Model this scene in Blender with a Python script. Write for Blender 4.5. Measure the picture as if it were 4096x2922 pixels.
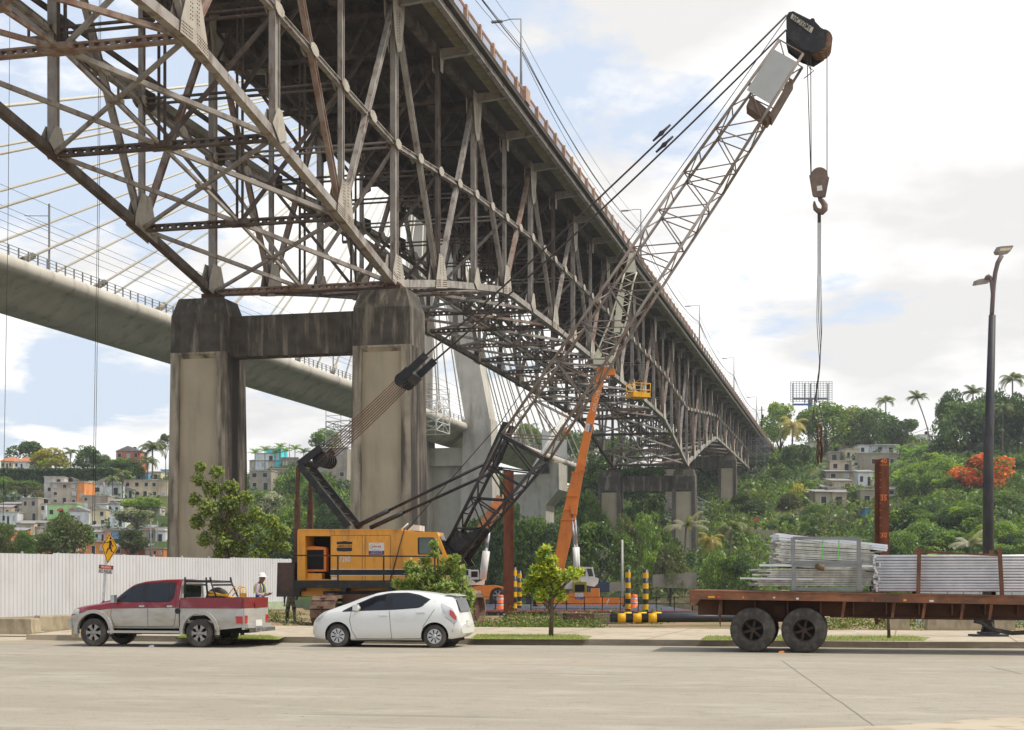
import bpy, math, random
from math import sin, cos, tan, radians, pi, sqrt, atan2, floor, exp
from mathutils import Vector, Matrix
V = Vector
sc = bpy.context.scene
for o in list(bpy.data.objects): bpy.data.objects.remove(o)

# ---------------------------------------------------------------- camera
F = 5900.0; CX = 2048.0; HY = 2325.0; EYE = 1.7
cam = bpy.data.cameras.new('camera'); co = bpy.data.objects.new('camera', cam)
sc.collection.objects.link(co); sc.camera = co
co.location = (0, 0, EYE); co.rotation_euler = (pi/2, 0, 0)
cam.sensor_width = 36; cam.lens = F/4096*36
cam.shift_y = (HY-1461)/4096
cam.clip_start = 0.5; cam.clip_end = 5000
sc.render.resolution_x = 1024; sc.render.resolution_y = 730
# ---------------------------------------------------------------- sky, sun, exposure
SUN_EL = radians(58); SUN_AZ = radians(-8)      # azimuth of the sun measured from +X towards +Y
sd = V((cos(SUN_EL)*cos(SUN_AZ), cos(SUN_EL)*sin(SUN_AZ), sin(SUN_EL)))
W = bpy.data.worlds.new('World'); sc.world = W; W.use_nodes = True
nt = W.node_tree; N = nt.nodes; N.clear(); L = nt.links
def nd(t, **k):
    n = N.new(t)
    for a, b in k.items(): setattr(n, a, b)
    return n
out = nd('ShaderNodeOutputWorld'); bg = nd('ShaderNodeBackground'); L.new(bg.outputs[0], out.inputs[0])
sky = nd('ShaderNodeTexSky', sky_type='NISHITA', sun_disc=False)
sky.sun_elevation = SUN_EL; sky.sun_rotation = pi/2-SUN_AZ
sky.air_density = 1.0; sky.dust_density = 1.6; sky.altitude = 0
bg.inputs[1].default_value = 0.108
tc = nd('ShaderNodeTexCoord'); sx = nd('ShaderNodeSeparateXYZ'); L.new(tc.outputs['Generated'], sx.inputs[0])
def mth(op, a, b=None, c=None, clamp=False):
    n = nd('ShaderNodeMath', operation=op, use_clamp=clamp)
    for i, v in enumerate((a, b, c)):
        if v is None: continue
        if isinstance(v, (int, float)): n.inputs[i].default_value = v
        else: L.new(v, n.inputs[i])
    return n.outputs[0]
zz = mth('MAXIMUM', sx.outputs[2], 0.0)
den = mth('ADD', zz, 0.22)
cxv = nd('ShaderNodeCombineXYZ')
L.new(mth('DIVIDE', sx.outputs[0], den), cxv.inputs[0]); L.new(mth('DIVIDE', sx.outputs[1], den), cxv.inputs[1])
cxv.inputs[2].default_value = 3.4
n1 = nd('ShaderNodeTexNoise'); n1.inputs['Scale'].default_value = 2.3; n1.inputs['Detail'].default_value = 9; n1.inputs['Roughness'].default_value = .56
n1.inputs['Distortion'].default_value = .25
L.new(cxv.outputs[0], n1.inputs['Vector'])
# more cloud towards the right and low over the hills
bias = mth('MULTIPLY_ADD', sx.outputs[0], 0.30, 0.012)
lowb = mth('MULTIPLY', mth('SUBTRACT', .28, zz), 0.42)
val = mth('ADD', mth('ADD', n1.outputs['Fac'], bias), lowb)
r1 = nd('ShaderNodeValToRGB'); L.new(val, r1.inputs[0])
r1.color_ramp.elements[0].position = .455; r1.color_ramp.elements[0].color = (0, 0, 0, 1)
r1.color_ramp.elements[1].position = .525; r1.color_ramp.elements[1].color = (1, 1, 1, 1)
n2 = nd('ShaderNodeTexNoise'); n2.inputs['Scale'].default_value = 2.1; n2.inputs['Detail'].default_value = 6
cx2 = nd('ShaderNodeVectorMath', operation='ADD'); cx2.inputs[1].default_value = (5.3, 1.7, 2.0); L.new(cxv.outputs[0], cx2.inputs[0]); L.new(cx2.outputs[0], n2.inputs['Vector'])
r2 = nd('ShaderNodeValToRGB'); L.new(n2.outputs['Fac'], r2.inputs[0])
r2.color_ramp.elements[0].position = .40; r2.color_ramp.elements[0].color = (7.7, 7.6, 7.5, 1)
r2.color_ramp.elements[1].position = .54; r2.color_ramp.elements[1].color = (10.3, 10.2, 10.0, 1)
hz = nd('ShaderNodeMixRGB'); hz.inputs[0].default_value = .7; L.new(sky.outputs[0], hz.inputs[1]); hz.inputs[2].default_value = (7.6, 8.5, 9.9, 1)
mx = nd('ShaderNodeMixRGB'); L.new(r1.outputs[0], mx.inputs[0]); L.new(hz.outputs[0], mx.inputs[1]); L.new(r2.outputs[0], mx.inputs[2])
L.new(mx.outputs[0], bg.inputs[0])
sun = bpy.data.lights.new('sun', 'SUN'); so = bpy.data.objects.new('sun', sun); sc.collection.objects.link(so)
sun.energy = 3.2; sun.angle = radians(3); sun.color = (1, .95, .86)
so.rotation_euler = V((0, 0, 1)).rotation_difference(sd).to_euler()
sc.view_settings.view_transform = 'Standard'; sc.view_settings.look = 'None'
sc.view_settings.exposure = 0.12; sc.view_settings.gamma = 1
sc.cycles.max_bounces = 6; sc.cycles.diffuse_bounces = 3; sc.cycles.transparent_max_bounces = 6

# ---------------------------------------------------------------- helpers
def P(x, y, Y): return V(((x-CX)*Y/F, Y, EYE+(HY-y)*Y/F))
class Plane:                      # a vertical plane in the world; at(x, y) is where the sight line meets it
    def __init__(s, ox, oy, ang): s.o = (ox, oy); s.d = (cos(ang), sin(ang))
    def at(s, x, y, off=0.0):
        dx, dy = s.d; ox, oy = s.o[0]-dy*off, s.o[1]+dx*off
        a = (x-CX)/F
        Y = (ox*dy-oy*dx)/(a*dy-dx)
        return P(x, y, Y)
MATS = {}
def mat(name, col, rough=.7, metal=0., var=.12, scale=3., dirt=None, damt=.5, dscale=(2, 2, .35), dpos=.55, dsoft=.12, bump=0., bscale=30., spec=.3, alpha=None, emit=None, coat=0., trans=0.):
    if name in MATS: return MATS[name]
    m = bpy.data.materials.new(name); m.use_nodes = True; MATS[name] = m
    t = m.node_tree; n = t.nodes; l = t.links; b = n['Principled BSDF']
    b.inputs['Roughness'].default_value = rough; b.inputs['Metallic'].default_value = metal
    b.inputs['Specular IOR Level'].default_value = spec; b.inputs['Coat Weight'].default_value = coat
    if trans: b.inputs['Transmission Weight'].default_value = trans
    tcn = n.new('ShaderNodeTexCoord'); vec = tcn.outputs['Object']
    nz = n.new('ShaderNodeTexNoise'); nz.inputs['Scale'].default_value = scale; nz.inputs['Detail'].default_value = 6; l.new(vec, nz.inputs['Vector'])
    rmp = n.new('ShaderNodeMapRange'); rmp.inputs[1].default_value = .3; rmp.inputs[2].default_value = .7; rmp.inputs[3].default_value = 1-var; rmp.inputs[4].default_value = 1+var
    l.new(nz.outputs[0], rmp.inputs[0])
    mul = n.new('ShaderNodeVectorMath'); mul.operation = 'SCALE'; mul.inputs[0].default_value = col[:3]; l.new(rmp.outputs[0], mul.inputs['Scale'])
    c = mul.outputs[0]
    if dirt:
        mp = n.new('ShaderNodeMapping'); mp.inputs['Scale'].default_value = dscale; l.new(vec, mp.inputs['Vector'])
        nz2 = n.new('ShaderNodeTexNoise'); nz2.inputs['Scale'].default_value = 1; nz2.inputs['Detail'].default_value = 8; nz2.inputs['Roughness'].default_value = .65; l.new(mp.outputs[0], nz2.inputs['Vector'])
        r = n.new('ShaderNodeMapRange'); r.interpolation_type = 'SMOOTHSTEP'
        r.inputs[1].default_value = dpos-dsoft; r.inputs[2].default_value = dpos+dsoft; r.inputs[3].default_value = 0; r.inputs[4].default_value = damt; l.new(nz2.outputs[0], r.inputs[0])
        mixn = n.new('ShaderNodeMixRGB'); l.new(r.outputs[0], mixn.inputs[0]); l.new(c, mixn.inputs[1]); mixn.inputs[2].default_value = (*dirt[:3], 1); c = mixn.outputs[0]
    l.new(c, b.inputs['Base Color'])
    if bump:
        nb = n.new('ShaderNodeTexNoise'); nb.inputs['Scale'].default_value = bscale; nb.inputs['Detail'].default_value = 5; l.new(vec, nb.inputs['Vector'])
        bp = n.new('ShaderNodeBump'); bp.inputs['Strength'].default_value = bump; bp.inputs['Distance'].default_value = .02; l.new(nb.outputs[0], bp.inputs['Height']); l.new(bp.outputs[0], b.inputs['Normal'])
    return m
def leafmat(name, col, tr=.35):
    if name in MATS: return MATS[name]
    m = bpy.data.materials.new(name); m.use_nodes = True; MATS[name] = m
    t = m.node_tree; n = t.nodes; l = t.links; n.clear()
    o = n.new('ShaderNodeOutputMaterial'); a = n.new('ShaderNodeBsdfDiffuse'); b = n.new('ShaderNodeBsdfTranslucent'); g = n.new('ShaderNodeBsdfGlossy'); g.inputs['Roughness'].default_value = .45
    ge = n.new('ShaderNodeNewGeometry'); oi = n.new('ShaderNodeObjectInfo')
    ad = n.new('ShaderNodeMath'); ad.operation = 'ADD'; l.new(ge.outputs['Random Per Island'], ad.inputs[0]); l.new(oi.outputs['Random'], ad.inputs[1])
    mr = n.new('ShaderNodeMapRange'); mr.inputs[2].default_value = 2; mr.inputs[3].default_value = .6; mr.inputs[4].default_value = 1.45; l.new(ad.outputs[0], mr.inputs[0])
    sc_ = n.new('ShaderNodeVectorMath'); sc_.operation = 'SCALE'; sc_.inputs[0].default_value = col; l.new(mr.outputs[0], sc_.inputs['Scale'])
    l.new(sc_.outputs[0], a.inputs[0])
    s2 = n.new('ShaderNodeVectorMath'); s2.operation = 'MULTIPLY'; s2.inputs[1].default_value = (1.3, 1.5, .55); l.new(sc_.outputs[0], s2.inputs[0]); l.new(s2.outputs[0], b.inputs[0])
    mx1 = n.new('ShaderNodeMixShader'); mx1.inputs[0].default_value = tr; l.new(a.outputs[0], mx1.inputs[1]); l.new(b.outputs[0], mx1.inputs[2])
    mx2 = n.new('ShaderNodeMixShader'); mx2.inputs[0].default_value = .04; l.new(mx1.outputs[0], mx2.inputs[1]); l.new(g.outputs[0], mx2.inputs[2]); l.new(mx2.outputs[0], o.inputs[0])
    return m
def glass(name='dark_glass', col=(.012, .014, .018), rough=.06):
    return mat(name, col, rough=rough, var=0, spec=.45)

def tag(o, label=None, cat=None, group=None, kind=None):
    if label: o['label'] = label
    if cat: o['category'] = cat
    if group: o['group'] = group
    if kind: o['kind'] = kind
    return o
def thing(name, label, cat, loc=(0, 0, 0), rz=0., group=None):
    o = bpy.data.objects.new(name, None); sc.collection.objects.link(o)
    o.location = loc; o.rotation_euler = (0, 0, rz); o.empty_display_size = .2
    return tag(o, label, cat, group)
def inv(o):
    m = Matrix.Identity(4); ch = []
    while o is not None: ch.append(o); o = o.parent
    for q in ch: m = m @ (Matrix.Translation(q.location) @ q.rotation_euler.to_matrix().to_4x4() @ Matrix.Diagonal((*q.scale, 1))).inverted()
    return m
class MB:
    def __init__(s): s.v = []; s.f = []; s.mi = []; s.cm = 0; s.sm = []
    def poly(s, pts, smooth=False):
        b = len(s.v); s.v += [tuple(p) for p in pts]; s.f.append(tuple(range(b, b+len(pts)))); s.mi.append(s.cm); s.sm.append(smooth); return s
    def faces(s, vs, fs, smooth=False):
        b = len(s.v); s.v += [tuple(p) for p in vs]
        for f in fs: s.f.append(tuple(b+i for i in f)); s.mi.append(s.cm); s.sm.append(smooth)
        return s
    def hexa(s, p):      # 8 corners: bottom 4 ccw, top 4 ccw
        return s.faces(p, [(3, 2, 1, 0), (4, 5, 6, 7), (0, 1, 5, 4), (1, 2, 6, 5), (2, 3, 7, 6), (3, 0, 4, 7)])
    def box(s, c, sz, rz=0.):
        a, b = cos(rz), sin(rz); r = []
        for z in (-1, 1):
            for x, y in ((-1, -1), (1, -1), (1, 1), (-1, 1)):
                X, Y = x*sz[0]/2, y*sz[1]/2
                r.append((c[0]+X*a-Y*b, c[1]+X*b+Y*a, c[2]+z*sz[2]/2))
        return s.hexa(r)
    def bx(s, x0, x1, y0, y1, z0, z1): return s.box(((x0+x1)/2, (y0+y1)/2, (z0+z1)/2), (x1-x0, y1-y0, z1-z0))
    def beam(s, p0, p1, w, h, side=(0, 0, 1)):      # w along side, h across
        p0 = V(p0); p1 = V(p1); t = (p1-p0)
        if t.length < 1e-6: return s
        t.normalize(); a = V(side); a = a-t*a.dot(t)
        if a.length < 1e-4: a = V((1, 0, 0))-t*t.x
        a.normalize(); b = t.cross(a); r = []
        for p in (p0, p1):
            for i, j in ((-1, -1), (1, -1), (1, 1), (-1, 1)): r.append(p+a*(i*w/2)+b*(j*h/2))
        return s.hexa(r)
    def ibeam(s, p0, p1, w, h, side, tf=.05):     # flanges normal to side; web between
        p0 = V(p0); p1 = V(p1); a = V(side); t = (p1-p0).normalized(); a = (a-t*a.dot(t)).normalized()
        for q in (-1, 1): s.beam(p0+a*q*(w/2-tf/2), p1+a*q*(w/2-tf/2), tf, h, side)
        return s.beam(p0, p1, w-2*tf, h*.45, side)
    def tube(s, pts, r, n=8, smooth=True, cap=True):
        pts = [V(p) for p in pts]; rs = r if isinstance(r, (list, tuple)) else [r]*len(pts)
        b = len(s.v); up = V((0, 0, 1)); pa = None
        for i, p in enumerate(pts):
            t = (pts[min(i+1, len(pts)-1)]-pts[max(i-1, 0)])
            if t.length < 1e-9: t = V((0, 0, 1))
            t.normalize()
            a = pa if pa is not None else (V((1, 0, 0)) if abs(t.z) > .9 else up)
            a = a-t*a.dot(t); a.normalize(); pa = a; c = t.cross(a)
            for k in range(n):
                q = 2*pi*k/n; s.v.append(tuple(p+(a*cos(q)+c*sin(q))*rs[i]))
        for i in range(len(pts)-1):
            for k in range(n):
                s.f.append((b+i*n+k, b+i*n+(k+1) % n, b+(i+1)*n+(k+1) % n, b+(i+1)*n+k)); s.mi.append(s.cm); s.sm.append(smooth)
        if cap:
            s.f.append(tuple(b+k for k in reversed(range(n)))); s.mi.append(s.cm); s.sm.append(False)
            e = b+(len(pts)-1)*n; s.f.append(tuple(e+k for k in range(n))); s.mi.append(s.cm); s.sm.append(False)
        return s
    def prism(s, pts, ax):      # polygon pts (3d) extruded by vector ax
        n = len(pts); pts = [V(p) for p in pts]; ax = V(ax); vs = pts+[p+ax for p in pts]
        return s.faces(vs, [tuple(reversed(range(n))), tuple(range(n, 2*n))]+[(i, (i+1) % n, n+(i+1) % n, n+i) for i in range(n)])
    def lathe(s, c, prof, n=16, axis='z', smooth=True, cap=True):   # prof: (r, h)
        b = len(s.v)
        for r, h in prof:
            for k in range(n):
                q = 2*pi*k/n; x, y = r*cos(q), r*sin(q)
                p = (x, y, h) if axis == 'z' else ((x, h, y) if axis == 'y' else (h, x, y))
                s.v.append((c[0]+p[0], c[1]+p[1], c[2]+p[2]))
        m = len(prof)
        for i in range(m-1):
            for k in range(n): s.f.append((b+i*n+k, b+i*n+(k+1) % n, b+(i+1)*n+(k+1) % n, b+(i+1)*n+k)); s.mi.append(s.cm); s.sm.append(smooth)
        if not cap: return s
        s.f.append(tuple(b+k for k in range(n))); s.mi.append(s.cm); s.sm.append(False)
        s.f.append(tuple(b+(m-1)*n+k for k in range(n))); s.mi.append(s.cm); s.sm.append(False)
        return s
    def mesh(s, name, mats, xf=None):
        me = bpy.data.meshes.new(name)
        vs = s.v if xf is None else [tuple(xf @ V(v)) for v in s.v]
        me.from_pydata(vs, [], s.f)
        for m in (mats if isinstance(mats, (list, tuple)) else [mats]): me.materials.append(m)
        me.polygons.foreach_set('material_index', s.mi); me.polygons.foreach_set('use_smooth', s.sm)
        me.update(); return me
    def build(s, name, mats, parent=None, world=False, kind=None):
        me = s.mesh(name, mats, inv(parent) if (world and parent is not None) else None)
        o = bpy.data.objects.new(name, me); sc.collection.objects.link(o)
        if parent is not None: o.parent = parent
        if kind: o['kind'] = kind
        return o
def obj(name, me, parent=None, loc=(0, 0, 0), rz=0., scale=(1, 1, 1)):
    o = bpy.data.objects.new(name, me); sc.collection.objects.link(o); o.location = loc; o.rotation_euler = (0, 0, rz); o.scale = scale
    if parent is not None: o.parent = parent
    return o
def dup(root, loc, rz, label=None, scale=None, group=None):
    r = root.copy(); sc.collection.objects.link(r); r.location = loc; r.rotation_euler = (0, 0, rz)
    if label: r['label'] = label
    if group: r['group'] = group
    if scale: r.scale = scale
    for ch in list(root.children):
        c = ch.copy(); sc.collection.objects.link(c); c.parent = r
        for g in list(ch.children):
            d = g.copy(); sc.collection.objects.link(d); d.parent = c
    return r
def text_mb(mb, body, org, right, up, height, thick=.01, width=None, slant=0.):
    cu = bpy.data.curves.new('t', 'FONT'); cu.body = body; cu.align_x = 'CENTER'; cu.align_y = 'CENTER'; cu.resolution_u = 2; cu.offset = .018
    o = bpy.data.objects.new('t', cu); sc.collection.objects.link(o)
    me = bpy.data.meshes.new_from_object(o.evaluated_get(bpy.context.evaluated_depsgraph_get()))
    xs = [v.co.x for v in me.vertices]; ys = [v.co.y for v in me.vertices]
    sy = height/max(1e-3, (max(ys)-min(ys))); sx_ = (width/(max(xs)-min(xs))) if width else sy
    cx_ = (max(xs)+min(xs))/2; cy_ = (max(ys)+min(ys))/2
    r = V(right).normalized(); u = V(up).normalized(); nn = r.cross(u)
    vs = [V(org)+r*((v.co.x-cx_)*sx_+slant*(v.co.y-cy_)*sy)+u*((v.co.y-cy_)*sy)+nn*thick for v in me.vertices]
    mb.faces(vs, [tuple(p.vertices) for p in me.polygons])
    bpy.data.objects.remove(o); bpy.data.curves.remove(cu); bpy.data.meshes.remove(me)
    return mb
def lerp(a, b, t): return a+(b-a)*t
def interp(tab, x):
    if x <= tab[0][0]: return tab[0][1:]
    for a, b in zip(tab, tab[1:]):
        if x <= b[0]:
            t = (x-a[0])/(b[0]-a[0]); return tuple(lerp(p, q, t) for p, q in zip(a[1:], b[1:]))
    return tab[-1][1:]

# ---------------------------------------------------------------- colours
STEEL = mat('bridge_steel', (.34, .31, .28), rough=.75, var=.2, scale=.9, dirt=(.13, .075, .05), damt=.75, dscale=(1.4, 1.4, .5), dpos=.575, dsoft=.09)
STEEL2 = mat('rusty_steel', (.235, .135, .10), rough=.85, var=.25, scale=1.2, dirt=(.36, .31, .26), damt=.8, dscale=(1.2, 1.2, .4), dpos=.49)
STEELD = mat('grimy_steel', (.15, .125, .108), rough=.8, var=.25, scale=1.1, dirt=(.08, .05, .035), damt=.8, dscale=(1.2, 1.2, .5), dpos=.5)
PLATE = mat('riveted_plate', (.43, .385, .32), rough=.7, var=.12, scale=2., dirt=(.14, .08, .05), damt=.7, dscale=(1, 1, .5), dpos=.62)
CONC_O = mat('stained_concrete', (.42, .365, .28), rough=.9, var=.18, scale=.8, dirt=(.075, .065, .05), damt=.92, dscale=(.9, .9, .10), dpos=.53, dsoft=.10, bump=.2, bscale=9)
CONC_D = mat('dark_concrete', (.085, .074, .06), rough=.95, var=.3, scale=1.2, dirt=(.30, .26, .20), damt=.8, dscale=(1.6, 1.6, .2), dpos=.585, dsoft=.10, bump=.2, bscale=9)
CONC_N = mat('grey_concrete', (.54, .495, .42), rough=.9, var=.10, scale=.4, dirt=(.17, .15, .12), damt=.6, dscale=(.5, .5, .1), dpos=.6, dsoft=.12)
ASPH = mat('soffit', (.085, .072, .06), rough=.95, var=.25, scale=.5, dirt=(.06, .05, .04), damt=.7, dscale=(.4, .4, .4))  # slab colour darkened to carry the shade under the deck
BLACKP = mat('black_paint', (.022, .022, .024), rough=.45, var=.3, dirt=(.10, .06, .04), damt=.6, dscale=(3, 3, 3), dpos=.62)
RUSTD = mat('dark_rust', (.10, .052, .035), rough=.85, var=.3, scale=4)
YEL = mat('crane_yellow', (.80, .34, .02), rough=.42, var=.06, scale=1.5, dirt=(.22, .09, .03), damt=.65, dscale=(1.6, 1.6, .35), dpos=.60, spec=.5, coat=.15)
ORG = mat('crane_orange', (.80, .225, .03), rough=.45, var=.08, scale=1.5, dirt=(.33, .11, .04), damt=.4, dscale=(1, 1, .5), dpos=.62, spec=.4)
WHT = mat('white_paint', (.72, .70, .65), rough=.5, var=.06, dirt=(.4, .34, .26), damt=.4, dscale=(2, 2, 1), dpos=.62)
RUBBER = mat('rubber', (.055, .049, .043), rough=.85, var=.25, dirt=(.16, .135, .11), damt=.55, dscale=(5, 5, 5), dpos=.55)
UNDER = mat('shaded_steel', (.06, .047, .038), rough=.9, var=.3, dirt=(.16, .11, .08), damt=.5, dscale=(1, 1, 1))  # shade beneath the deck put into the colour of stringers and beams
DARK = mat('dark_void', (.012, .011, .010), rough=.9, var=.1)
GALV = mat('galvanised', (.55, .56, .56), rough=.38, metal=.75, var=.15, scale=6)
ROPE = mat('wire_rope', (.055, .045, .04), rough=.7)
GLS = glass()
# ================================================================ SETTING
TAB = [(-900, 290, 480, 33), (900, 290, 480, 35), (1250, 260, 470, 37), (1700, 280, 480, 30), (2250, 290, 490, 30), (2600, 225, 500, 38), (3000, 215, 500, 45), (3450, 215, 470, 46), (3750, 195, 415, 38), (4400, 180, 400, 37)]
random.seed(4)
def vnoise(x, y):
    def h(i, j): return (sin(i*127.1+j*311.7)*43758.5453) % 1.0
    i, j = floor(x), floor(y); a, b = x-i, y-j; a = a*a*(3-2*a); b = b*b*(3-2*b)
    return lerp(lerp(h(i, j), h(i+1, j), a), lerp(h(i, j+1), h(i+1, j+1), a), b)
WATER = -1.5
def ground(x, y):
    if y < 46.5: return -.05
    u = x/y*F+CX
    bank = lerp(122, 80, min(1, max(0, (u-1050)/350)))
    y0, y1, H = interp(TAB, u)
    base = .08 if u < 1000 else lerp(.08, -.18, min(1, (u-1000)/250))
    if u > 3150: base = lerp(base, .05, min(1, (u-3150)/300))
    if y < bank: return lerp(-.05, base, min(1, (y-46.5)/6)) - .0*y
    if y < bank+8: return lerp(base, -2.6, (y-bank)/8)
    if y < y0-12: return -2.6
    if y < y0: return lerp(-2.6, .3, (y-y0+12)/12)
    t = min(1, (y-y0)/(y1-y0))
    n = (vnoise(x/14, y/14)-.5)*5*min(1, t*5)+(vnoise(x/4+9, y/4)-.5)*1.2
    return .3+H*(t*.75+.25*t*t*(3-2*t)) + n*min(1, (1.35-t)*1.5)
def hit(x, y):      # where the sight line through the photo point meets the far hillside
    Y = 190.0
    while Y < 520:
        p = P(x, y, Y)
        if p.z <= ground(p.x, p.y): return Y
        Y += 1.5
    return 500.0
def grid_sheet(name, xs, ys, fz, m, kind='structure', keep=None):
    mb = MB(); n = len(xs); vs = [(x*1.0, y, fz(x, y)) for y in ys for x in xs]; fs = []
    for j in range(len(ys)-1):
        for i in range(n-1): fs.append((j*n+i, j*n+i+1, (j+1)*n+i+1, (j+1)*n+i))
    mb.faces(vs, fs, True); return mb.build(name, m, kind=kind)
def dirtmat(name, c1, c2, c3, s1, s2, rough=1., bump=.5):
    m = bpy.data.materials.new(name); m.use_nodes = True; t = m.node_tree; n = t.nodes; l = t.links; b = n['Principled BSDF']
    b.inputs['Roughness'].default_value = rough; b.inputs['Specular IOR Level'].default_value = .15
    tcn = n.new('ShaderNodeTexCoord')
    def nz(s, d=8):
        q = n.new('ShaderNodeTexNoise'); q.inputs['Scale'].default_value = s; q.inputs['Detail'].default_value = d; l.new(tcn.outputs['Object'], q.inputs['Vector']); return q.outputs[0]
    def mixr(a, b_, f, lo, hi):
        r = n.new('ShaderNodeMapRange'); r.interpolation_type = 'SMOOTHSTEP'; r.inputs[1].default_value = lo; r.inputs[2].default_value = hi; l.new(f, r.inputs[0])
        q = n.new('ShaderNodeMixRGB'); l.new(r.outputs[0], q.inputs[0])
        for i, v in ((1, a), (2, b_)):
            if isinstance(v, tuple): q.inputs[i].default_value = (*v, 1)
            else: l.new(v, q.inputs[i])
        return q.outputs[0]
    c = mixr(c1, c2, nz(s1), .42, .58); c = mixr(c, c3, nz(s2, 10), .52, .66); l.new(c, b.inputs['Base Color'])
    bp = n.new('ShaderNodeBump'); bp.inputs['Strength'].default_value = bump; bp.inputs['Distance'].default_value = .03; l.new(nz(s2*4), bp.inputs['Height']); l.new(bp.outputs[0], b.inputs['Normal'])
    return m
DIRT = dirtmat('site_dirt', (.32, .225, .135), (.25, .19, .11), (.17, .17, .055), .25, 1.1)
HILL = dirtmat('hill_soil', (.075, .105, .03), (.05, .08, .02), (.16, .13, .07), .06, .09)
def frange(a, b, s):
    r = []; x = a
    while x < b: r.append(x); x += s
    r.append(b); return r
# near ground and river bed, then the far hillside (same height function: one terrain in two sheets)
grid_sheet('ground', frange(-60, 60, 2.), frange(46.3, 140, 1.6), ground, DIRT)
grid_sheet('hillside', frange(-330, 330, 5.), frange(139.9, 700, 5.), ground, HILL)
# far land to the horizon
MB().poly([(-4000, 699, 28), (4000, 699, 28), (4000, 4500, 20), (-4000, 4500, 20)]).build('far_plain', HILL, kind='structure')
MB().poly([(-1200, -400, -.6), (1200, -400, -.6), (1200, 46.4, -.6), (-1200, 46.4, -.6)]).build('lower_ground', DIRT, kind='structure')
WAT = mat('river_water', (.045, .055, .035), rough=.12, var=.1, bump=.25, bscale=1.2, spec=.5)
MB().poly([(-900, 60, WATER), (900, 60, WATER), (900, 300, WATER), (-900, 300, WATER)]).build('river', WAT, kind='structure')
# road
TA = radians(-12.4)     # direction of the road (towards the right and the camera)
Td = V((cos(TA), sin(TA), 0)); Td90 = V((-sin(TA), cos(TA), 0))
def kerbY(x): return interp([(-60, 47.5+8.5), (-14, 42.3), (-.95, 39.45), (5.55, 38.3), (9.8, 37.3), (13, 37.15), (40, 37.0)], x)[0]
def roadmat():
    m = bpy.data.materials.new('road_concrete'); m.use_nodes = True; t = m.node_tree; n = t.nodes; l = t.links; b = n['Principled BSDF']
    b.inputs['Roughness'].default_value = .9; b.inputs['Specular IOR Level'].default_value = .2
    tcn = n.new('ShaderNodeTexCoord'); mp = n.new('ShaderNodeMapping'); l.new(tcn.outputs['Object'], mp.inputs[0]); mp.inputs['Rotation'].default_value = (0, 0, -TA)
    def nz(s, d=8, v=(1, 1, 1)):
        m2 = n.new('ShaderNodeMapping'); m2.inputs['Scale'].default_value = v; l.new(mp.outputs[0], m2.inputs[0])
        q = n.new('ShaderNodeTexNoise'); q.inputs['Scale'].default_value = s; q.inputs['Detail'].default_value = d; l.new(m2.outputs[0], q.inputs['Vector']); return q.outputs[0]
    def mix(a, b_, f, lo, hi, amt=1.):
        r = n.new('ShaderNodeMapRange'); r.interpolation_type = 'SMOOTHSTEP'; r.inputs[1].default_value = lo; r.inputs[2].default_value = hi; r.inputs[4].default_value = amt; l.new(f, r.inputs[0])
        q = n.new('ShaderNodeMixRGB'); l.new(r.outputs[0], q.inputs[0])
        for i, v in ((1, a), (2, b_)):
            if isinstance(v, tuple): q.inputs[i].default_value = (*v, 1)
            else: l.new(v, q.inputs[i])
        return q.outputs[0]
    c = mix((.345, .30, .228), (.395, .345, .268), nz(.12, 5, (.35, 1, 1)), .4, .6)
    c = mix(c, (.27, .235, .18), nz(.45, 8, (.25, 1.2, 1)), .5, .75, .55)       # tyre-polished long bands
    c = mix(c, (.42, .33, .23), nz(.22, 6, (.3, 1, 1)), .58, .72, .7)          # sandy patches
    c = mix(c, (.20, .18, .15), nz(22, 4), .56, .70, .75)                        # aggregate speckle
    c = mix(c, (.10, .09, .075), nz(2.2, 4, (.25, 1, 1)), .70, .76, .7)          # oil drips
    c = mix(c, (.43, .385, .31), nz(1.1, 9, (.5, 1, 1)), .5, .7, .6); c = mix(c, (.25, .225, .18), nz(3.5, 9, (.6, 1, 1)), .52, .7, .5)
    c = mix(c, (.17, .155, .13), nz(.8, 9, (.16, 2.2, 1)), .63, .72, .45)
    l.new(c, b.inputs['Base Color'])
    bp = n.new('ShaderNodeBump'); bp.inputs['Strength'].default_value = .25; bp.inputs['Distance'].default_value = .01; l.new(nz(40, 4), bp.inputs['Height']); l.new(bp.outputs[0], b.inputs['Normal'])
    return m
xs = frange(-120, 120, 2.)
mb = MB()
for a, b in zip(xs, xs[1:]): mb.poly([(a, 4, 0), (b, 4, 0), (b, kerbY(b)+.05, 0), (a, kerbY(a)+.05, 0)])
mb.poly([(-120, -60, 0), (120, -60, 0), (120, 4, 0), (-120, 4, 0)])
mb.build('road', roadmat(), kind='structure')
PAVE = dirtmat('pavement_concrete', (.50, .42, .31), (.46, .385, .28), (.38, .31, .22), .3, 2.0, bump=.15)
KERB = mat('kerb_concrete', (.27, .23, .17), rough=.95, var=.2, scale=1.2, dirt=(.12, .095, .065), damt=.6, dscale=(.5, .5, 2), dpos=.52, bump=.3, bscale=20)
mb = MB()
ks = frange(-13.0, 40, 1.)
for a, b in zip(ks, ks[1:]):
    g = .006
    mb.hexa([(a+g, kerbY(a), -.02), (b, kerbY(b), -.02), (b, kerbY(b)+.20, -.02), (a+g, kerbY(a)+.20, -.02), (a+g, kerbY(a)+.03, .16), (b, kerbY(b)+.03, .16), (b, kerbY(b)+.20, .16), (a+g, kerbY(a)+.20, .16)])
mb.build('kerb', KERB, kind='structure')
mb = MB()
pe = lambda x: kerbY(x)+10.0-max(0, x-2)*.10
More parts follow.
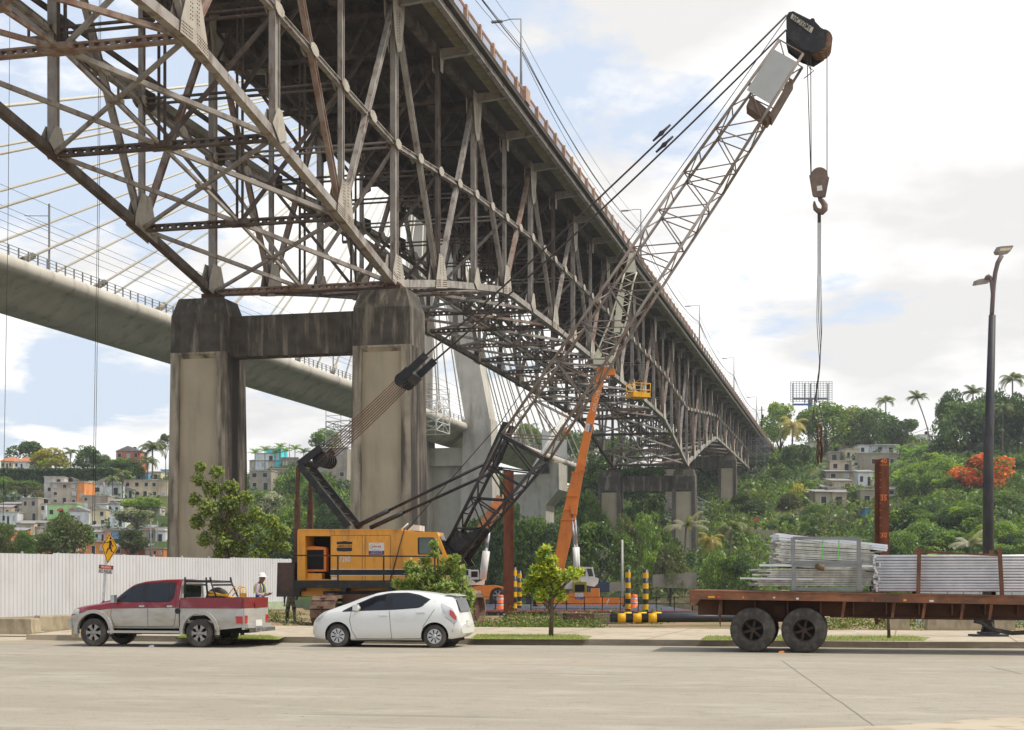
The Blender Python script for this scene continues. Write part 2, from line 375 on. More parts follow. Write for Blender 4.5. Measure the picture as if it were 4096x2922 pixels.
for a, b in zip(xs, xs[1:]):
    if b < -13: continue
    mb.hexa([(a, kerbY(a)+.2, -.02), (b, kerbY(b)+.2, -.02), (b, pe(b), -.02), (a, pe(a), -.02), (a, kerbY(a)+.2, .155), (b, kerbY(b)+.2, .155), (b, pe(b), .155), (a, pe(a), .155)])
mb.build('sidewalk', PAVE, kind='structure')
# apron at the left, level with the road
MB().poly([(-60, 38, .004), (-12.9, 42.0, .004), (-13.4, 53, .02), (-60, 62, .02)]).build('driveway', PAVE, kind='structure')
# pavement corner at the lower right, in front of the camera side of the road
pts = [P(x, y, 1.7*F/(y-HY)) for x, y in ((3600, 2905), (3760, 2895), (3900, 2880), (4096, 2871), (4400, 2862))]
mb = MB(); n0 = [(p.x, p.y, .0) for p in pts]
for a, b in zip(n0, n0[1:]):
    mb.hexa([(a[0], a[1]-6, -.01), (b[0], b[1]-6, -.01), (b[0], b[1], -.01), (a[0], a[1], -.01), (a[0], a[1]-6, .03), (b[0], b[1]-6, .03), (b[0], b[1], .012), (a[0], a[1], .012)])
mb.poly([(n0[0][0]-2.0, n0[0][1]-6, .008), (n0[0][0], n0[0][1]-6, .03), (n0[0][0], n0[0][1], .012), (n0[0][0]-2.6, n0[0][1]-.8, .008)])
mb.build('near_pavement', PAVE, kind='structure')
# joints on the sidewalk
mb = MB()
for x in frange(-12, 24, 3.1): mb.poly([(x, kerbY(x)+.25, .158), (x+.035, kerbY(x)+.25, .158), (x+2.3+.035, pe(x+2.3)-.05, .158), (x+2.3, pe(x+2.3)-.05, .158)])
for x in frange(-12, 24, 1.): mb.poly([(x, kerbY(x)+5.2, .158), (x+1, kerbY(x+1)+5.2, .158), (x+1, kerbY(x+1)+5.24, .158), (x, kerbY(x)+5.24, .158)])
mb.build('sidewalk_joint', mat('joint', (.2, .16, .11)), kind='structure')

# ================================================================ STEEL TRUSS BRIDGE
BA = atan2(3470-CX, F); Ld = V((sin(BA), cos(BA), 0)); Tt = V((cos(BA), -sin(BA), 0)); UP = V((0, 0, 1))
PP = 10.101/cos(BA); B0 = V(((1577-CX)*100/F, 100, 0)); WT = 13.29
def node(tr, k, z):
    off = {'B': 0, 'A': -WT, 'C': -WT/2}[tr] if isinstance(tr, str) else tr
    return B0+Ld*(k*PP)+Tt*off+UP*(z+EYE)
ZB = [(-8, 26), (-3, 25.7), (-2, 24.0), (-1, 22.2), (0, 20.15), (1, 22.2), (2, 24.0), (3, 25.7), (5, 26.0), (11, 26.0), (13, 25.7), (14, 24.2), (15, 22.4), (16, 20.7), (17, 22.9), (19, 27.0), (21, 30.4), (24, 30.5), (36, 30.5)]
ZM = [(-8, 32.8), (-5, 32.5), (-2, 30.9), (-1, 30.2), (0, 29.6), (2, 31.5), (4, 32.7), (8, 33.1), (13, 32.6), (16, 30.6), (21, 35.0), (36, 35.0)]
zb = lambda k: interp(ZB, k)[0]
zm = lambda k: interp(ZM, k)[0]
ZT = 39.35
K0, K1 = -8, 36
bridge = thing('steel_truss_bridge', 'long grey and rusty steel truss road bridge crossing overhead from upper left into the distance', 'bridge', B0, -BA)
def bp(mb, name, m, label=None):
    o = mb.build(name, m, bridge, world=True)
    if label: o['label'] = label
    return o
random.seed(11)
for tr in ('B', 'A'):
    # chords
    mb = MB()
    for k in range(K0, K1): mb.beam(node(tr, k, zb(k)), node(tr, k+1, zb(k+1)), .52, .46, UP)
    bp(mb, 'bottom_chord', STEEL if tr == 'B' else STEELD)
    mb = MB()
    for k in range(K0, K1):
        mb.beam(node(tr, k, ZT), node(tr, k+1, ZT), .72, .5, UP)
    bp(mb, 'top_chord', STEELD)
    mb = MB()
    for k in range(K0, K1):
        mb.ibeam(node(tr, k, zm(k)), node(tr, k+1, zm(k+1)), .36, .34, UP)
    bp(mb, 'middle_chord', STEEL)
    for k in range(K0, K1+1):
        main = (k % 2 == 0)
        w, d = (.38, .68) if main else (.29, .44)
        r = random.random()
        bp(MB().ibeam(node(tr, k, zb(k)), node(tr, k, ZT), d, w, Ld, .07), 'vertical', STEEL if r < .7 else STEELD)
    for k in range(K0, K1):     # warren diagonals: down from each even top node
        r = random.random()
        if k % 2 == 0: a, b = node(tr, k, ZT), node(tr, k+1, zb(k+1))
        else: a, b = node(tr, k+1, ZT), node(tr, k, zb(k))
        m = STEEL
        lower = (a+b)/2
        if k % 2 == 1 or r < .25: m = STEEL2 if r < .6 else STEEL
        side = (b-a).normalized().cross(Tt)
        bp(MB().ibeam(a, b, .42, .34, side, .06), 'diagonal', m)
    # gusset plates on both faces of the node
    mbp = MB(); mr = MB(); keep = tr == 'B'
    class GP:
        def prism(s, pts, ax):
            if keep and ax.dot(Tt) > 0 and -4 <= k <= 19: bp(MB().prism(pts, ax), 'gusset_plate', PLATE)
            else: mbp.prism(pts, ax)
    gp = GP()
    for k in range(K0, K1+1):
        for sgn in (1, -1):
            o = Tt*(sgn*.30)
            c = node(tr, k, zb(k))+o; s0 = (node(tr, k-1, zb(k-1))-node(tr, k, zb(k))).normalized(); s1 = (node(tr, k+1, zb(k+1))-node(tr, k, zb(k))).normalized()
            if k % 2 or k in (0, 16):
                g = 1.0 if k % 2 else .9
                pts = [c+s0*1.5*g-UP*.33, c-UP*.36, c+s1*1.5*g-UP*.33, c+s1*1.4*g+UP*.33, c+Ld*.62+UP*2.1*g, c-Ld*.62+UP*2.1*g, c+s0*1.4*g+UP*.33]
            else: pts = [c+s0*1.0+UP*.3, c-UP*.3, c+s1*1.0+UP*.3, c+Ld*.3+UP*1.5, c-Ld*.3+UP*1.5]
            gp.prism(pts, Tt*(.03*sgn))
            if k % 2 == 0:
                c = node(tr, k, ZT)+o
                gp.prism([c-Ld*1.3+UP*.3, c+Ld*1.3+UP*.3, c+Ld*1.2-UP*1.0, c+Ld*.65-UP*3.2, c-Ld*.2-UP*3.6, c-Ld*.75-UP*2.8, c-Ld*1.2-UP*.9], Tt*(.03*sgn))
            else:
                c = node(tr, k, ZT)+o; gp.prism([c-Ld*.5+UP*.2, c+Ld*.5+UP*.2, c+Ld*.3-UP*1.4, c-Ld*.3-UP*1.4], Tt*(.03*sgn))
            c = node(tr, k, zm(k))+o
            for cc in (c, node(tr, k+.5 if k < K1 else k, (zm(k)+zm(min(K1, k+1)))/2)+o):
                t = (node(tr, k+1, zm(k+1))-node(tr, k, zm(k))).normalized()
                gp.prism([cc-t*.62-UP*.15, cc-t*.2-UP*.34, cc+t*.2-UP*.34, cc+t*.62-UP*.15, cc+t*.62+UP*.15, cc+t*.2+UP*.34, cc-t*.2+UP*.34, cc-t*.62+UP*.15], Tt*(.03*sgn))
        if tr == 'B' and -4 <= k <= 8:     # rows of rivet heads on the outer plates
            o = Tt*.335
            def rv(p):
                p = p+o; mr.faces([p-Ld*.035-UP*.035, p+Ld*.035-UP*.035, p+Ld*.035+UP*.035, p-Ld*.035+UP*.035, p+Tt*.03], [(0, 1, 4), (1, 2, 4), (2, 3, 4), (3, 0, 4)])
            c = node(tr, k, zb(k)); s0 = (node(tr, k-1, zb(k-1))-c).normalized(); s1 = (node(tr, k+1, zb(k+1))-c).normalized()
            if k % 2:
                for i in range(9):
                    for q in (-.35, -.2, .2, .35): rv(c+Ld*q*1.3+UP*(.7+i*.19))
                for i in range(8):
                    for q in (-.2, -.05, .1, .25): rv(c+s0*(.3+i*.15)+UP*q); rv(c+s1*(.3+i*.15)+UP*q)
            elif k == 0:
                for i in range(9):
                    for q in (-.35, -.2, .2, .35): rv(c+s0*(.2+i*.14)+UP*q); rv(c+UP*(.4+i*.19)+Ld*q*.7)
            if k % 2 == 0:
                c = node(tr, k, ZT)
                for i in range(11):
                    for q in (-.5, -.3, .0, .15, .4): rv(c-UP*(.9+i*.19)+Ld*q*(1.25-i*.06))
    bp(mbp, 'gusset_plates', PLATE)['kind'] = 'stuff'
    if mr.v: bp(mr, 'rivet', RUSTD)['kind'] = 'stuff'
# transverse bracing at every panel point
for k in range(K0, K1+1):
    mb = MB(); b, m_, = zb(k), zm(k)
    Ab, Bb, Cb = node('A', k, b), node('B', k, b), node('C', k, b)
    for q in (-.15, .15):        # laced bottom strut: two angles with batten gaps
        mb.beam(Ab+UP*q, Bb+UP*q, .11, .42, UP)
    if -5 < k < 12:
        for i in range(1, 24):
            if i == 12: continue
            mb.beam(Ab.lerp(Bb, i/24)-UP*.12, Ab.lerp(Bb, i/24)+UP*.12, .28, .30, Tt)
    else: mb.beam(Ab, Bb, .4, .3, UP)
    mb.box(Cb, (1.5, 1.0, .32), -BA); bp(mb, 'floor_strut', STEELD if k % 3 else STEEL2)
    mb = MB()
    Am, Bm, Cm = node('A', k, m_), node('B', k, m_), node('C', k, m_)
    for q in (-.17, .17): mb.beam(Am+UP*q, Bm+UP*q, .10, .26, UP)
    mb.beam(Cb, Am-UP*.2, .22, .2, UP); mb.beam(Cb, Bm-UP*.2, .22, .2, UP)
    At, Bt, Ct = node('A', k, ZT-.5), node('B', k, ZT-.5), node('C', k, ZT-.5)
    bp(mb, 'sway_frame', STEELD if k % 3 else STEEL); mb = MB()
    mb.beam(Cm, At, .22, .2, UP); mb.beam(Cm, Bt, .22, .2, UP)
    mb.beam(At, Bt, .5, .3, UP)
    for q in (-.12, .12): mb.beam(Cb+Tt*q*1.5, Ct+Tt*q*1.5, .13, .13, Tt)
    # upper crossed sway frame just below the floor
    zq = ZT-3.6
    Aq, Bq = node('A', k, zq), node('B', k, zq)
    mb.beam(Aq, Bq, .3, .25, UP)
    for i in range(4):
        a, c = i/4, (i+1)/4; mb.beam(Aq.lerp(Bq, a), At.lerp(Bt, (a+c)/2), .16, .14, UP); mb.beam(Aq.lerp(Bq, c), At.lerp(Bt, (a+c)/2), .16, .14, UP)
    for X in (Am, Bm, Aq, Bq):
        s = 1 if X in (Am, Aq) else -1
        mb.prism([X+Tt*s*.2-UP*.8+Ld*.1, X+Tt*s*.85-UP*.5+Ld*.1, X+Tt*s*.85+UP*.5+Ld*.1, X+Tt*s*.2+UP*.8+Ld*.1], Ld*.03)
    bp(mb, 'upper_sway_frame', UNDER)
# lateral bracing in the plane of the bottom chords
for k in range(K0, K1):
    mb = MB()
    A0, A1, B_, C0, C1 = node('A', k, zb(k)), node('A', k+1, zb(k+1)), node('B', k+1, zb(k+1)), node('C', k, zb(k)), node('C', k+1, zb(k+1))
    mb.beam(A0, C1, .24, .2, UP); mb.beam(C0, B_, .26, .22, UP); mb.beam(C0, C1, .18, .16, UP)
    mid = (C0+C1)/2; mb.beam(mid, A1, .2, .18, UP); mb.beam(mid, node('B', k, zb(k)), .2, .18, UP)
    # the same at mid height
    mb.box(mid, (.7, .7, .2), -BA)
    bp(mb, 'lateral_brace', STEEL if k % 4 else STEEL2)
# deck: slab, stringers, floor beams and the cantilever brackets
DE = 3.35
def strip(mb, o0, o1, z0, z1, ka=K0, kb=K1+4, seg=4):
    k = ka
    while k < kb:
        k2 = min(kb, k+seg)
        mb.hexa([node(o0, k, z0), node(o1, k, z0), node(o1, k2, z0), node(o0, k2, z0), node(o0, k, z1), node(o1, k, z1), node(o1, k2, z1), node(o0, k2, z1)]); k = k2
mb = MB(); strip(mb, -WT-DE, DE, 39.72, 40.0); strip(mb, DE-.3, DE+.02, 40.0, 40.12); strip(mb, -WT-DE-.02, -WT-DE+.3, 40.0, 40.12)
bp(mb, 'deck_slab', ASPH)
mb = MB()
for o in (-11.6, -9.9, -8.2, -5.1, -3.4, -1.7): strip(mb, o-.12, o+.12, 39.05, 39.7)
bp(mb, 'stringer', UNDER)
mb = MB(); strip(mb, 2.78, 2.95, 39.25, 39.72); strip(mb, 2.6, 3.05, 39.18, 39.25); strip(mb, -WT-2.95, -WT-2.78, 39.25, 39.72); bp(mb, 'edge_beam', STEEL)
mb = MB()
for i in range(6): strip(mb, 1.55+i*.13, 1.55+i*.13+.09, 39.5, 39.60)
bp(mb, 'conduit', mat('conduit_plastic', (.30, .26, .15), rough=.6, var=.3, scale=2))
for k in range(K0, K1+4):
    mb = MB()
    for s, e in ((.3, 2.98), (-WT-.3, -WT-2.98)):
        a0, a1 = node(s, k, 39.72), node(e, k, 39.72)
        b0, b1 = node(s, k, 38.95), node(e, k, 39.2)
        mb.hexa([b0-Ld*.06, b1-Ld*.06, b1+Ld*.06, b0+Ld*.06, a0-Ld*.06, a1-Ld*.06, a1+Ld*.06, a0+Ld*.06])
        mb.beam(b0, b1, .035, .4, UP)
        bp(mb, 'floor_bracket', STEEL); mb = MB()
    mb.beam(node('A', k, 38.75), node('B', k, 38.75), .9, .3, UP)
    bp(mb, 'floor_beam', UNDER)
# railing with copper-brown posts
RAILC = mat('railing_paint', (.46, .30, .21), rough=.6, var=.15, dirt=(.25, .11, .07), damt=.5)
for off in (DE-.12, -WT-DE+.12):
    mb = MB(); mb2 = MB(); kk = K0; step = 3/8; i = 0
    while kk < K1+3:
        p = node(off, kk, 40.1); i += 1
        mb.box(p+UP*.56, (.30, .34, 1.12), -BA)
        q = node(off, kk+step*.16, 40.1); mb2.box(q+UP*.58, (.06, .30, .9), -BA)
        kk += step
    if off > 0:
        o = bp(mb, 'railing_post', RAILC); o['kind'] = 'stuff'; o = bp(mb2, 'railing_bracket', STEELD); o['kind'] = 'stuff'
    else: o = bp(mb, 'railing_post', RAILC); o['kind'] = 'stuff'
    mb = MB()
    for z in (1.0, .86): mb.beam(node(off, K0, 40.1+z), node(off, K1+3, 40.1+z), .07, .09, UP)
    mb.beam(node(off, K0, 40.2), node(off, K1+3, 40.2), .06, .06, UP)
    if off > 0:
        k = -1.0
        while k < 14: mb.beam(node(off, k, 40.2), node(off, k, 41.0), .02, .02, Ld); k += .022
        mb.box(node(off, 2.45, 40.1)+UP*.65, (.5, 1.6, 1.2), -BA); 
    bp(mb, 'railing', RAILC)
# service pipe hung under truss A
pl = MB(); pts = [node(-WT-1.3, k, 31.7) for k in frange(K0, K1, 2)]; pl.tube(pts, .37, 12)
bp(pl, 'service_pipe', mat('pipe_paint', (.28, .26, .2), rough=.7, var=.15))
mb = MB()
for o in (-WT-.75, ): mb.beam(node(o, K0, 30.9), node(o, K1, 30.9), .4, .2, UP); mb.beam(node(o, K0, 32.5), node(o, K1, 32.5), .3, .2, UP)
for k in range(K0, K1):
    mb.beam(node(-WT+.0, k+.1, 31.0), node(-WT-2.2, k+.1, 31.0), .25, .2, UP); mb.beam(node(-WT-2.2, k+.1, 31.0), node(-WT-2.2, k+.1, 31.9), .12, .12, Ld)
bp(mb, 'pipe_rack', STEELD)

# concrete piers
def pier(k, ztop, zbase, label, hgt_beam, w=3.95, d=3.4, off=-.35, panel_top=None):
    base = node('C', k, 0); base.z = zbase
    t = thing('concrete_pier', label, 'bridge pier', base, -BA, 'portal piers of the truss bridge')
    bz = [hgt_beam[0]+EYE-zbase, hgt_beam[1]+EYE-zbase]; top = ztop+EYE-zbase
    for s in (-1, 1):
        x = s*WT/2+off; mb = MB(); H1 = top-1.25
        def ring(z, hw, hd): return [(x-hw, -hd, z), (x+hw, -hd, z), (x+hw, hd, z), (x-hw, hd, z)]
        wb, db = w/2+(top)*.012, d/2+top*.012
        lv = [ring(0, wb, db), ring(H1, w/2, d/2), ring(top, w/2-.36, d/2-.40)]
        vs = lv[1]+lv[2]
        # cap (dark) down to the beam's underside, panelled shaft below
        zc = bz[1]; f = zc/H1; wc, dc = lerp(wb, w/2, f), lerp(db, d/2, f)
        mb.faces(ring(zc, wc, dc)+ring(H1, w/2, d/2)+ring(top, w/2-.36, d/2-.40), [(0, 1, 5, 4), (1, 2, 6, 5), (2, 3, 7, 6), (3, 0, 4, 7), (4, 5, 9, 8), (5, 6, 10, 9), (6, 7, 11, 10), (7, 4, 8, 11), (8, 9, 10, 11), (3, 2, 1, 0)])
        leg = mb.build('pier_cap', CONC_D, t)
        mb = MB(); ins = .55; r0, r1 = ring(0, wb, db), ring(zc-.003, wc, dc)
        # front and back faces carry a recessed panel
        for sy in (-1, 1):
            a0, a1, b1, b0 = (x-wb, sy*db, 0), (x+wb, sy*db, 0), (x+wc, sy*dc, zc), (x-wc, sy*dc, zc)
            zt = zc-.12; ya = sy*lerp(db, dc, zt/zc)
            i0, i1, i2, i3 = (x-wb+.78, sy*db, 0), (x+wb-.78, sy*db, 0), (x+wc-.62, ya, zt), (x-wc+.62, ya, zt)
            rc = -sy*.28
            j = [(p[0]+(0 if True else 0), p[1]+rc, p[2]-(.28 if n_ > 1 else 0)) for n_, p in enumerate((i0, i1, i2, i3))]
            mb.cm = 0
            mb.faces([a0, a1, b1, b0, i0, i1, i2, i3]+j, [(0, 4, 7, 3), (5, 1, 2, 6), (3, 7, 6, 2), (4, 8, 11, 7), (9, 5, 6, 10), (7, 11, 10, 6)])
            mb.cm = 1; mb.faces(j, [(0, 1, 2, 3)])
        mb.cm = 0
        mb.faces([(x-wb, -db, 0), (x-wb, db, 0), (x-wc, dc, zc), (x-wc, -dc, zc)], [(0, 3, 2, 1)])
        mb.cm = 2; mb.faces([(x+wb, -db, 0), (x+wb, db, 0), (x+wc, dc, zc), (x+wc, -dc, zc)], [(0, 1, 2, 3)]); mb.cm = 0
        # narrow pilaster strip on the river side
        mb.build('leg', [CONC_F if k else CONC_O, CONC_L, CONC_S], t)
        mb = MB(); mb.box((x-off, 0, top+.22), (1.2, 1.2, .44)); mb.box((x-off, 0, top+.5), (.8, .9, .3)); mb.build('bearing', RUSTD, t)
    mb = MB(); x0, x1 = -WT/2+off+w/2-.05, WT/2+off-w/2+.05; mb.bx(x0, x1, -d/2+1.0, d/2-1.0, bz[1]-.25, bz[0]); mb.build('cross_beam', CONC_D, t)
    return t
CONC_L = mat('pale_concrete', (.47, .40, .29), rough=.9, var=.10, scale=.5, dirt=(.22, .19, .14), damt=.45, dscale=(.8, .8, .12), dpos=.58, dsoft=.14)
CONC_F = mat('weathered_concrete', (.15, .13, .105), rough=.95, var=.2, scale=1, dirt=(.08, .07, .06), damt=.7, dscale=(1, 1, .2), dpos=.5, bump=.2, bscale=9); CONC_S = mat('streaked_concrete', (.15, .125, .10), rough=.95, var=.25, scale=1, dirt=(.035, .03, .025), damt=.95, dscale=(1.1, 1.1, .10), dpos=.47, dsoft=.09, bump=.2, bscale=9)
pier(0, 19.55, -1.9, 'nearest tall stained concrete portal pier, two legs joined by a beam, behind the yellow crane', (18.3, 15.75))
pier(16, 19.7, .5, 'middle concrete portal pier on the far bank, rising from the trees', (18.7, 16.2), w=3.95)
pier(24, 29.1, 2, 'farthest concrete portal pier, beside the grey scaffolding', (28.8, 26.5))
# far abutment
ab = node('C', 39.6, 0)
t = thing('stone_abutment', 'dark stone abutment where the truss bridge meets the hill', 'abutment', (ab.x, ab.y, 0), -BA)
mb = MB(); mb.bx(-13, 13, -3, 25, 10, 38.2+EYE); mb.bx(-11.5, 11.5, 0, 25, 38.2+EYE, 40+EYE)
mb.hexa([(13, -2, 10), (34, 3, 10), (34, 14, 10), (13, 14, 10), (13, -2, 39), (15, -1, 38), (15, 10, 38), (13, 10, 39)]); mb.build('wall', mat('old_stone', (.13, .105, .08), var=.3, dirt=(.06, .05, .04), dscale=(.3, .3, .2)), t)
# approach road slab past the abutment
mb = MB()
# light poles on the bridge deck
POLE = mat('pole_steel', (.30, .30, .29), rough=.6)
def deckpole(s, h, label, off=DE-.5, arm=-2.2, armz=0):
    b = B0+Ld*s+Tt*off+UP*(40.1+EYE)
    t = thing('street_lamp', label, 'street lamp', b, -BA, 'lamps along the bridge deck')
    mb = MB().tube([(0, 0, 0), (0, 0, h*.5), (0, 0, h)], [.13, .1, .065], 8); mb.box((0, 0, .3), (.5, .5, .6)); mb.build('pole', POLE, t)
    mb = MB(); mb.tube([(0, 0, h), (arm*.4, 0, h+.06+armz), (arm*.75, 0, h-.05+armz)], .045, 6); mb.build('arm', POLE, t)
    mb = MB(); mb.box((arm*.95, 0, h-.05+armz), (.95, .35, .12)); mb.build('lamp_head', POLE, t)
    return t
for s, h, lb in ((25.5, 7.2, 'nearest lamp post on the truss bridge deck, its arm pointing left'), (93, 7.7, 'second lamp post along the bridge deck, just left of the crane boom'), (161, 7.7, 'third lamp post along the bridge deck, right of the crane boom'), (229, 8.6, 'fourth lamp post along the bridge deck'), (296, 8.2, 'fifth and farthest lamp post on the bridge deck near the hill')):
    deckpole(s, h, lb)
# overhead wires beside the deck
mb = MB()
def wire(p0, p1, sag, r=.03, n=14):
    p0 = V(p0); p1 = V(p1)
    mb.tube([p0.lerp(p1, i/n)-UP*(sag*4*(i/n)*(1-i/n)) for i in range(n+1)], r, 4, cap=False)
S = [-60, 25.5, 93, 161, 229, 296, 330]
bw = lambda s, z: B0+Ld*s+Tt*(DE-.5)+UP*(40.1+EYE+z)
for a, b in zip(S, S[1:]):
    for z, r, sg in ((4.6, .05, 1.5), (4.9, .03, 1.9), (4.4, .025, 2.3), (5.9, .02, 1.2)): wire(bw(a, z), bw(b, z), sg, r)
tag(mb.build('overhead_wires', ROPE), 'bundle of black overhead wires strung along the bridge lamp posts', 'wires')
up = thing('utility_pole', 'dark utility pole at the far end of the truss bridge', 'utility pole', bw(316, -1), -BA)
mb = MB().tube([(0, 0, 0), (0, 0, 9)], .14, 8); mb.beam((-.9, 0, 8), (.9, 0, 8), .1, .1); mb.box((.3, 0, 6.3), (.5, .5, .9)); mb.build('pole', DARK, up)
# scaffolding under the far end
def scaffold(k0, k1, o0, o1, z0, z1, label):
    b = node((o0+o1)/2, (k0+k1)/2, z0)
    t = thing('scaffolding', label, 'scaffolding', b, -BA, 'scaffolding under the far end of the bridge')
    mb = MB(); nx, ny, nz = 4, 4, max(3, int((z1-z0)/2))
    for i in range(nx+1):
        for j in range(ny+1):
            k, o = lerp(k0, k1, j/ny), lerp(o0, o1, i/nx)
            mb.beam(node(o, k, z0), node(o, k, z1), .12, .12, Ld)
    for l_ in range(nz+1):
        z = lerp(z0, z1, l_/nz)
        for i in range(nx+1): mb.beam(node(lerp(o0, o1, i/nx), k0, z), node(lerp(o0, o1, i/nx), k1, z), .1, .1, UP)
        for j in range(ny+1): mb.beam(node(o0, lerp(k0, k1, j/ny), z), node(o1, lerp(k0, k1, j/ny), z), .1, .1, UP)
        if l_ < nz:
            z2 = lerp(z0, z1, (l_+1)/nz)
            for i in range(0, nx+1, 2): mb.beam(node(lerp(o0, o1, i/nx), k0, z), node(lerp(o0, o1, i/nx), k1, z2), .07, .07, UP)
            mb.beam(node(o0, k0, z), node(o1, k0, z2), .07, .07, UP)
    mb.build('scaffold_frame', mat('scaffold_steel', (.33, .33, .34), rough=.5, metal=.4), t, world=True)
scaffold(29, 31.5, -4, 4.5, 10, 38, 'tall grey tube scaffolding tower just past the farthest pier')
scaffold(34, 36, -3, 4, 20, 38, 'smaller scaffolding tower against the stone abutment')
scaffold(19.5, 23.5, -10, -2.2, 3, 17, 'low scaffolding platform between the middle and farthest piers')

# ================================================================ CABLE-STAYED METRO BRIDGE
MBe = atan2(.26*1, 1); L2 = V((sin(MBe), cos(MBe), 0)); T2 = V((cos(MBe), -sin(MBe), 0)); M0 = V((-51.1, 147, 0))
def m2(t, off, z): return M0+L2*((t-147)/cos(MBe))+T2*off+UP*(z+EYE)      # t = depth of the edge line
mt = thing('cable_stayed_bridge', 'pale concrete cable-stayed rail bridge with rounded girder, behind the truss bridge', 'bridge', m2(310, -6, -1.7), -MBe)
def girder(t0, t1, mname):
    sec = [(-.9, .0), (-.25, -.05), (0, -.45), (0.05, -1.0), (-.25, -1.5), (-.8, -1.7), (-2.0, -2.1), (-3.6, -3.4), (-5.2, -4.2), (-6.8, -4.2), (-8.4, -3.4), (-10.0, -2.1), (-11.2, -1.7), (-11.8, -1.5), (-12.05, -1), (-12, -.45), (-11.7, -.05), (-11.1, 0)]
    mb = MB(); ts = frange(t0, t1, 12); n = len(sec)
    vs = [m2(t, o, 33.0+z) for t in ts for o, z in sec]
    fs = [(j*n+i, j*n+(i+1) % n, (j+1)*n+(i+1) % n, (j+1)*n+i) for j in range(len(ts)-1) for i in range(n)]
    mb.faces(vs, fs, True); mb.poly([m2(t0, o, 33+z) for o, z in sec]); mb.poly([m2(t1, o, 33+z) for o, z in sec]); mb.build('girder', CONC_N, mt, world=True)
girder(60, 480, 'girder')
MG = mat('metro_grey', (.25, .245, .23), rough=.6)
mb = MB(); 
for off in (-.5, -11.5):
    t = 100.0
    while t < 470:
        mb.beam(m2(t, off, 33), m2(t, off, 34.1), .14, .10, T2); t += 1.7 if t < 260 else 3.2
    for z in (34.1, 33.75, 33.4): mb.beam(m2(100, off, z), m2(470, off, z), .06, .06, UP)
mb.build('railing', MG, mt, world=True)
CAB = mat('cable_sheath', (.60, .55, .44), rough=.5, var=.06)
PX = P(1690, 380, 312)
A1 = P(1922, 1683, 310); A2 = P(1668, 1683, 313)
for p0, nm in ((A1, 1), (A2, 2)):
    top = PX+(p0-PX)*.03; mb = MB()
    for i in range(1):
        def rg(p, w, d): return [p-T2*w/2-L2*d/2, p+T2*w/2-L2*d/2, p+T2*w/2+L2*d/2, p-T2*w/2+L2*d/2]
        mb.hexa(rg(p0, 5.4, 5.0)+rg(top, 3.8, 4.5))
        gb = V((p0.x, p0.y, -2)); mb.hexa(rg(gb, 8.0, 7)+rg(V((p0.x, p0.y, p0.z)), 5.9, 5.4))
    mb.build('pylon_leg', CONC_N, mt, world=True)
mb = MB(); mb.hexa(rg(PX-UP*8, 6, 4.5)+rg(PX+UP*10, 3.4, 4.2)); mb.build('pylon_head', CONC_N, mt, world=True)
mb = MB(); c = (A1+A2)/2
mb.hexa([m2(309, -17, 24.2), m2(309, 3, 24.2), m2(315, 3, 24.2), m2(315, -17, 24.2), m2(309, -17, 28.0), m2(309, 3, 28.0), m2(315, 3, 28.0), m2(315, -17, 28.0)])
mb.build('cross_beam', CONC_N, mt, world=True)
mb = MB(); mb.hexa([m2(310.5, -12, -3), m2(310.5, 1, -3), m2(313.5, 1, -3), m2(313.5, -12, -3), m2(310.5, -12, 24.2), m2(310.5, 1, 24.2), m2(313.5, 1, 24.2), m2(313.5, -12, 24.2)]); mb.build('pier_wall', CONC_N, mt, world=True)
for off in (-.9, -11.1):
    for i in range(1, 15):
        for s in (-1, 1):
            t = 310+s*(4+14.0*i*(1 if s < 0 else .68))
            a = m2(t, off, 33); b = PX+UP*(-12+i*1.35)+T2*(-.8 if off < -5 else .8)
            o = MB().tube([a, b], .15, 6).build('stay_cable', CAB, mt, world=True); MB().tube([a, a+(b-a).normalized()*2.6], .38, 8).build('anchor', CONC_O, o, world=True)
# catenary masts and wires
mb = MB(); ww = MB()
for t in (118, 158, 198, 238, 278, 318, 358, 398):
    mb.beam(m2(t, -1.5, 33), m2(t, -1.5, 40.5), .16, .16, T2); mb.beam(m2(t, -1.5, 39.2), m2(t, -4.5, 39.4), .07, .07, UP); mb.beam(m2(t, -1.5, 37.9), m2(t, -4.2, 39.1), .06, .06, UP)
for z, off in ((38.6, -4), (39.3, -4), (38.6, -8), (39.4, -8), (40.3, -1.5)): ww.tube([m2(100, off, z), m2(420, off, z)], .025, 4)
mb.build('catenary_mast', MG, mt, world=True); ww.build('catenary_wire', ROPE, mt, world=True)
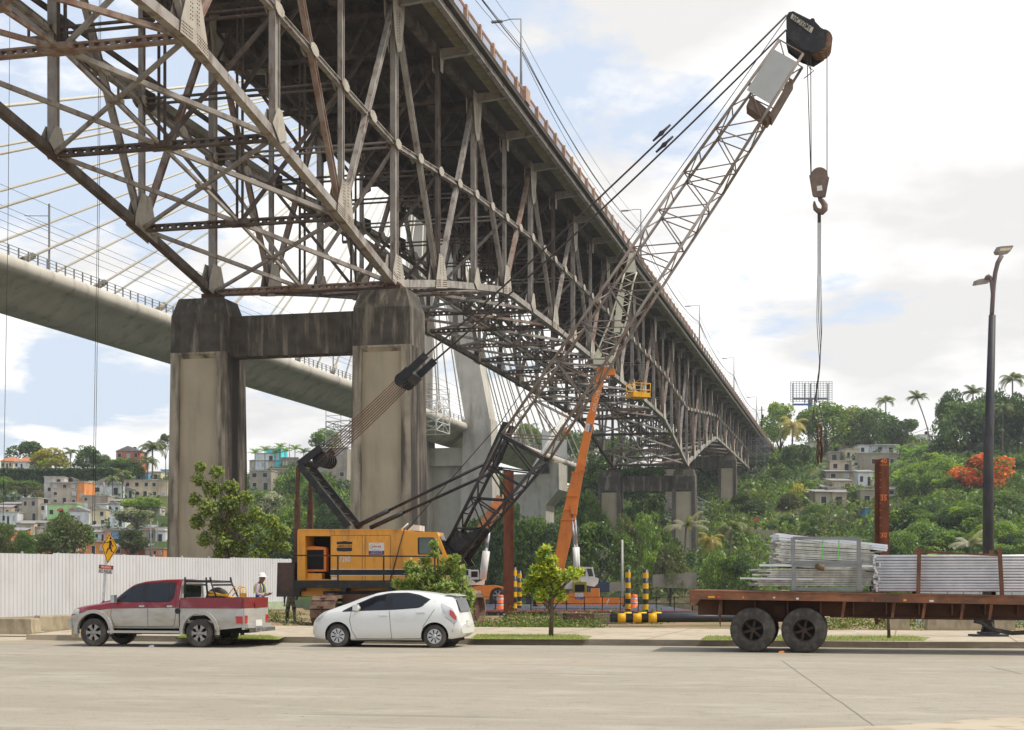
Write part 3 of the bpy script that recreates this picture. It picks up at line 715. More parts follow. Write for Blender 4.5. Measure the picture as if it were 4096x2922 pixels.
# white lattice service box on the metro deck edge
def lattice_box(t0, t1, o0, o1, z0, z1, label):
    tt = thing('lattice_platform', label, 'service platform', m2((t0+t1)/2, (o0+o1)/2, z0), -MBe)
    mb = MB()
    cs = [(t, o) for t in (t0, t1) for o in (o0, o1)]
    for t, o in cs: mb.beam(m2(t, o, z0), m2(t, o, z1), .16, .16, T2)
    nz = 4
    for i in range(nz+1):
        z = lerp(z0, z1, i/nz)
        for (a, b), (c, d) in (((t0, o0), (t0, o1)), ((t1, o0), (t1, o1)), ((t0, o0), (t1, o0)), ((t0, o1), (t1, o1))):
            mb.beam(m2(a, b, z), m2(c, d, z), .12, .12, UP)
            if i < nz:
                z2 = lerp(z0, z1, (i+1)/nz); h0, h1 = (a+c)/2, (b+d)/2
                mb.beam(m2(a, b, z), m2(h0, h1, z2), .09, .09, UP); mb.beam(m2(c, d, z), m2(h0, h1, z2), .09, .09, UP)
                mb.beam(m2(h0, h1, z), m2(h0, h1, z2), .08, .08, T2)
    mb.build('lattice_frame', WHT, tt, world=True)
    mb = MB()
    for t, o in cs: mb.beam(m2(t, o, z1), m2(t, o, z1+2), .07, .07, T2)
    for z in (z1+1, z1+2):
        for (a, b), (c, d) in (((t0, o0), (t0, o1)), ((t1, o0), (t1, o1)), ((t0, o0), (t1, o0)), ((t0, o1), (t1, o1))): mb.beam(m2(a, b, z), m2(c, d, z), .06, .06, UP)
    mb.build('guard_rail', MG, tt, world=True)
lattice_box(276, 284, -2, 3.6, 28.2, 34.8, 'white lattice cage on the edge of the rail bridge, right of the near pier')
lattice_box(258, 265, -11, -6.5, 24.3, 28.2, 'white lattice work platform below the rail bridge, left of the near pier')
# hammerhead pier of the metro bridge
hp = thing('hammerhead_pier', 'pale concrete hammerhead pier carrying the end of the rail bridge', 'bridge pier', m2(392, -6, -2), -MBe)
mb = MB()
def sec_(zz_, a, b, c, d): return [m2(387, a, zz_), m2(387, b, zz_), m2(397, b, zz_), m2(397, a, zz_)]
mb.hexa(sec_(-4, -9.5, -2.5, 0, 0)+sec_(20, -9.5, -2.5, 0, 0)); mb.hexa(sec_(20, -9.5, -2.5, 0, 0)+sec_(24, -13, 1.0, 0, 0)); mb.hexa(sec_(24, -13, 1, 0, 0)+sec_(28.2, -13, 1, 0, 0)); mb.hexa(sec_(28.2, -1.4, 1, 0, 0)+sec_(31.0, -1.8, 1, 0, 0))
mb.build('pier_body', CONC_N, hp, world=True)
scr = thing('mesh_screen', 'tall grey mesh safety screen on the rail bridge deck beside the cables', 'screen', m2(385, -.4, 33), -MBe)
mb = MB()
for i in range(15): mb.beam(m2(374+i*2, -.3, 33), m2(374+i*2, -.3, 38.5), .10, .08, T2)
for z in (33.5, 35, 36.7, 38.4): mb.beam(m2(374, -.3, z), m2(402, -.3, z), .1, .06, UP)
mb.hexa([m2(374, -.32, 33.2), m2(374, -.28, 33.2), m2(402, -.28, 33.2), m2(402, -.32, 33.2), m2(374, -.32, 38.4), m2(374, -.28, 38.4), m2(402, -.28, 38.4), m2(402, -.32, 38.4)]); mb.build('panel', mat('mesh_grey', (.30, .31, .31)), scr, world=True)

# joints and cracks in the road slabs
mb = MB(); random.seed(14)
def crack(pts, w, jit=.0):
    q = []
    for (x0, y0), (x1, y1) in zip(pts, pts[1:]):
        for i in range(12):
            x, y = lerp(x0, x1, i/12), lerp(y0, y1, i/12); p = P(x, y, 1.7*F/(y-HY)); q.append(V((p.x+random.uniform(-jit, jit), p.y+random.uniform(-jit, jit), .004)))
    for a, c in zip(q, q[1:]):
        d = (c-a).normalized(); s = V((-d.y, d.x, 0))*w/2; mb.poly([a-s, c-s, c+s, a+s])
crack([(3130, 2645), (3320, 2780), (3560, 2950)], .022, .01); crack([(3960, 2667), (4100, 2700)], .02, .01); crack([(0, 2602), (110, 2598), (160, 2590)], .03, .02); crack([(-40, 2640), (700, 2628), (1500, 2634), (2300, 2640), (3100, 2644), (4200, 2668)], .014, .01); crack([(300, 2760), (520, 2748), (640, 2760), (900, 2752)], .012, .05)
mb.build('road_joint', mat('joint_dark', (.25, .22, .17)), kind='structure')
mb = MB()
for i in range(110):
    y = random.uniform(2600, 2915); x = random.uniform(-50, 4150); p = P(x, y, 1.7*F/(y-HY)); s = random.uniform(.008, .022); a0 = random.uniform(0, 6)
    mb.poly([(p.x+cos(a0+q*1.26)*s*random.uniform(.6, 1.5), p.y+sin(a0+q*1.26)*s, .005) for q in range(5)])
mb.build('road_specks', mat('speck_dark', (.09, .08, .07)), kind='stuff')
# ================================================================ YELLOW CRAWLER CRANE
NP = Plane(-4.8, 61.5, radians(-10)); nin = V((sin(radians(10)), cos(radians(10)), 0)); cd = V((cos(radians(10)), -sin(radians(10)), 0))
def z6(x, y): return (1150+x*.32938, 2080+y*.32938)
def px(pts, pl, off=0., f=None): return [pl.at(*(f(*p) if f else p), off=off) for p in pts]
crane = thing('crawler_crane', 'yellow crawler crane with long dark lattice boom rising to the right', 'crane', (-4.8, 63, -.18), radians(-10))
def cb(mb, n, m, par=None): return mb.build(n, m, par or crane, world=True)
def pr(mb, pts, off, dep, f=z6, pl=NP, nrm=nin): return mb.prism(px(pts, pl, off, f), nrm*dep)
def rect(x0, y0, x1, y1): return [(x0, y0), (x1, y0), (x1, y1), (x0, y1)]
mb = MB(); pr(mb, rect(120, 130, 215, 740), 0, 3.0); pr(mb, rect(215, 130, 525, 197), .002, 2.99); pr(mb, rect(525, 130, 1385, 740), 0, 3.0)
pr(mb, rect(215, 722, 525, 740), .002, 2.99)
house = cb(mb, 'machinery_house', YEL)
mb = MB(); pr(mb, rect(215, 197, 525, 722), 1.3, 1.6); cb(mb, 'engine_bay', DARK)
mb = MB(); pr(mb, [(128, 112), (1390, 118), (1390, 131), (128, 131)], -.03, 3.06); cb(mb, 'house_roof', YEL)
mb = MB(); pr(mb, [(215, 350), (240, 328), (330, 322), (445, 330), (470, 352), (470, 628), (215, 628)], .28, .35); r_ = cb(mb, 'radiator', ORG)
mb = MB(); pr(mb, rect(230, 365, 436, 602), .25, .05); cb(mb, 'grille', DARK, r_)
mb = MB(); pr(mb, rect(240, 650, 415, 722), .2, .5); cb(mb, 'battery_box', YEL)
mb = MB(); pr(mb, [(1386, 140), (1815, 150), (1925, 430), (2030, 660), (2030, 742), (1386, 742)], -.02, 1.15); cab = cb(mb, 'cab', YEL)
mb = MB(); pr(mb, [(1592, 215), (1770, 215), (1782, 228), (1880, 408), (1872, 422), (1592, 422), (1582, 412), (1582, 225)], -.03, .03); fr_ = cb(mb, 'window_frame', BLACKP, cab)
mb = MB(); pr(mb, [(1600, 224), (1764, 224), (1866, 412), (1600, 412)], -.038, .01); cb(mb, 'cab_window', mat('green_glass', (.03, .06, .05), rough=.05, var=.3, spec=.8), cab)
mb = MB(); a = px([(1835, 190), (1925, 418)], NP, 0, z6); b_ = [p+nin*.95 for p in a]; mb.poly([a[0]+nin*.15+cd*.03, a[1]+nin*.15+cd*.03, b_[1]+cd*.03, b_[0]+cd*.03]); cb(mb, 'windscreen', GLS, cab)
mb = MB(); pr(mb, rect(520, 608, 1386, 672), -.006, .02); pr(mb, rect(1386, 610, 1990, 676), -.028, .02); cb(mb, 'black_stripe', BLACKP)
mb = MB()
for y in (598, 672): pr(mb, rect(520, y, 1386, y+8), -.007, .02)
for y in (600, 676): pr(mb, rect(1386, y, 1990, y+8), -.029, .02)
cb(mb, 'white_stripe', WHT)
mb = MB()
for x in (905, 940, 1247): pr(mb, rect(x, 190, x+5, 738), -.004, .01)
pr(mb, rect(530, 187, 1250, 192), -.004, .01); pr(mb, rect(570, 131, 575, 188), -.004, .01)
cb(mb, 'panel_seam', mat('seam', (.16, .07, .015)))
mb = MB(); pr(mb, [(597, 268), (655, 265), (692, 257), (730, 265), (786, 268), (786, 298), (597, 298)], -.006, .01); pr(mb, [(597, 338), (784, 338), (784, 372), (776, 381), (692, 386), (606, 381), (597, 372)], -.006, .01)
text_mb(mb, 'AMERICAN', NP.at(*z6(691, 319), off=-.006), cd, UP, .088, .004, width=.63); cb(mb, 'emblem', BLACKP)
mb = MB(); text_mb(mb, '7260', NP.at(*z6(697, 474), off=-.006), cd, UP, .27, .004, width=.48); cb(mb, 'fleet_number', WHT)
BLUE = mat('sign_blue', (.06, .05, .20)); RED = mat('sign_red', (.60, .06, .03), var=.03)
def company_sign(parent, c, w, right, up, nrm):
    h = w*.76; mb = MB(); mb.poly([c-right*w/2-up*h/2, c+right*w/2-up*h/2, c+right*w/2+up*h/2, c-right*w/2+up*h/2]); b = cb(mb, 'company_sign', WHT, parent)
    mb = MB(); q = nrm*.004; mb.poly([c-right*w/2-up*h/2+q, c+right*w/2-up*h/2+q, c+right*w/2-up*h*.17+q, c-right*w/2-up*h*.17+q]); cb(mb, 'sign_band', BLUE, parent)
    mb = MB(); text_mb(mb, 'pinsa', c+up*h*.17+q, right, up, h*.27, .003, width=w*.62); cb(mb, 'sign_word', RED, parent)
    mb = MB(); text_mb(mb, 'Tel: 809-561-7779', c-up*h*.27+q*1.5, right, up, h*.085, .003, width=w*.78); text_mb(mb, 'info@pinsa.com.do', c-up*h*.40+q*1.5, right, up, h*.085, .003, width=w*.78); cb(mb, 'sign_text', WHT, parent)
    mb = MB()
    for i in range(20):
        a0, a1 = radians(60+i*13), radians(73+i*13)
        f = lambda a, k: c+up*h*.17+right*cos(a)*w*.44*k+up*sin(a)*h*.26*k+q
        mb.poly([f(a0, 1), f(a1, 1), f(a1, .95), f(a0, .95)])
    cb(mb, 'sign_swoosh', BLACKP, parent)
company_sign(crane, NP.at(*z6(1081, 352), off=-.008), .66, cd, UP, -nin)
mb = MB(); pr(mb, rect(535, 698, 603, 730), -.006, .01); pr(mb, rect(1600, 480, 1626, 575), -.03, .01); cb(mb, 'sticker', WHT)
mb = MB(); pr(mb, [(1460, 128), (1530, 60), (1605, 68), (1605, 135)], .4, .9); ac = cb(mb, 'roof_cooler', WHT)
mb = MB().tube(px([(1350, 150), (1465, 45)], NP, .3, z6), .035, 6); cb(mb, 'exhaust_rod', WHT)
# walkway and hand rail
mb = MB(); pr(mb, rect(85, 736, 1905, 762), -.75, .8); pr(mb, rect(85, 762, 1905, 828), -.75, .06)
for x in (95, 640, 1200, 1800): pr(mb, [(x, 828), (x+75, 828), (x+60, 870), (x+25, 870)], -.7, .7)
cb(mb, 'walkway', BLACKP)
mb = MB(); A = lambda x, y: NP.at(*z6(x, y), off=-.75)
for x in (76, 612, 1168, 1826): mb.beam(A(x, 828), A(x, 432+x*.009), .055, .055, cd)
mb.beam(A(74, 432), A(1828, 447), .055, .055, UP); cb(mb, 'hand_rail', BLACKP)
mb = MB(); pr(mb, [(150, 762), (1500, 762), (1500, 868), (860, 868), (620, 890), (440, 928), (150, 928)], .1, 2.7); cb(mb, 'revolving_frame', YEL)
mb = MB(); pr(mb, [(-122, 520), (70, 520), (70, 740), (140, 745), (150, 935), (-135, 935)], -.1, 3.2); cb(mb, 'counterweight', mat('counterweight_paint', (.055, .045, .042), rough=.7, var=.25, dirt=(.16, .08, .05), dscale=(1, 1, 1)))
mb = MB(); c0 = V((-4.8, 63, 0)); mb.lathe((c0.x, c0.y, 0), [(1.1, 1.15), (1.1, 1.75), (.9, 1.8)], 24); mb.box((c0.x, c0.y, .85), (3.6, 4.4, .6), -BA); cb(mb, 'car_body', RUSTD)
mb = MB()
for dz in (.95, 1.25): mb.beam(c0-cd*2.9-UP*.05+UP*dz-nin*1.5, c0+cd*2.5+UP*dz-nin*1.5, .14, .14, UP)
cb(mb, 'frame_tube', BLACKP)
TRK = mat('track_rust', (.15, .085, .06), rough=.9, var=.3, scale=3, dirt=(.28, .20, .13), damt=.6, dscale=(2, 2, 2), dpos=.52)
for s in (-1, 1):
    tc_ = c0+Tt*(s*2.25)+Ld*.3; h = 3.6; r = .58
    mb = MB(); N_ = 46; per = 2*(2*h-2*r)+2*pi*r
    def tp(t):
        t = t % per; a = 2*h-2*r
        if t < a: return (-h+r+t, 2*r, 1, 0)
        t -= a
        if t < pi*r: q = t/r; return (h-r+r*sin(q), r+r*cos(q), cos(q), -sin(q))
        t -= pi*r
        if t < a: return (h-r-t, 0, -1, 0)
        t -= a; q = t/r; return (-h+r-r*sin(q), r-r*cos(q), -cos(q), sin(q))
    for i in range(N_):
        x, z, tx, tz = tp(i*per/N_); p = tc_+Ld*x+UP*(z-.18+.07); t = Ld*tx+UP*tz
        w = .5
        for e in (-1, 1):
            mb.beam(p+Tt*(e*.27)-t*(per/N_*.47), p+Tt*(e*.27)+t*(per/N_*.47), .12+(.02 if e > 0 else 0), w, t.cross(Tt))
        mb.beam(p-t*.08+t.cross(Tt)*-.0, p+t*.08, .26, .2, t.cross(Tt))
    cb(mb, 'track', TRK)
    mb = MB(); q = tc_+UP*(-.18+r+.07); mb.beam(q-Ld*(h-.5), q+Ld*(h-.5), .55, .5, UP)
    for e in (-1, 1): mb.tube([q+Ld*e*(h-r)-Tt*.3, q+Ld*e*(h-r)+Tt*.3], r-.1, 16)
    for i in range(7): mb.tube([q+Ld*(-2.5+i*.83)-UP*.32-Tt*.28, q+Ld*(-2.5+i*.83)-UP*.32+Tt*.28], .2, 10)
    cb(mb, 'track_frame', RUSTD)
# boom
ON, OF = .7, 2.3
bk = lambda y: interp([(55, 3162), (178, 3111), (634, 2773), (1000, 2523), (1739, 2006), (2177, 1788)], y)[0]
ft = lambda y: interp([(55, 3310), (160, 3247), (714, 2902), (1000, 2705), (1831, 2173), (2225, 1835)], y)[0]
def bkp(y, o): return NP.at(bk(y), y, off=ON)+nin*(o-ON)
def ftp(y, o): return NP.at(ft(y), y, off=ON)+nin*(o-ON)
BOOMM = mat('boom_paint', (.26, .225, .20), rough=.65, var=.25, dirt=(.19, .12, .085), damt=.6, dscale=(1, 1, .6), dpos=.5)
def boom_section(name, yb, yf, m, n, rr=.062, rl=.028):
    mb = MB(); lc = MB()
    for o in (ON, OF):
        mb.tube([bkp(yb[0], o), bkp(yb[1], o)], rr, 8); mb.tube([ftp(yf[0], o), ftp(yf[1], o)], rr, 8)
    for i in range(n+1):
        y0, y1 = lerp(yb[0], yb[1], i/n), lerp(yf[0], yf[1], i/n)
        if i % 2 == 0:
            for o in (ON, OF): lc.tube([bkp(y0, o), ftp(y1, o)], rl, 5)
        if i < n:
            y2, y3 = lerp(yb[0], yb[1], (i+1)/n), lerp(yf[0], yf[1], (i+1)/n)
            for o in (ON, OF):
                if i % 2 == 0: lc.tube([bkp(y0, o), ftp(y3, o)], rl, 5)
                else: lc.tube([ftp(y1, o), bkp(y2, o)], rl, 5)
            lc.tube([bkp(y0, ON), bkp(y2, OF)] if i % 2 else [bkp(y0, OF), bkp(y2, ON)], rl, 5)
            lc.tube([ftp(y1, ON), ftp(y3, OF)] if i % 2 else [ftp(y1, OF), ftp(y3, ON)], rl, 5)
        if i % 2 == 1: lc.tube([bkp(y0, ON), bkp(y0, OF)], rl, 5); lc.tube([ftp(y1, ON), ftp(y1, OF)], rl, 5)
    o = cb(mb, name, m); cb(lc, 'lacing', m, o); return o
BB = mat('boom_black', (.030, .030, .032), rough=.5, var=.3, dirt=(.11, .07, .05), damt=.4, dscale=(2, 2, 1))
boom_section('lower_boom', (1739, 2177), (1831, 2225), BB, 7, .072, .036)
boom_section('middle_boom', (690, 1735), (740, 1825), BOOMM, 14)
boom_section('upper_boom', (160, 690), (215, 740), BOOMM, 6)
for o in (ON, OF):
    mb = MB()
    mb.prism([bkp(1715, o)-cd*.12+UP*.3, bkp(1715, o)+cd*.12+UP*.25, bkp(1830, o)+cd*.2, bkp(1900, o)+cd*.08, bkp(1900, o)-cd*.12], nin*.08)
    mb.beam(bkp(1745, o), ftp(1835, o), .14, .14, UP)
    mb.prism([bkp(2100, o)-cd*.05, bkp(2177, o)-cd*.12, ftp(2225, o)+cd*.1-UP*.25, ftp(2140, o)+cd*.12, ftp(2100, o)-cd*.05, bkp(2160, o)+cd*.5+UP*.1], nin*.12)
    mb.prism([bkp(2170, o)-cd*.12, ftp(2225, o)+cd*.1, NP.at(1868, 2262, off=ON)+nin*(o-ON), NP.at(1790, 2275, off=ON)+nin*(o-ON)], nin*.14)
    cb(mb, 'boom_joint_plate', BLACKP)
# boom head
def zh(x, y): return (2200+x*.61570, y*.61570)
mb = MB()
for o in (ON-.03, OF-.05):
    mb.prism(px([(1535, 105), (1552, 80), (1580, 74), (1690, 128), (1700, 118), (1718, 122), (1722, 140), (1760, 180), (1800, 205), (1790, 300), (1720, 345), (1640, 318), (1550, 250), (1536, 190)], NP, ON, zh) if o < 1 else [p+nin*(OF-ON) for p in px([(1535, 105), (1552, 80), (1580, 74), (1690, 128), (1760, 180), (1800, 205), (1790, 300), (1720, 345), (1640, 318), (1550, 250), (1536, 190)], NP, ON, zh)], nin*.08)
mb.prism(px([(1552, 84), (1580, 78), (1700, 132), (1690, 200), (1560, 140)], NP, ON+.05, zh), nin*1.5)
mb.prism(px([(1550, 235), (1640, 310), (1700, 330), (1700, 250), (1600, 190)], NP, ON+.05, zh), nin*1.5)
hd = cb(mb, 'boom_head', BLACKP)
mb = MB(); pw = px([(1573, 92), (1713, 184), (1697, 220), (1562, 122)], NP, ON, zh)
pw = [p-nin*.045 for p in pw]; mb.poly(pw); cb(mb, 'name_plate', mat('old_white', (.62, .58, .44), dirt=(.3, .22, .14), dscale=(5, 5, 5)), hd)
mb = MB(); rgt = (pw[1]-pw[0]).normalized(); upv = (pw[0]-pw[3]).normalized(); cpw = sum(pw, V())/4
text_mb(mb, 'AMERICAN', cpw-nin*.012, -rgt, -upv, .22, .0, width=.86); cb(mb, 'name_letters', BLACKP, hd)
mb = MB()
for i in range(5):
    c_ = NP.at(*zh(1768, 245), off=ON)+nin*(.2+i*.28); mb.tube([c_, c_+nin*.12], .42, 20)
cb(mb, 'sheave', mat('sheave_rust', (.20, .11, .07), var=.3, dirt=(.4, .3, .2), dscale=(6, 6, 6)), hd)
mb = MB(); mb.prism([p-nin*.12 for p in px([(1450, 325), (1603, 410), (1428, 682), (1278, 592)], NP, ON, zh)], nin*.02); cb(mb, 'sign_board', mat('board_grey', (.47, .48, .47), rough=.6, var=.05, dirt=(.3, .22, .15), damt=.3, dscale=(6, 6, 6), dpos=.66))
mb = MB(); mb.prism(px([(1275, 690), (1305, 622), (1445, 735), (1410, 788)], NP, ON+.1, zh), nin*1.0); mb.prism(px([(1562, 508), (1582, 522), (1440, 765), (1420, 750)], NP, ON, zh), nin*1.1); cb(mb, 'service_platform', mat('platform_rust', (.17, .12, .09), var=.3))
# pendants, bridle, mast
mb = MB(); hp1 = NP.at(3146, 62, off=ON); hp2 = hp1+nin*1.6
br1 = NP.at(1684, 1440, off=ON); br2 = br1+nin*1.6
def sagline(mb, a, b, sag, r, n=10): mb.tube([V(a).lerp(V(b), i/n)-UP*(sag*4*(i/n)*(1-i/n)) for i in range(n+1)], r, 6)
sagline(mb, hp1, br1, .25, .04); sagline(mb, hp2, br2, .25, .04)
for a, b in ((hp1, br1), (hp2, br2)): c_ = V(a).lerp(V(b), .333); t_ = (V(b)-V(a)).normalized(); mb.tube([c_-t_*.5, c_-t_*.15, c_, c_+t_*.15, c_+t_*.45], [.045, .06, .11, .06, .045], 8)
cb(mb, 'pendant_rope', ROPE)
mb = MB(); f1 = (br1-hp1).normalized(); perp = f1.cross(nin)
for b in (br1, br2): mb.beam(b-f1*.3, b+f1*1.1, .30, .12, perp)
mb.beam(br1+f1*.9, br2+f1*.9, .5, .45, f1)
for i in range(4): mb.tube([br1+f1*1.2+nin*(.15+i*.36), br1+f1*1.2+nin*(.3+i*.36)], .3, 16)
cb(mb, 'bridle', BLACKP)
gh = NP.at(1212, 1850, off=.5)
mb = MB()
for i in range(8):
    o = .15+i*.2; a = br1+f1*1.3+nin*(o*.8)+perp*(-.2 if i % 2 else .2); b = NP.at(1255, 1835, off=.5)+nin*o+perp*(-.25 if i % 2 else .2); sagline(mb, a, b, .08, .022, 4)
cb(mb, 'luffing_rope', mat('rusty_rope', (.16, .09, .06)))
mb = MB()
for o in (.5, 2.3):
    t0, t1 = NP.at(1196, 1858, off=.5)+nin*(o-.5), NP.at(1396, 2108, off=.5)+nin*(o-.5); mb.beam(t0, t1, .28, .12, (t1-t0).cross(nin))
    h0 = NP.at(1285, 1790, off=.5)+nin*(o-.5); mb.beam(t0, h0, .3, .1, UP)
for i in range(1, 9):
    a = (NP.at(1196, 1858, off=.5)).lerp(NP.at(1396, 2108, off=.5), i/9); mb.tube([a, a+nin*1.8], .035, 5)
    if i % 2: b = (NP.at(1196, 1858, off=.5)).lerp(NP.at(1396, 2108, off=.5), (i+1)/9); mb.tube([a, b+nin*1.8], .03, 5)
mb.tube([gh, gh+nin*1.8], .16, 12)
for i in range(5): c_ = NP.at(1275, 1835, off=.5)+nin*(.2+i*.32); mb.tube([c_, c_+nin*.1], .34, 16)
cb(mb, 'gantry', BLACKP)
mb = MB()
for o in (.5, 2.3):
    a, m_, b = NP.at(1192, 1870, off=.5)+nin*(o-.5), NP.at(1190, 2000, off=.5)+nin*(o-.5), NP.at(1187, 2300, off=.5)+nin*(o-.5); mb.beam(a, m_, .14, .14, cd); mb.beam(m_, b, .2, .22, cd)
cb(mb, 'back_hitch', RUSTD)
mb = MB()
for o, (a, b) in ((.9, ((1415, 2108), (1962, 1842))), (2.1, ((1445, 2108), (1985, 1862)))):
    a, b = NP.at(*a, off=ON)+nin*(o-ON), NP.at(*b, off=ON)+nin*(o-ON); m_ = a.lerp(b, .25); mb.tube([a, m_], .10, 8); mb.tube([m_, b], .065, 8)
cb(mb, 'boom_stop', BLACKP)
hl = NP.at(3225, 215, off=1.4)
mb = MB(); mb.tube([NP.at(1627, 2120, off=1.4), NP.at(2000, 1694, off=1.4), NP.at(3148, 70, off=1.4)], .018, 4); mb.tube([NP.at(1618, 2115, off=-.1), NP.at(1560, 2325, off=-.1)], .025, 4)
cb(mb, 'hoist_line', ROPE)
# hook block and its falls
mb = MB(); HB = NP.at(3278, 0, off=1.4)
Q = lambda x, y, o=0.: NP.at(x, y, off=1.4)+nin*o
for x0, x1, o in ((3227, 3243, -.15), (3243, 3245, .1), (3308, 3308, 0)): mb.tube([Q(x0, 212 if x0 < 3300 else 150, o), Q(x1, 705, o)], .02, 5)
mb.tube([Q(3228, 250), Q(3240, 275), Q(3256, 283), Q(3235, 300), Q(3215, 315)], .02, 5)
cb(mb, 'falls_rope', ROPE)
HK = mat('hook_block_paint', (.16, .12, .10), rough=.7, var=.25, dirt=(.28, .17, .12), dscale=(4, 4, 4))
mb = MB()
mb.prism([p for p in px([(3237, 702), (3248, 695), (3305, 698), (3317, 712), (3303, 785), (3296, 789), (3256, 787), (3250, 780)], NP, 1.22)], nin*.14)
mb.prism([p for p in px([(3237, 702), (3248, 695), (3305, 698), (3317, 712), (3303, 785), (3296, 789), (3256, 787), (3250, 780)], NP, 1.46)], nin*.14)
mb.tube([Q(3277, 705, -.08), Q(3277, 705, .12)], .34, 20); hb = cb(mb, 'hook_block', HK)
mb = MB(); mb.prism(px([(3268, 745), (3288, 742), (3290, 762), (3268, 765)], NP, 1.2), nin*.02); cb(mb, 'block_window', WHT, hb)
hkpts = [Q(3278, 785), Q(3282, 800), Q(3290, 808), Q(3299, 822), Q(3298, 838), Q(3288, 848), Q(3275, 846), Q(3262, 836), Q(3258, 820), Q(3257, 806)]
mb = MB().tube(hkpts, [.09, .10, .11, .13, .14, .14, .12, .10, .07, .03], 10); cb(mb, 'hook', HK, hb)
# chain sling hanging on the hook
sl = thing('chain_sling', 'long wire slings with a cluster of chains hanging from the crane hook', 'sling', Q(3285, 1850))
mb = MB(); random.seed(3)
ph = [0, 1.3, 2.9, 4.4]
for j in range(4):
    pts = []
    for i in range(46):
        y = 850+i*(1700-850)/45; t = i/45
        wx = 3277+(j-1.5)*4*(1 if t < .3 else 1.2) + (sin(t*11+ph[j]*.6)*10*max(0, t-.35)*2.2) - 12*max(0, t-.75)*(4 if t < .9 else 4-(t-.9)*30)
        pts.append(Q(wx, y, (j-1.5)*.06))
    mb.tube(pts, .014, 5)
mb.box(Q(3277, 868), (.12, .12, .45))
mb.build('sling_wire', ROPE, sl, world=True)
mb = MB()
for j in range(7):
    pts = []; a = random.uniform(0, 6)
    n_ = 14
    for i in range(n_):
        t = i/(n_-1); pts.append(Q(3278+sin(a)*14*sin(t*3.0)+sin(t*7+a)*5, 1695+t*random.uniform(140, 160), .12*cos(a)*sin(t*3)))
    mb.tube(pts, .028, 5)
mb.build('chain', RUSTD, sl, world=True)

# ================================================================ VEHICLES
def wheel(parent, x, y, r, w, side, style, name='wheel'):
    e = bpy.data.objects.new(name, None); sc.collection.objects.link(e); e.parent = parent; e.location = (x, y, r)
    s = side
    ti = r*(.60 if style != 'truck' else .49)
    mb = MB(); mb.lathe((0, 0, 0), [(ti, -w/2), (r*.9, -w/2), (r*.985, -w*.40), (r, -w*.2), (r, w*.2), (r*.985, w*.40), (r*.9, w/2), (ti, w/2)], 36, 'y', cap=False)
    for i in range(40):
        a = 2*pi*i/40
        mb.box((cos(a)*r*.995, 0, sin(a)*r*.995), (.012, w*.8, .012))
    mb.build('tyre', RUBBER, e)
    mb = MB()
    rr = r*(.62 if style != 'truck' else .50); f = s*(w/2-.01)
    mb.lathe((0, 0, 0), [(rr, -w*.45), (rr*1.03, -w*.48), (rr*.9, 0), (rr*.9, w*.3), (rr*1.03, w*.48), (rr, w*.5)], 28, 'y', cap=False)
    if style == 'cover':      # pale wheel cover with eight petals
        mb.build('rim', DARK, e)
        mb = MB(); mb.lathe((0, f*.85, 0), [(rr*.30, -.01), (rr*.30, s*.03), (rr*.18, s*.045)] if s > 0 else [(rr*.30, .01), (rr*.30, -.03), (rr*.18, -.045)], 20, 'y')
        for i in range(8):
            a = 2*pi*i/8+.2; q = [(rr*.28, a-.22), (rr*.92, a-.27), (rr*.92, a+.27), (rr*.28, a+.22)]
            pts = [(c*cos(b), f*.85, c*sin(b)) for c, b in q]; mb.prism(pts, (0, s*.02, 0))
        n_ = 40
        for i in range(n_):
            a, b = 2*pi*i/n_, 2*pi*(i+1)/n_
            mb.prism([(rr*.90*cos(a), f*.9, rr*.9*sin(a)), (rr*1.01*cos(a), f*.9, rr*1.01*sin(a)), (rr*1.01*cos(b), f*.9, rr*1.01*sin(b)), (rr*.90*cos(b), f*.9, rr*.90*sin(b))], (0, s*.02, 0))
        mb.build('wheel_cover', mat('cover_silver', (.52, .52, .52), rough=.35, metal=.3), e)
    elif style == 'alloy':
        m = mat('alloy', (.36, .34, .32), rough=.4, metal=.5, var=.15, dirt=(.2, .16, .12), dscale=(6, 6, 6))
        mb.build('rim', m, e); mb = MB()
        for i in range(6):
            a = 2*pi*i/6; q = [(rr*.3, a-.5), (rr*.62, a-.24), (rr*.97, a-.33), (rr*.97, a+.33), (rr*.62, a+.24), (rr*.3, a+.5)]
            mb.prism([(c*cos(b), f*.7, c*sin(b)) for c, b in q], (0, s*.03, 0))
        mb.lathe((0, f*.8, 0), [(rr*.28, -.02), (rr*.26, .03), (rr*.1, .04)] if s > 0 else [(rr*.28, .02), (rr*.26, -.03), (rr*.1, -.04)], 16, 'y')
        mb.build('spokes', m, e); MB().lathe((0, 0, 0), [(rr*.88, -.01), (rr*.88, .01)], 24, 'y').build('disc', DARK, e)
    else:
        m = mat('hub_rust', (.055, .036, .028), rough=.8, var=.3)
        mb.build('rim', mat('rim_brown', (.11, .08, .062), rough=.8, var=.3), e); mb = MB()
        for i in range(6):
            a = 2*pi*i/6+.3; mb.beam((0, -f*.1, 0), (cos(a)*rr*.92, -f*.1, sin(a)*rr*.92), .06, .06, (0, 1, 0))
        mb.tube([(0, -f*.2, 0), (0, f*.4, 0)], rr*.24, 14); mb.build('hub', m, e); MB().lathe((0, -s*w*.25, 0), [(rr*.9, -.01), (rr*.9, .01)], 24, 'y').build('disc', DARK, e)
    return e
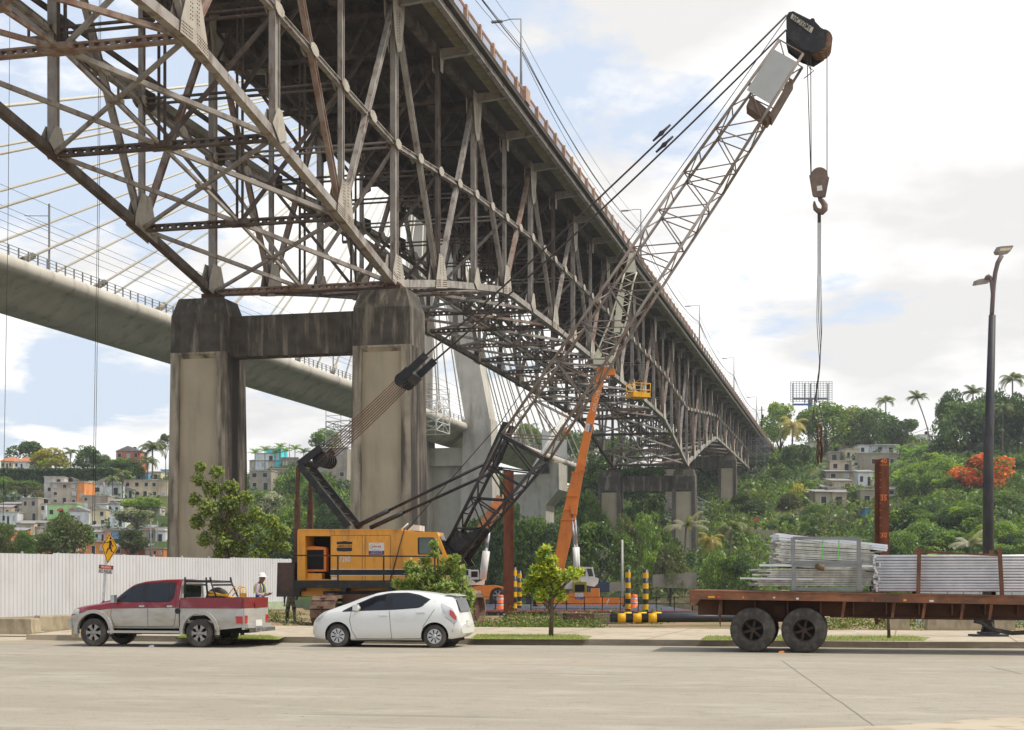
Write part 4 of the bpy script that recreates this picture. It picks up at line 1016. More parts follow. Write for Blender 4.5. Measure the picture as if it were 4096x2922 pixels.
def boolean(o, cutters):
    for c in cutters:
        md = o.modifiers.new('b', 'BOOLEAN'); md.object = c; md.operation = 'DIFFERENCE'; md.solver = 'EXACT'
    dg = bpy.context.evaluated_depsgraph_get(); me = bpy.data.meshes.new_from_object(o.evaluated_get(dg)); o.modifiers.clear(); o.data = me
    for c in cutters: bpy.data.objects.remove(c)
class Car:
    def __init__(s, xf, top, bot, wid, edge, belt, rows=(.35, .7)):
        s.xf = xf; s.t = lambda u: interp(top, u)[0]; s.b = lambda u: interp(bot, u)[0]; s.w = lambda u: interp(wid, u)[0]; s.e = lambda u: interp(edge, u)[0]; s.bl = lambda u: interp(belt, u)[0]; s.rows = rows
    def sec(s, u):
        t, b, w, e = s.t(u), s.b(u), s.w(u), s.e(u); te = t-.035; sh = min(s.bl(u), te-.03)
        P_ = [(0, b), (w*.86, b), (w*.965, b+.05)]
        for r in s.rows: P_.append((w*(1.0 if r > .3 else .99), lerp(b+.05, sh, r)))
        P_.append((w*.985, sh))
        for q in (.33, .66): P_.append((lerp(w*.985, e, q)+.012*sin(q*pi), lerp(sh, te, q)))
        P_ += [(e, te), (e*.86, t-.008), (e*.45, t+.004), (0, t+.006)]
        return P_
    def y(s, u, z):
        P_ = s.sec(u)[2:]
        for a, b in zip(P_, P_[1:]):
            if z <= b[1] and b[1] > a[1]: return lerp(a[0], b[0], max(0, (z-a[1])/(b[1]-a[1])))
        return P_[-4][0]
    def loft(s, us, matf=None):
        mb = MB(); n = None
        secs = []
        for u in us:
            p = s.sec(u); full = [(s.xf-u, y, z) for y, z in p]+[(s.xf-u, -y, z) for y, z in reversed(p[1:-1])]
            secs.append(full); n = len(full)
        for f in secs: mb.v += f
        h = len(p)
        for i in range(len(us)-1):
            for k in range(n):
                kk = k if k < h-1 else n-1-k
                if k >= h-1: kk = n-1-k
                mb.f.append((i*n+k, i*n+(k+1) % n, (i+1)*n+(k+1) % n, (i+1)*n+k)); mb.mi.append(matf(us[i], kk) if matf else 0); mb.sm.append(True)
        mb.f.append(tuple(range(n))); mb.mi.append(0); mb.sm.append(False)
        e = (len(us)-1)*n; mb.f.append(tuple(reversed(range(e, e+n)))); mb.mi.append(0); mb.sm.append(False)
        return mb
    def patch(s, mb, topc, botc, side=1, off=.006, n=14, rows=5):      # a window: between two curves of (u, z)
        u0, u1 = topc[0][0], topc[-1][0]; vs = []
        for i in range(n+1):
            u = lerp(u0, u1, i/n); z1, z0 = interp(topc, u)[0], interp(botc, u)[0]
            for j in range(rows+1):
                z = lerp(z0, z1, j/rows); vs.append((s.xf-u, side*(s.y(u, z)+off), z))
        m = rows+1; mb.faces(vs, [(i*m+j, i*m+j+1, (i+1)*m+j+1, (i+1)*m+j) for i in range(n) for j in range(rows)], True); return mb
    def seam(s, mb, pts, side=1, w=.011, off=.004):
        for (u0, z0), (u1, z1) in zip(pts, pts[1:]):
            n = max(1, int(sqrt((u1-u0)**2+(z1-z0)**2)/.12))
            for i in range(n):
                a, b = (lerp(u0, u1, i/n), lerp(z0, z1, i/n)), (lerp(u0, u1, (i+1)/n), lerp(z0, z1, (i+1)/n))
                p, q = V((s.xf-a[0], side*(s.y(*a)+off), a[1])), V((s.xf-b[0], side*(s.y(*b)+off), b[1]))
                d = (q-p).normalized(); nn = V((0, side, 0)).cross(d)*w/2
                mb.poly([p-nn, q-nn, q+nn, p+nn])
        return mb
def smooth(tab, n=60):
    a, b = tab[0][0], tab[-1][0]; xs_ = [lerp(a, b, i/n) for i in range(n+1)]; ys = [interp(tab, x)[0] for x in xs_]
    for _ in range(3): ys = [ys[0]]+[(ys[i-1]+2*ys[i]+ys[i+1])/4 for i in range(1, n)]+[ys[-1]]
    return list(zip(xs_, ys))
SEAM = mat('seam_dark', (.05, .05, .05))
HLAMP = mat('headlamp', (.55, .54, .42), rough=.12, var=.05, spec=.7, coat=.5); RLAMP = mat('tail_lamp', (.45, .02, .02), rough=.15, spec=.7, coat=.5, var=.05); CLAMP = mat('clear_lamp', (.5, .5, .5), rough=.12, spec=.7, coat=.5)
# ---- white hatchback
wc = Car(2.05, smooth([(0, .55), (.03, .70), (.12, .80), (.30, .90), (.60, 1.0), (.95, 1.12), (1.3, 1.26), (1.75, 1.40), (2.2, 1.45), (2.6, 1.45), (3.1, 1.40), (3.55, 1.335), (3.80, 1.30), (3.86, 1.15), (3.93, .9), (3.99, .72), (4.03, .60)], 120),
        [(0, .30), (.08, .20), (.4, .17), (3.6, .19), (3.9, .26), (4.03, .36)],
        smooth([(0, .55), (.05, .66), (.2, .76), (.5, .825), (1, .845), (3.2, .845), (3.7, .80), (3.95, .74), (4.03, .66)]),
        smooth([(0, .45), (.3, .66), (.6, .70), (1.0, .66), (1.4, .60), (2.2, .575), (3, .56), (3.6, .52), (3.85, .56), (4.03, .58)]),
        smooth([(0, .60), (.4, .86), (.95, .90), (2, .945), (3, 1.0), (3.4, 1.03), (4.03, .9)]))
CW = mat('car_white', (.72, .72, .69), rough=.28, var=.02, spec=.5, coat=.35, dirt=(.45, .40, .32), damt=.35, dscale=(1, 1, 3), dpos=.62)
wcar = thing('hatchback_car', 'small white hatchback car parked at the kerb in front of the yellow crane', 'car', (-3.06, 38.48, 0), pi+TA)
us = sorted(set([0, .015, .05, .1]+[round(.15+i*.075, 3) for i in range(50)]+[3.87, 3.93, 3.98, 4.01, 4.03]))
body = wc.loft([u for u in us if u <= 4.03]).build('body', CW, wcar)
cut = []
for u in (.77, 3.35):
    for s in (1, -1): cut.append(MB().tube([(2.05-u, s*.56, .30), (2.05-u, s*1.2, .30)], .355, 32).build('cutter', DARK, wcar))
bpy.context.view_layer.update(); boolean(body, cut)
for u in (.77, 3.35):
    for s in (1, -1):
        wheel(wcar, 2.05-u, s*.735, .295, .18, s, 'cover')
mb = MB()
for u in (.77, 3.35): mb.tube([(2.05-u, -.57, .30), (2.05-u, .57, .30)], .34, 24)
mb.bx(-1.7, 1.5, -.7, .7, .15, .3); mb.build('underbody', DARK, wcar)
mbs = MB()
for s in (1, -1):
    mb = MB(); mb2 = MB(); tr_ = MB()
    wc.patch(mb, [(1.17, 1.04), (1.35, 1.13), (1.75, 1.29), (2.02, 1.345)], [(1.17, .955), (1.6, .965), (2.02, .975)], s)
    wc.patch(mb2, [(2.2, 1.375), (2.5, 1.375), (2.8, 1.335), (3.12, 1.22)], [(2.2, .985), (2.9, 1.03), (3.0, 1.06), (3.12, 1.20)], s)
    wc.patch(tr_, [(.90, .935), (1.25, 1.115), (1.7, 1.31), (2.1, 1.395), (2.6, 1.405), (2.9, 1.35), (3.2, 1.235)], [(.90, .905), (1.5, .935), (2.3, .965), (2.9, 1.01), (3.0, 1.03), (3.2, 1.225)], s, .003, 26)
    mb.build('front_side_window', GLS, wcar); mb2.build('rear_side_window', GLS, wcar); tr_.build('window_trim', BLACKP, wcar)
    wc.seam(mbs, [(1.28, .22), (1.16, .42), (1.10, .70), (1.14, .91)], s); wc.seam(mbs, [(2.22, .22), (2.19, .6), (2.16, .95)], s)
    wc.seam(mbs, [(2.22, .22), (3.0, .24), (3.06, .55), (3.35, .98), (3.33, 1.18)], s); wc.seam(mbs, [(1.28, .22), (2.22, .22)], s)
    wc.seam(mbs, [(3.62, .80), (3.85, .62)], s); wc.seam(mbs, [(3.80, .4), (3.85, .62), (3.9, .7)], s)
mbs.build('door_seam', SEAM, wcar)
# windscreen and rear glass follow the roof curve
mb = MB()
us_ = [.98, 1.1, 1.25, 1.4, 1.55, 1.68]; vs = []
for u in us_:
    t, e = wc.t(u), wc.e(u)
    for q in (-1, -.5, 0, .5, 1): vs.append((2.05-u, q*e*.93, t+.012-.028*abs(q)**3))
mb.faces(vs, [(i*5+j, i*5+j+1, (i+1)*5+j+1, (i+1)*5+j) for i in range(5) for j in range(4)], True); mb.build('windscreen', GLS, wcar)
mb = MB(); mb.poly([(2.05-3.835, -.50, 1.26), (2.05-3.835, .50, 1.26), (2.05-3.965, .52, .93), (2.05-3.965, -.52, .93)]); mb.build('rear_window', GLS, wcar)
mb = MB(); mb.hexa([(-1.50, -.52, 1.36), (-1.50, .52, 1.36), (-1.80, .50, 1.312), (-1.80, -.50, 1.312), (-1.50, -.52, 1.375), (-1.50, .52, 1.375), (-1.80, .50, 1.332), (-1.80, -.50, 1.332)]); mb.build('spoiler', CW, wcar)
for s in (1, -1):
    mb = MB(); wc.patch(mb, [(.06, .70), (.14, .79), (.3, .87), (.46, .925)], [(.06, .62), (.2, .68), (.34, .79), (.46, .905)], s, .010, 10, 3); mb.build('headlight', HLAMP, wcar)
    mb = MB(); wc.patch(mb, [(3.50, 1.14), (3.6, 1.10), (3.80, 1.0), (3.92, .78)], [(3.50, 1.10), (3.62, .86), (3.80, .68), (3.92, .66)], s, .010, 10, 4); tl = mb.build('tail_light', CLAMP, wcar)
    mb = MB(); wc.patch(mb, [(3.74, .98), (3.84, .92), (3.91, .80)], [(3.74, .84), (3.84, .74), (3.91, .70)], s, .018, 8, 4); mb.build('red_lens', RLAMP, tl)
    mb = MB(); 
    for u, z in ((2.0, .82), (3.0, .90)): mb.box((2.05-u, s*(wc.y(u, z)+.02), z), (.22, .03, .028)); mb.box((2.05-u+.07, s*(wc.y(u, z)+.008), z), (.05, .02, .06))
    mb.build('door_handle', CW, wcar)
    mb = MB(); mb.tube([(2.05-1.36, s*.84, 1.0), (2.05-1.30, s*.93, 1.02), (2.05-1.24, s*.97, 1.04)], [.05, .09, .05], 10); mb.box((2.05-1.30, s*.94, 1.02), (.13, .16, .15)); mb.build('wing_mirror', CW, wcar)
mb = MB(); mb.box((2.05-4.035, 0, .62), (.02, .34, .16)); mb.build('number_plate', WHT, wcar)
# ---- red and silver pickup
pk = Car(2.245, smooth([(0, .72), (.03, .92), (.10, .99), (.4, 1.06), (.9, 1.13), (1.22, 1.20), (1.5, 1.42), (1.78, 1.62), (2.1, 1.70), (2.6, 1.74), (3.05, 1.745), (3.14, 1.72)], 100),
         [(0, .50), (.1, .42), (.3, .45), (3.14, .46)],
         smooth([(0, .62), (.06, .74), (.2, .80), (.5, .825), (3.14, .825)]),
         smooth([(0, .55), (.2, .72), (.8, .74), (1.2, .70), (1.7, .64), (2.2, .62), (3.14, .62)]),
         smooth([(0, .85), (.5, .98), (1.2, 1.10), (3.14, 1.14)]), rows=(.3, .80))
SIL = mat('pickup_silver', (.47, .45, .41), rough=.38, metal=.25, var=.06, spec=.5, dirt=(.30, .25, .18), damt=.6, dscale=(1, 1, 3), dpos=.55)
PRED = mat('pickup_red', (.20, .006, .012), rough=.3, var=.08, spec=.5, coat=.3, dirt=(.5, .3, .3), damt=.25, dscale=(2, 2, 4), dpos=.64)
pick = thing('pickup_truck', 'red and silver double cab pickup truck parked at the kerb by the white fence', 'pickup truck', (-9.25, 38.84, 0), pi+TA)
us = sorted(set([0, .015, .04, .08]+[round(.12+i*.07, 3) for i in range(43)]+[3.12, 3.14])); us = [u for u in us if u <= 3.14]
body = pk.loft(us, lambda u, k: 1 if k >= 4 else 0).build('body', [SIL, PRED], pick)
cut = []
for u in (.78,):
    for s in (1, -1): cut.append(MB().tube([(2.245-u, s*.5, .42), (2.245-u, s*1.2, .42)], .46, 32).build('cutter', DARK, pick))
cut.append(MB().bx(-1, .95, -1, 1, .38, .47).build('cutter', DARK, pick))
bpy.context.view_layer.update(); boolean(body, cut)
# load bed
X = lambda u: 2.245-u
mb = MB()
def sidep(s):
    n_ = 16; arch = [(3.73+.46*cos(pi-i*pi/n_), .42+.46*sin(i*pi/n_)) for i in range(n_+1)]
    low = [(3.17, .50), (3.27, .42)]+[p for p in arch if p[1] > .43]+[(4.19, .45), (4.86, .52)]
    return low
for s in (1, -1):
    low = sidep(s); 
    for (u0, z0), (u1, z1) in zip(low, low[1:]):
        for zz0, zz1, mi in ((0, 1.0, 0), (1.0, 1.27, 1)):
            a0 = z0 if zz0 == 0 else zz0; a1 = z1 if zz0 == 0 else zz0
            mb.cm = mi; y0 = .80 if zz0 == 0 else .81; 
            mb.prism([(X(u0), s*.815, a0), (X(u1), s*.815, a1), (X(u1), s*.80, zz1), (X(u0), s*.80, zz1)], (0, -s*.06, 0))
mb.cm = 0; mb.bx(X(4.88), X(3.17), -.74, .74, .62, .68); mb.bx(X(3.20), X(3.17), -.74, .74, .68, 1.25)
for z0, z1, m in ((.60, 1.0, 0), (1.0, 1.27, 1)): mb.cm = m; mb.bx(X(4.93), X(4.87), -.80, .80, z0, z1)
bed = mb.build('load_bed', [SIL, PRED], pick)
mb = MB(); mb.box((X(4.94), 0, 1.08), (.03, .3, .12)); mb.build('tailgate_handle', PRED, pick)
mb = MB(); mb.bx(X(5.02), X(4.86), -.78, .78, .50, .60); mb.bx(X(4.93), X(4.86), -.80, .80, .46, .6); mb.build('rear_bumper', SIL, pick)
mb = MB(); mb.bx(X(5.16), X(4.98), -.72, .6, .40, .50); mb.build('step_bumper', mat('step_grime', (.10, .095, .09), var=.3, dirt=(.4, .38, .33), dscale=(7, 7, 7)), pick)
mb = MB(); mb.box((X(5.03), .1, .62), (.02, .42, .16)); mb.build('number_plate', WHT, pick)
for s in (1, -1):
    mb = MB(); mb.prism([(X(4.72), s*.835, .62), (X(4.88), s*.835, .62), (X(4.88), s*.835, .80), (X(4.70), s*.835, .80)], (0, -s*.05, 0)); mb.bx(X(4.945), X(4.87), s*.70-.08, s*.70+.08, .62, .82); mb.build('tail_light', RLAMP, pick)
    mb = MB(); mb.prism([(X(4.70), s*.835, .803), (X(4.88), s*.835, .803), (X(4.88), s*.835, 1.0), (X(4.77), s*.835, .99)], (0, -s*.05, 0)); mb.build('reversing_light', CLAMP, pick)
# arches, sills, glass
for u, r in ((.78, .46), (3.73, .46)):
    for s in (1, -1):
        mb = MB(); n_ = 20; pts = [(X(u+(r+.03)*cos(pi*1.06-i*pi*1.12/n_)), s*.845, .42+(r+.03)*sin(pi*1.06-i*pi*1.12/n_)) for i in range(n_+1)]
        for a, b in zip(pts, pts[1:]): mb.beam(a, b, .12, .09, (0, 1, 0))
        mb.build('wheel_arch', SIL, pick)
        mb = MB(); mb.box((X(u+.47), s*.80, .36), (.02, .24, .2)); mb.build('mud_flap', RUBBER, pick)
        wheel(pick, X(u), s*.78, .365, .24, s, 'alloy')
mb = MB()
for u in (.78, 3.73): mb.tube([(X(u), -.6, .37), (X(u), .6, .37)], .07, 8); mb.bx(X(u+.42), X(u-.42), -.55, .55, .40, .80)
mb.bx(X(4.8), X(.4), -.42, .42, .36, .5); mb.bx(X(3.6), X(.8), -.5, .5, .32, .42); mb.build('chassis', DARK, pick)
for s in (1, -1): MB().bx(X(3.2), X(1.2), s*.86-.07, s*.86+.07, .36, .42).build('side_step', SIL, pick)
sm = MB()
for s in (1, -1):
    gl = MB(); gl2 = MB(); trm = MB()
    pk.patch(gl, [(1.38, 1.25), (1.6, 1.42), (1.88, 1.585), (2.12, 1.62)], [(1.38, 1.165), (2.12, 1.175)], s)
    pk.patch(gl2, [(2.22, 1.63), (2.80, 1.655), (2.84, 1.655)], [(2.22, 1.18), (2.84, 1.185)], s); pk.patch(gl2, [(2.87, 1.655), (2.95, 1.64)], [(2.87, 1.185), (2.95, 1.3)], s)
    pk.patch(trm, [(1.32, 1.21), (1.6, 1.455), (1.88, 1.615), (2.2, 1.655), (2.8, 1.68), (3.0, 1.66)], [(1.32, 1.15), (2.2, 1.15), (2.9, 1.16), (3.0, 1.3)], s, .003, 24)
    gl.build('front_side_window', GLS, pick); gl2.build('rear_side_window', GLS, pick); trm.build('window_trim', BLACKP, pick)
    pk.seam(sm, [(1.28, 1.12), (1.24, .8), (1.34, .52), (2.28, .52), (2.28, 1.16)], s); pk.seam(sm, [(2.28, .52), (3.0, .54), (3.06, .85), (3.05, 1.3), (3.0, 1.66)], s)
sm.build('door_seam', SEAM, pick)
mb = MB(); vs = []
for u in (1.27, 1.4, 1.55, 1.7):
    for q in (-1, -.5, 0, .5, 1): vs.append((X(u), q*pk.e(u)*.93, pk.t(u)+.012-.03*abs(q)**3))
mb.faces(vs, [(i*5+j, i*5+j+1, (i+1)*5+j+1, (i+1)*5+j) for i in range(3) for j in range(4)], True); mb.build('windscreen', GLS, pick)
mb = MB(); mb.bx(X(3.155), X(3.142), -.52, .52, 1.28, 1.62); mb.build('rear_window', GLS, pick)
for s in (1, -1):
    mb = MB(); pk.patch(mb, [(.05, .96), (.2, .99), (.34, .96)], [(.05, .84), (.34, .84)], s, .006, 6, 3); mb.build('headlight', HLAMP, pick)
    mb = MB(); mb.box((X(1.16), s*(.825), .90), (.07, .02, .04)); mb.build('indicator', mat('amber', (.8, .3, .03)), pick)
    mb = MB()
    for u in (2.12, 2.90): mb.box((X(u), s*(pk.y(u, 1.05)+.015), 1.05), (.15, .03, .045))
    mb.build('door_handle', mat('chrome', (.5, .5, .5), rough=.25, metal=.8), pick)
    mb = MB(); mb.box((X(1.38), s*.93, 1.24), (.10, .16, .20)); mb.build('wing_mirror', mat('chrome', ()), pick)
mb = MB(); mb.box((X(1.02), s*-.0, .60), (.01, .01, .01)); mb.box((X(.03), 0, .60), (.10, 1.45, .22)); mb.build('front_bumper', SIL, pick)
mb = MB(); mb.hexa([(X(.95), -.2, 1.12), (X(.6), -.2, 1.08), (X(.6), .2, 1.08), (X(.95), .2, 1.12), (X(.95), -.18, 1.21), (X(.62), -.18, 1.13), (X(.62), .18, 1.13), (X(.95), .18, 1.21)]); mb.build('bonnet_scoop', PRED, pick)
mb = MB(); mb.box((X(3.09), .829, .94), (.02, .01, .02)); mb.tube([(X(3.11), .826, .93), (X(3.11), .834, .93)], .075, 14); mb.build('fuel_cap', BLACKP, pick)
mb = MB()
for s in (-.7, .7):
    mb.tube([(X(3.26), s, 1.25), (X(3.24), s*.93, 1.72), (X(3.24), s*.93, 1.80)], .028, 6); mb.tube([(X(3.26), s*.93, 1.70), (X(3.95), s*.93, 1.68), (X(4.12), s, 1.28)], .028, 6); mb.tube([(X(3.95), s*.93, 1.68), (X(3.93), s*.93, 1.80)], .028, 6)
for u, z in ((3.25, 1.70), (3.25, 1.60), (3.95, 1.68), (3.98, 1.60)): mb.tube([(X(u), -.66, z), (X(u), .66, z)], .026, 6)
mb.build('roll_bar', BLACKP, pick)
mbk = MB(); mbk.lathe((X(3.85), .0, 1.22), [(.17, -.08), (.30, -.1), (.32, 0), (.30, .1), (.17, .08)], 24, 'y'); t_ = mbk.build('spare_tyre', RUBBER); t_.location = (0, 0, 0)
M_ = Matrix.Translation(pick.location) @ Matrix.Rotation(pi+TA, 4, 'Z'); t_.data.transform(M_); tag(t_, 'dusty spare tyre lying in the pickup bed', 'tyre')
YT = mat('tool_yellow', (.75, .38, .03), rough=.5)
jk = thing('trolley_frame', 'yellow tube hand trolley frame lying in the pickup bed', 'trolley', pick.location+V((0, 0, 1)), pi+TA)
mb = MB(); dz = -1
mb.tube([(X(3.75), .3, 1.42+dz), (X(4.25), .3, 1.30+dz), (X(4.42), .3, 1.27+dz)], .028, 6)
for y in (.1, .45): mb.tube([(X(4.28), y, 1.28+dz), (X(4.40), y, 1.42+dz), (X(4.50), y, 1.56+dz), (X(4.58), y, 1.56+dz), (X(4.60), y, 1.26+dz)], .013, 6)
mb.tube([(X(4.62), .35, 1.24+dz), (X(4.62), .35, 1.50+dz), (X(4.66), .35, 1.54+dz), (X(4.76), .35, 1.54+dz), (X(4.79), .35, 1.50+dz), (X(4.79), .35, 1.24+dz)], .013, 6); mb.box((X(4.70), .35, 1.34+dz), (.15, .02, .1)); mb.box((X(4.0), .3, 1.34+dz), (.5, .1, .05)); mb.build('frame', YT, jk)

# ---- flatbed semi trailer
TP = Plane(5.74, 35.05, TA); tin = Td90
def z3(x, y): return (2700+x*.6131, 2000+y*.6131)
TRO = mat('trailer_orange', (.27, .115, .06), rough=.8, var=.25, scale=2, dirt=(.12, .065, .045), damt=.85, dscale=(1.2, 1.2, 3), dpos=.5)
TRD = mat('trailer_brown', (.095, .048, .032), rough=.85, var=.3, scale=1.5, dirt=(.17, .075, .04), damt=.6, dscale=(.5, .5, 1))
trl = thing('flatbed_trailer', 'long rusty orange flatbed semi trailer on twin axles, loaded with steel tubes', 'trailer', (6.3, 36.2, 0), TA)
def tb(mb, n, m, par=None): return mb.build(n, m, par or trl, world=True)
def tpr(mb, pts, off, dep): return mb.prism(px(pts, TP, off, z3), tin*dep)
def ylin(x): return 590+(x-95)*.0185
mb = MB(); tpr(mb, [(93, 590), (2900, 641), (2900, 697), (1010, 662), (160, 650), (130, 692), (96, 692)], -.02, 2.5)
bedr = tb(mb, 'bed', TRO)
mb = MB(); tpr(mb, [(93, 588), (2900, 639), (2900, 645), (93, 596)], -.05, 2.56); tb(mb, 'deck_lip', TRO)
mb = MB(); tpr(mb, [(1010, 662), (2900, 697), (2900, 795), (1400, 778), (1010, 765)], .75, .12); tpr(mb, [(1010, 662), (2900, 697), (2900, 795), (1400, 778), (1010, 765)], 1.65, .12)
tpr(mb, [(1010, 758), (2900, 786), (2900, 795), (1010, 768)], .65, .3)
for i, x in enumerate(range(300, 2900, 215)): tpr(mb, [(x, 652+(x-95)*.016), (x+9, 652+(x-95)*.016), (x+9, 745), (x, 752)], .25, 2.0)
tb(mb, 'main_beam', TRD)
mb = MB(); tpr(mb, [(150, 655), (1010, 662), (1010, 760), (150, 752)], .7, 1.1); tb(mb, 'rear_frame', TRD)
mb = MB()
for (x, y) in ((290, 655), (1095, 665), (1420, 672), (1620, 675), (1870, 680), (2055, 683)): tpr(mb, [(x, y), (x+22, y), (x+5, y+100), (x-12, y+100)], .3, .05)
tb(mb, 'bracket', TRO)
for x, y, w_, h_, cc in ((215, 634, 45, 12, YEL), (275, 634, 22, 14, RED), (440, 637, 10, 12, YEL), (640, 638, 14, 10, WHT), (790, 645, 18, 12, WHT), (1280, 655, 14, 12, RED), (1660, 660, 28, 12, WHT), (1490, 655, 20, 12, YEL)): MB().prism(px([(x, y-h_/2), (x+w_, y-h_/2), (x+w_, y+h_/2), (x, y+h_/2)], TP, -.025, z3), tin*.01).build('reflector', cc, trl, world=True)
mb = MB(); tpr(mb, [(284, 700), (302, 700), (300, 790), (296, 835), (288, 800)], -.02, .03); tb(mb, 'mud_strap', RUSTD)
mb = MB()
tb(mb.tube(px([(1950, 790), (2000, 800), (2080, 850), (2200, 870), (2300, 865)], TP, .5, z3), .05, 8), 'hanging_hose', RUBBER)
e_ = V((0, 0, 0))
for cx_ in (505.5, 842):
    ce = TP.at(*z3(cx_, 850)); 
    loc = inv(trl) @ ce
    for y, s in ((.16, -1), (.50, -1), (1.85, 1), (2.2, 1)): wheel(trl, loc.x, loc.y+y, .535, .28, s, 'truck')
    mb = MB(); mb.tube([(loc.x, loc.y+.3, .535), (loc.x, loc.y+2.1, .535)], .09, 8); mb.build('axle', RUSTD, trl)
mb = MB(); a_ = inv(trl) @ TP.at(*z3(674, 850)); mb.box((a_.x, a_.y+.8, .80), (2.0, .12, .18)); mb.box((a_.x, a_.y+.8, .95), (.25, .3, .3)); mb.build('leaf_spring', RUSTD, trl)
# ---- loads
def bundle(name, label, cat, quadpx, ang, rows, depth, sz, m, m2=None, jit=.10, off=.35, round_=False, sag=0.):
    (xl, yt), (xr, yb) = quadpx; pl = Plane(TP.at(*z3(xl, yb)).x, TP.at(*z3(xl, yb), off=off).y, ang)
    a = pl.at(*z3(xl, yb)); b = pl.at(*z3(xr, yb)); top = pl.at(*z3(xl, yt)).z; bot = a.z; d = V((cos(ang), sin(ang), 0)); nn = V((-sin(ang), cos(ang), 0)); Ln = (b-a).length
    t = thing(name, label, cat, (a+b)/2, ang); mb = MB(); hs = (top-bot)/rows
    cols = max(2, int(depth/sz))
    for r in range(rows):
        for c in range(cols):
            if 2 <= c < cols-1 and 1 < r < rows-1: continue
            j0, j1 = random.uniform(-jit, jit), random.uniform(-jit, jit); z = bot+hs*(r+.5)+random.uniform(-.003, .003)
            p0 = V((a.x, a.y, 0))+d*j0+nn*(sz*(c+.5)); p1 = V((a.x, a.y, 0))+d*(Ln+j1)+nn*(sz*(c+.5)); p0.z = z; p1.z = z+sag
            mb.cm = 1 if (m2 and r >= rows-1) else (0 if random.random() < .8 else (2 if m2 else 0))
            if round_: mb.tube([p0, p1], hs*.47, 8)
            else: mb.beam(p0, p1, hs*.80, sz*.90, UP)
            if round_:
                for q, pp in ((-1, p0), (1, p1)):
                    mb.tube([pp, pp+d*q*.06+UP*random.uniform(-.05, .05)+nn*random.uniform(-.04, .04)], hs*.3, 6); mb.beam(pp+d*q*.04-UP*.04, pp+d*q*.04+UP*.04+nn*random.uniform(-.03, .03), .05, .02, d)
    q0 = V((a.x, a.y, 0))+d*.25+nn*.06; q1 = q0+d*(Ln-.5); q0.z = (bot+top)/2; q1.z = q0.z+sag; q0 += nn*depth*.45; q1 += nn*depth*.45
    cb_dark = MB().beam(q0, q1, (top-bot)*.93, depth*.85, UP).build('gap_shade_core', RUSTD, t, world=True)  # dark box added inside the stack to shade the gaps between tubes
    mb.build('tubes', [m, m2 or m, MATS['steel_mid']], t, world=True, kind='stuff'); return t, a, d, nn, Ln, bot, top
mat('steel_mid', (.34, .34, .31), rough=.45, metal=.5, var=.2)
G1 = mat('tube_grey', (.62, .605, .53), rough=.5, metal=0., var=.28, scale=5, dirt=(.22, .19, .15), dscale=(2, 2, 2)); G2 = mat('tube_bright', (.78, .80, .84), rough=.3, metal=.2, var=.05); G3 = mat('tube_white', (.70, .70, .70), rough=.35, metal=.2, var=.1, scale=4)
random.seed(5)
b1 = bundle('tube_bundle', 'upper stack of grey square steel tubes on the trailer, tied with green straps', 'steel tubes', ((668, 262), (1300, 435)), radians(-5), 15, 1.9, .11, G1, None, .10, .55, sag=-.12)
b0 = bundle('tube_bundle', 'bright new square tubes topmost on the grey tube stack', 'steel tubes', ((670, 216), (1392, 262)), radians(-5), 3, 1.9, .16, G2, None, .05, .55, sag=-.28)
b2 = bundle('tube_bundle', 'lower stack of grey steel tubes with ragged ends, under the strapped stack', 'steel tubes', ((560, 450), (1312, 563)), radians(-7), 10, 2.0, .10, G1, None, .25, .5)
b3 = bundle('prop_bundle', 'stack of shiny round scaffold props between brown stakes on the trailer', 'scaffold props', ((1330, 360), (2800, 600)), radians(-9), 13, 1.8, .085, G3, None, .07, .45, round_=True, sag=-.0)
mb = MB(); 
for x in (965, 1070): mb.beam(TP.at(*z3(x, 250), off=.40), TP.at(*z3(x-6, 432), off=.40), .02, .01, Td)
mb.build('green_strap', mat('strap_green', (.15, .65, .12)), b1[0], world=True)
SG = mat('stillage_grey', (.24, .245, .24), rough=.5, metal=.4, var=.15)
def stillage(label, xs_, y0, y1, ybase, grp='steel stillages on the trailer'):
    t = thing('stillage_frame', label, 'rack', TP.at(*z3((xs_[0]+xs_[1])/2, ybase), off=1.2), TA)
    mb = MB()
    for o in (.28, 2.1):
        for x in xs_: mb.beam(TP.at(*z3(x, ybase), off=o), TP.at(*z3(x, y0), off=.28)+tin*(o-.28), .10, .10, Td)
    for o in (.28, 2.1): mb.beam(TP.at(*z3(xs_[0], y0+4), off=.28)+tin*(o-.28), TP.at(*z3(xs_[1], y0+6), off=.28)+tin*(o-.28), .07, .07, UP)
    for x in xs_: mb.beam(TP.at(*z3(x, ybase-6), off=.28), TP.at(*z3(x, ybase-6), off=.28)+tin*1.85, .10, .10, UP)
    mb.beam(TP.at(*z3(xs_[0]-20, ybase-10), off=.3), TP.at(*z3(xs_[1]+20, ybase-10), off=.3), .08, .08, UP)
    mb.build('frame', SG, t, world=True)
stillage('grey upright steel rack frame around the upper tube stack', (770, 1199), 246, 420, 420)
stillage('grey steel rack frame with white posts around the lower tube stack', (776, 1205), 422, 590, 592)
st = thing('stake_frame', 'rust brown stakes and rail holding the round scaffold props', 'rack', TP.at(*z3(1850, 620), off=.2), TA); mb = MB()
for x0, x1 in ((1594, 1586), (2117, 2134)):
    STK = mat('stake_rust', (.16, .07, .04), var=.3); MB().beam(TP.at(*z3(x1, 628), off=.3), TP.at(*z3(x0, 312), off=.3), .09, .09, Td).build('stake', STK, st, world=True); MB().beam(TP.at(*z3(x1, 628), off=.3)+tin*1.9, TP.at(*z3(x0, 318), off=.3)+tin*1.9, .09, .09, Td).build('stake', STK, st, world=True)
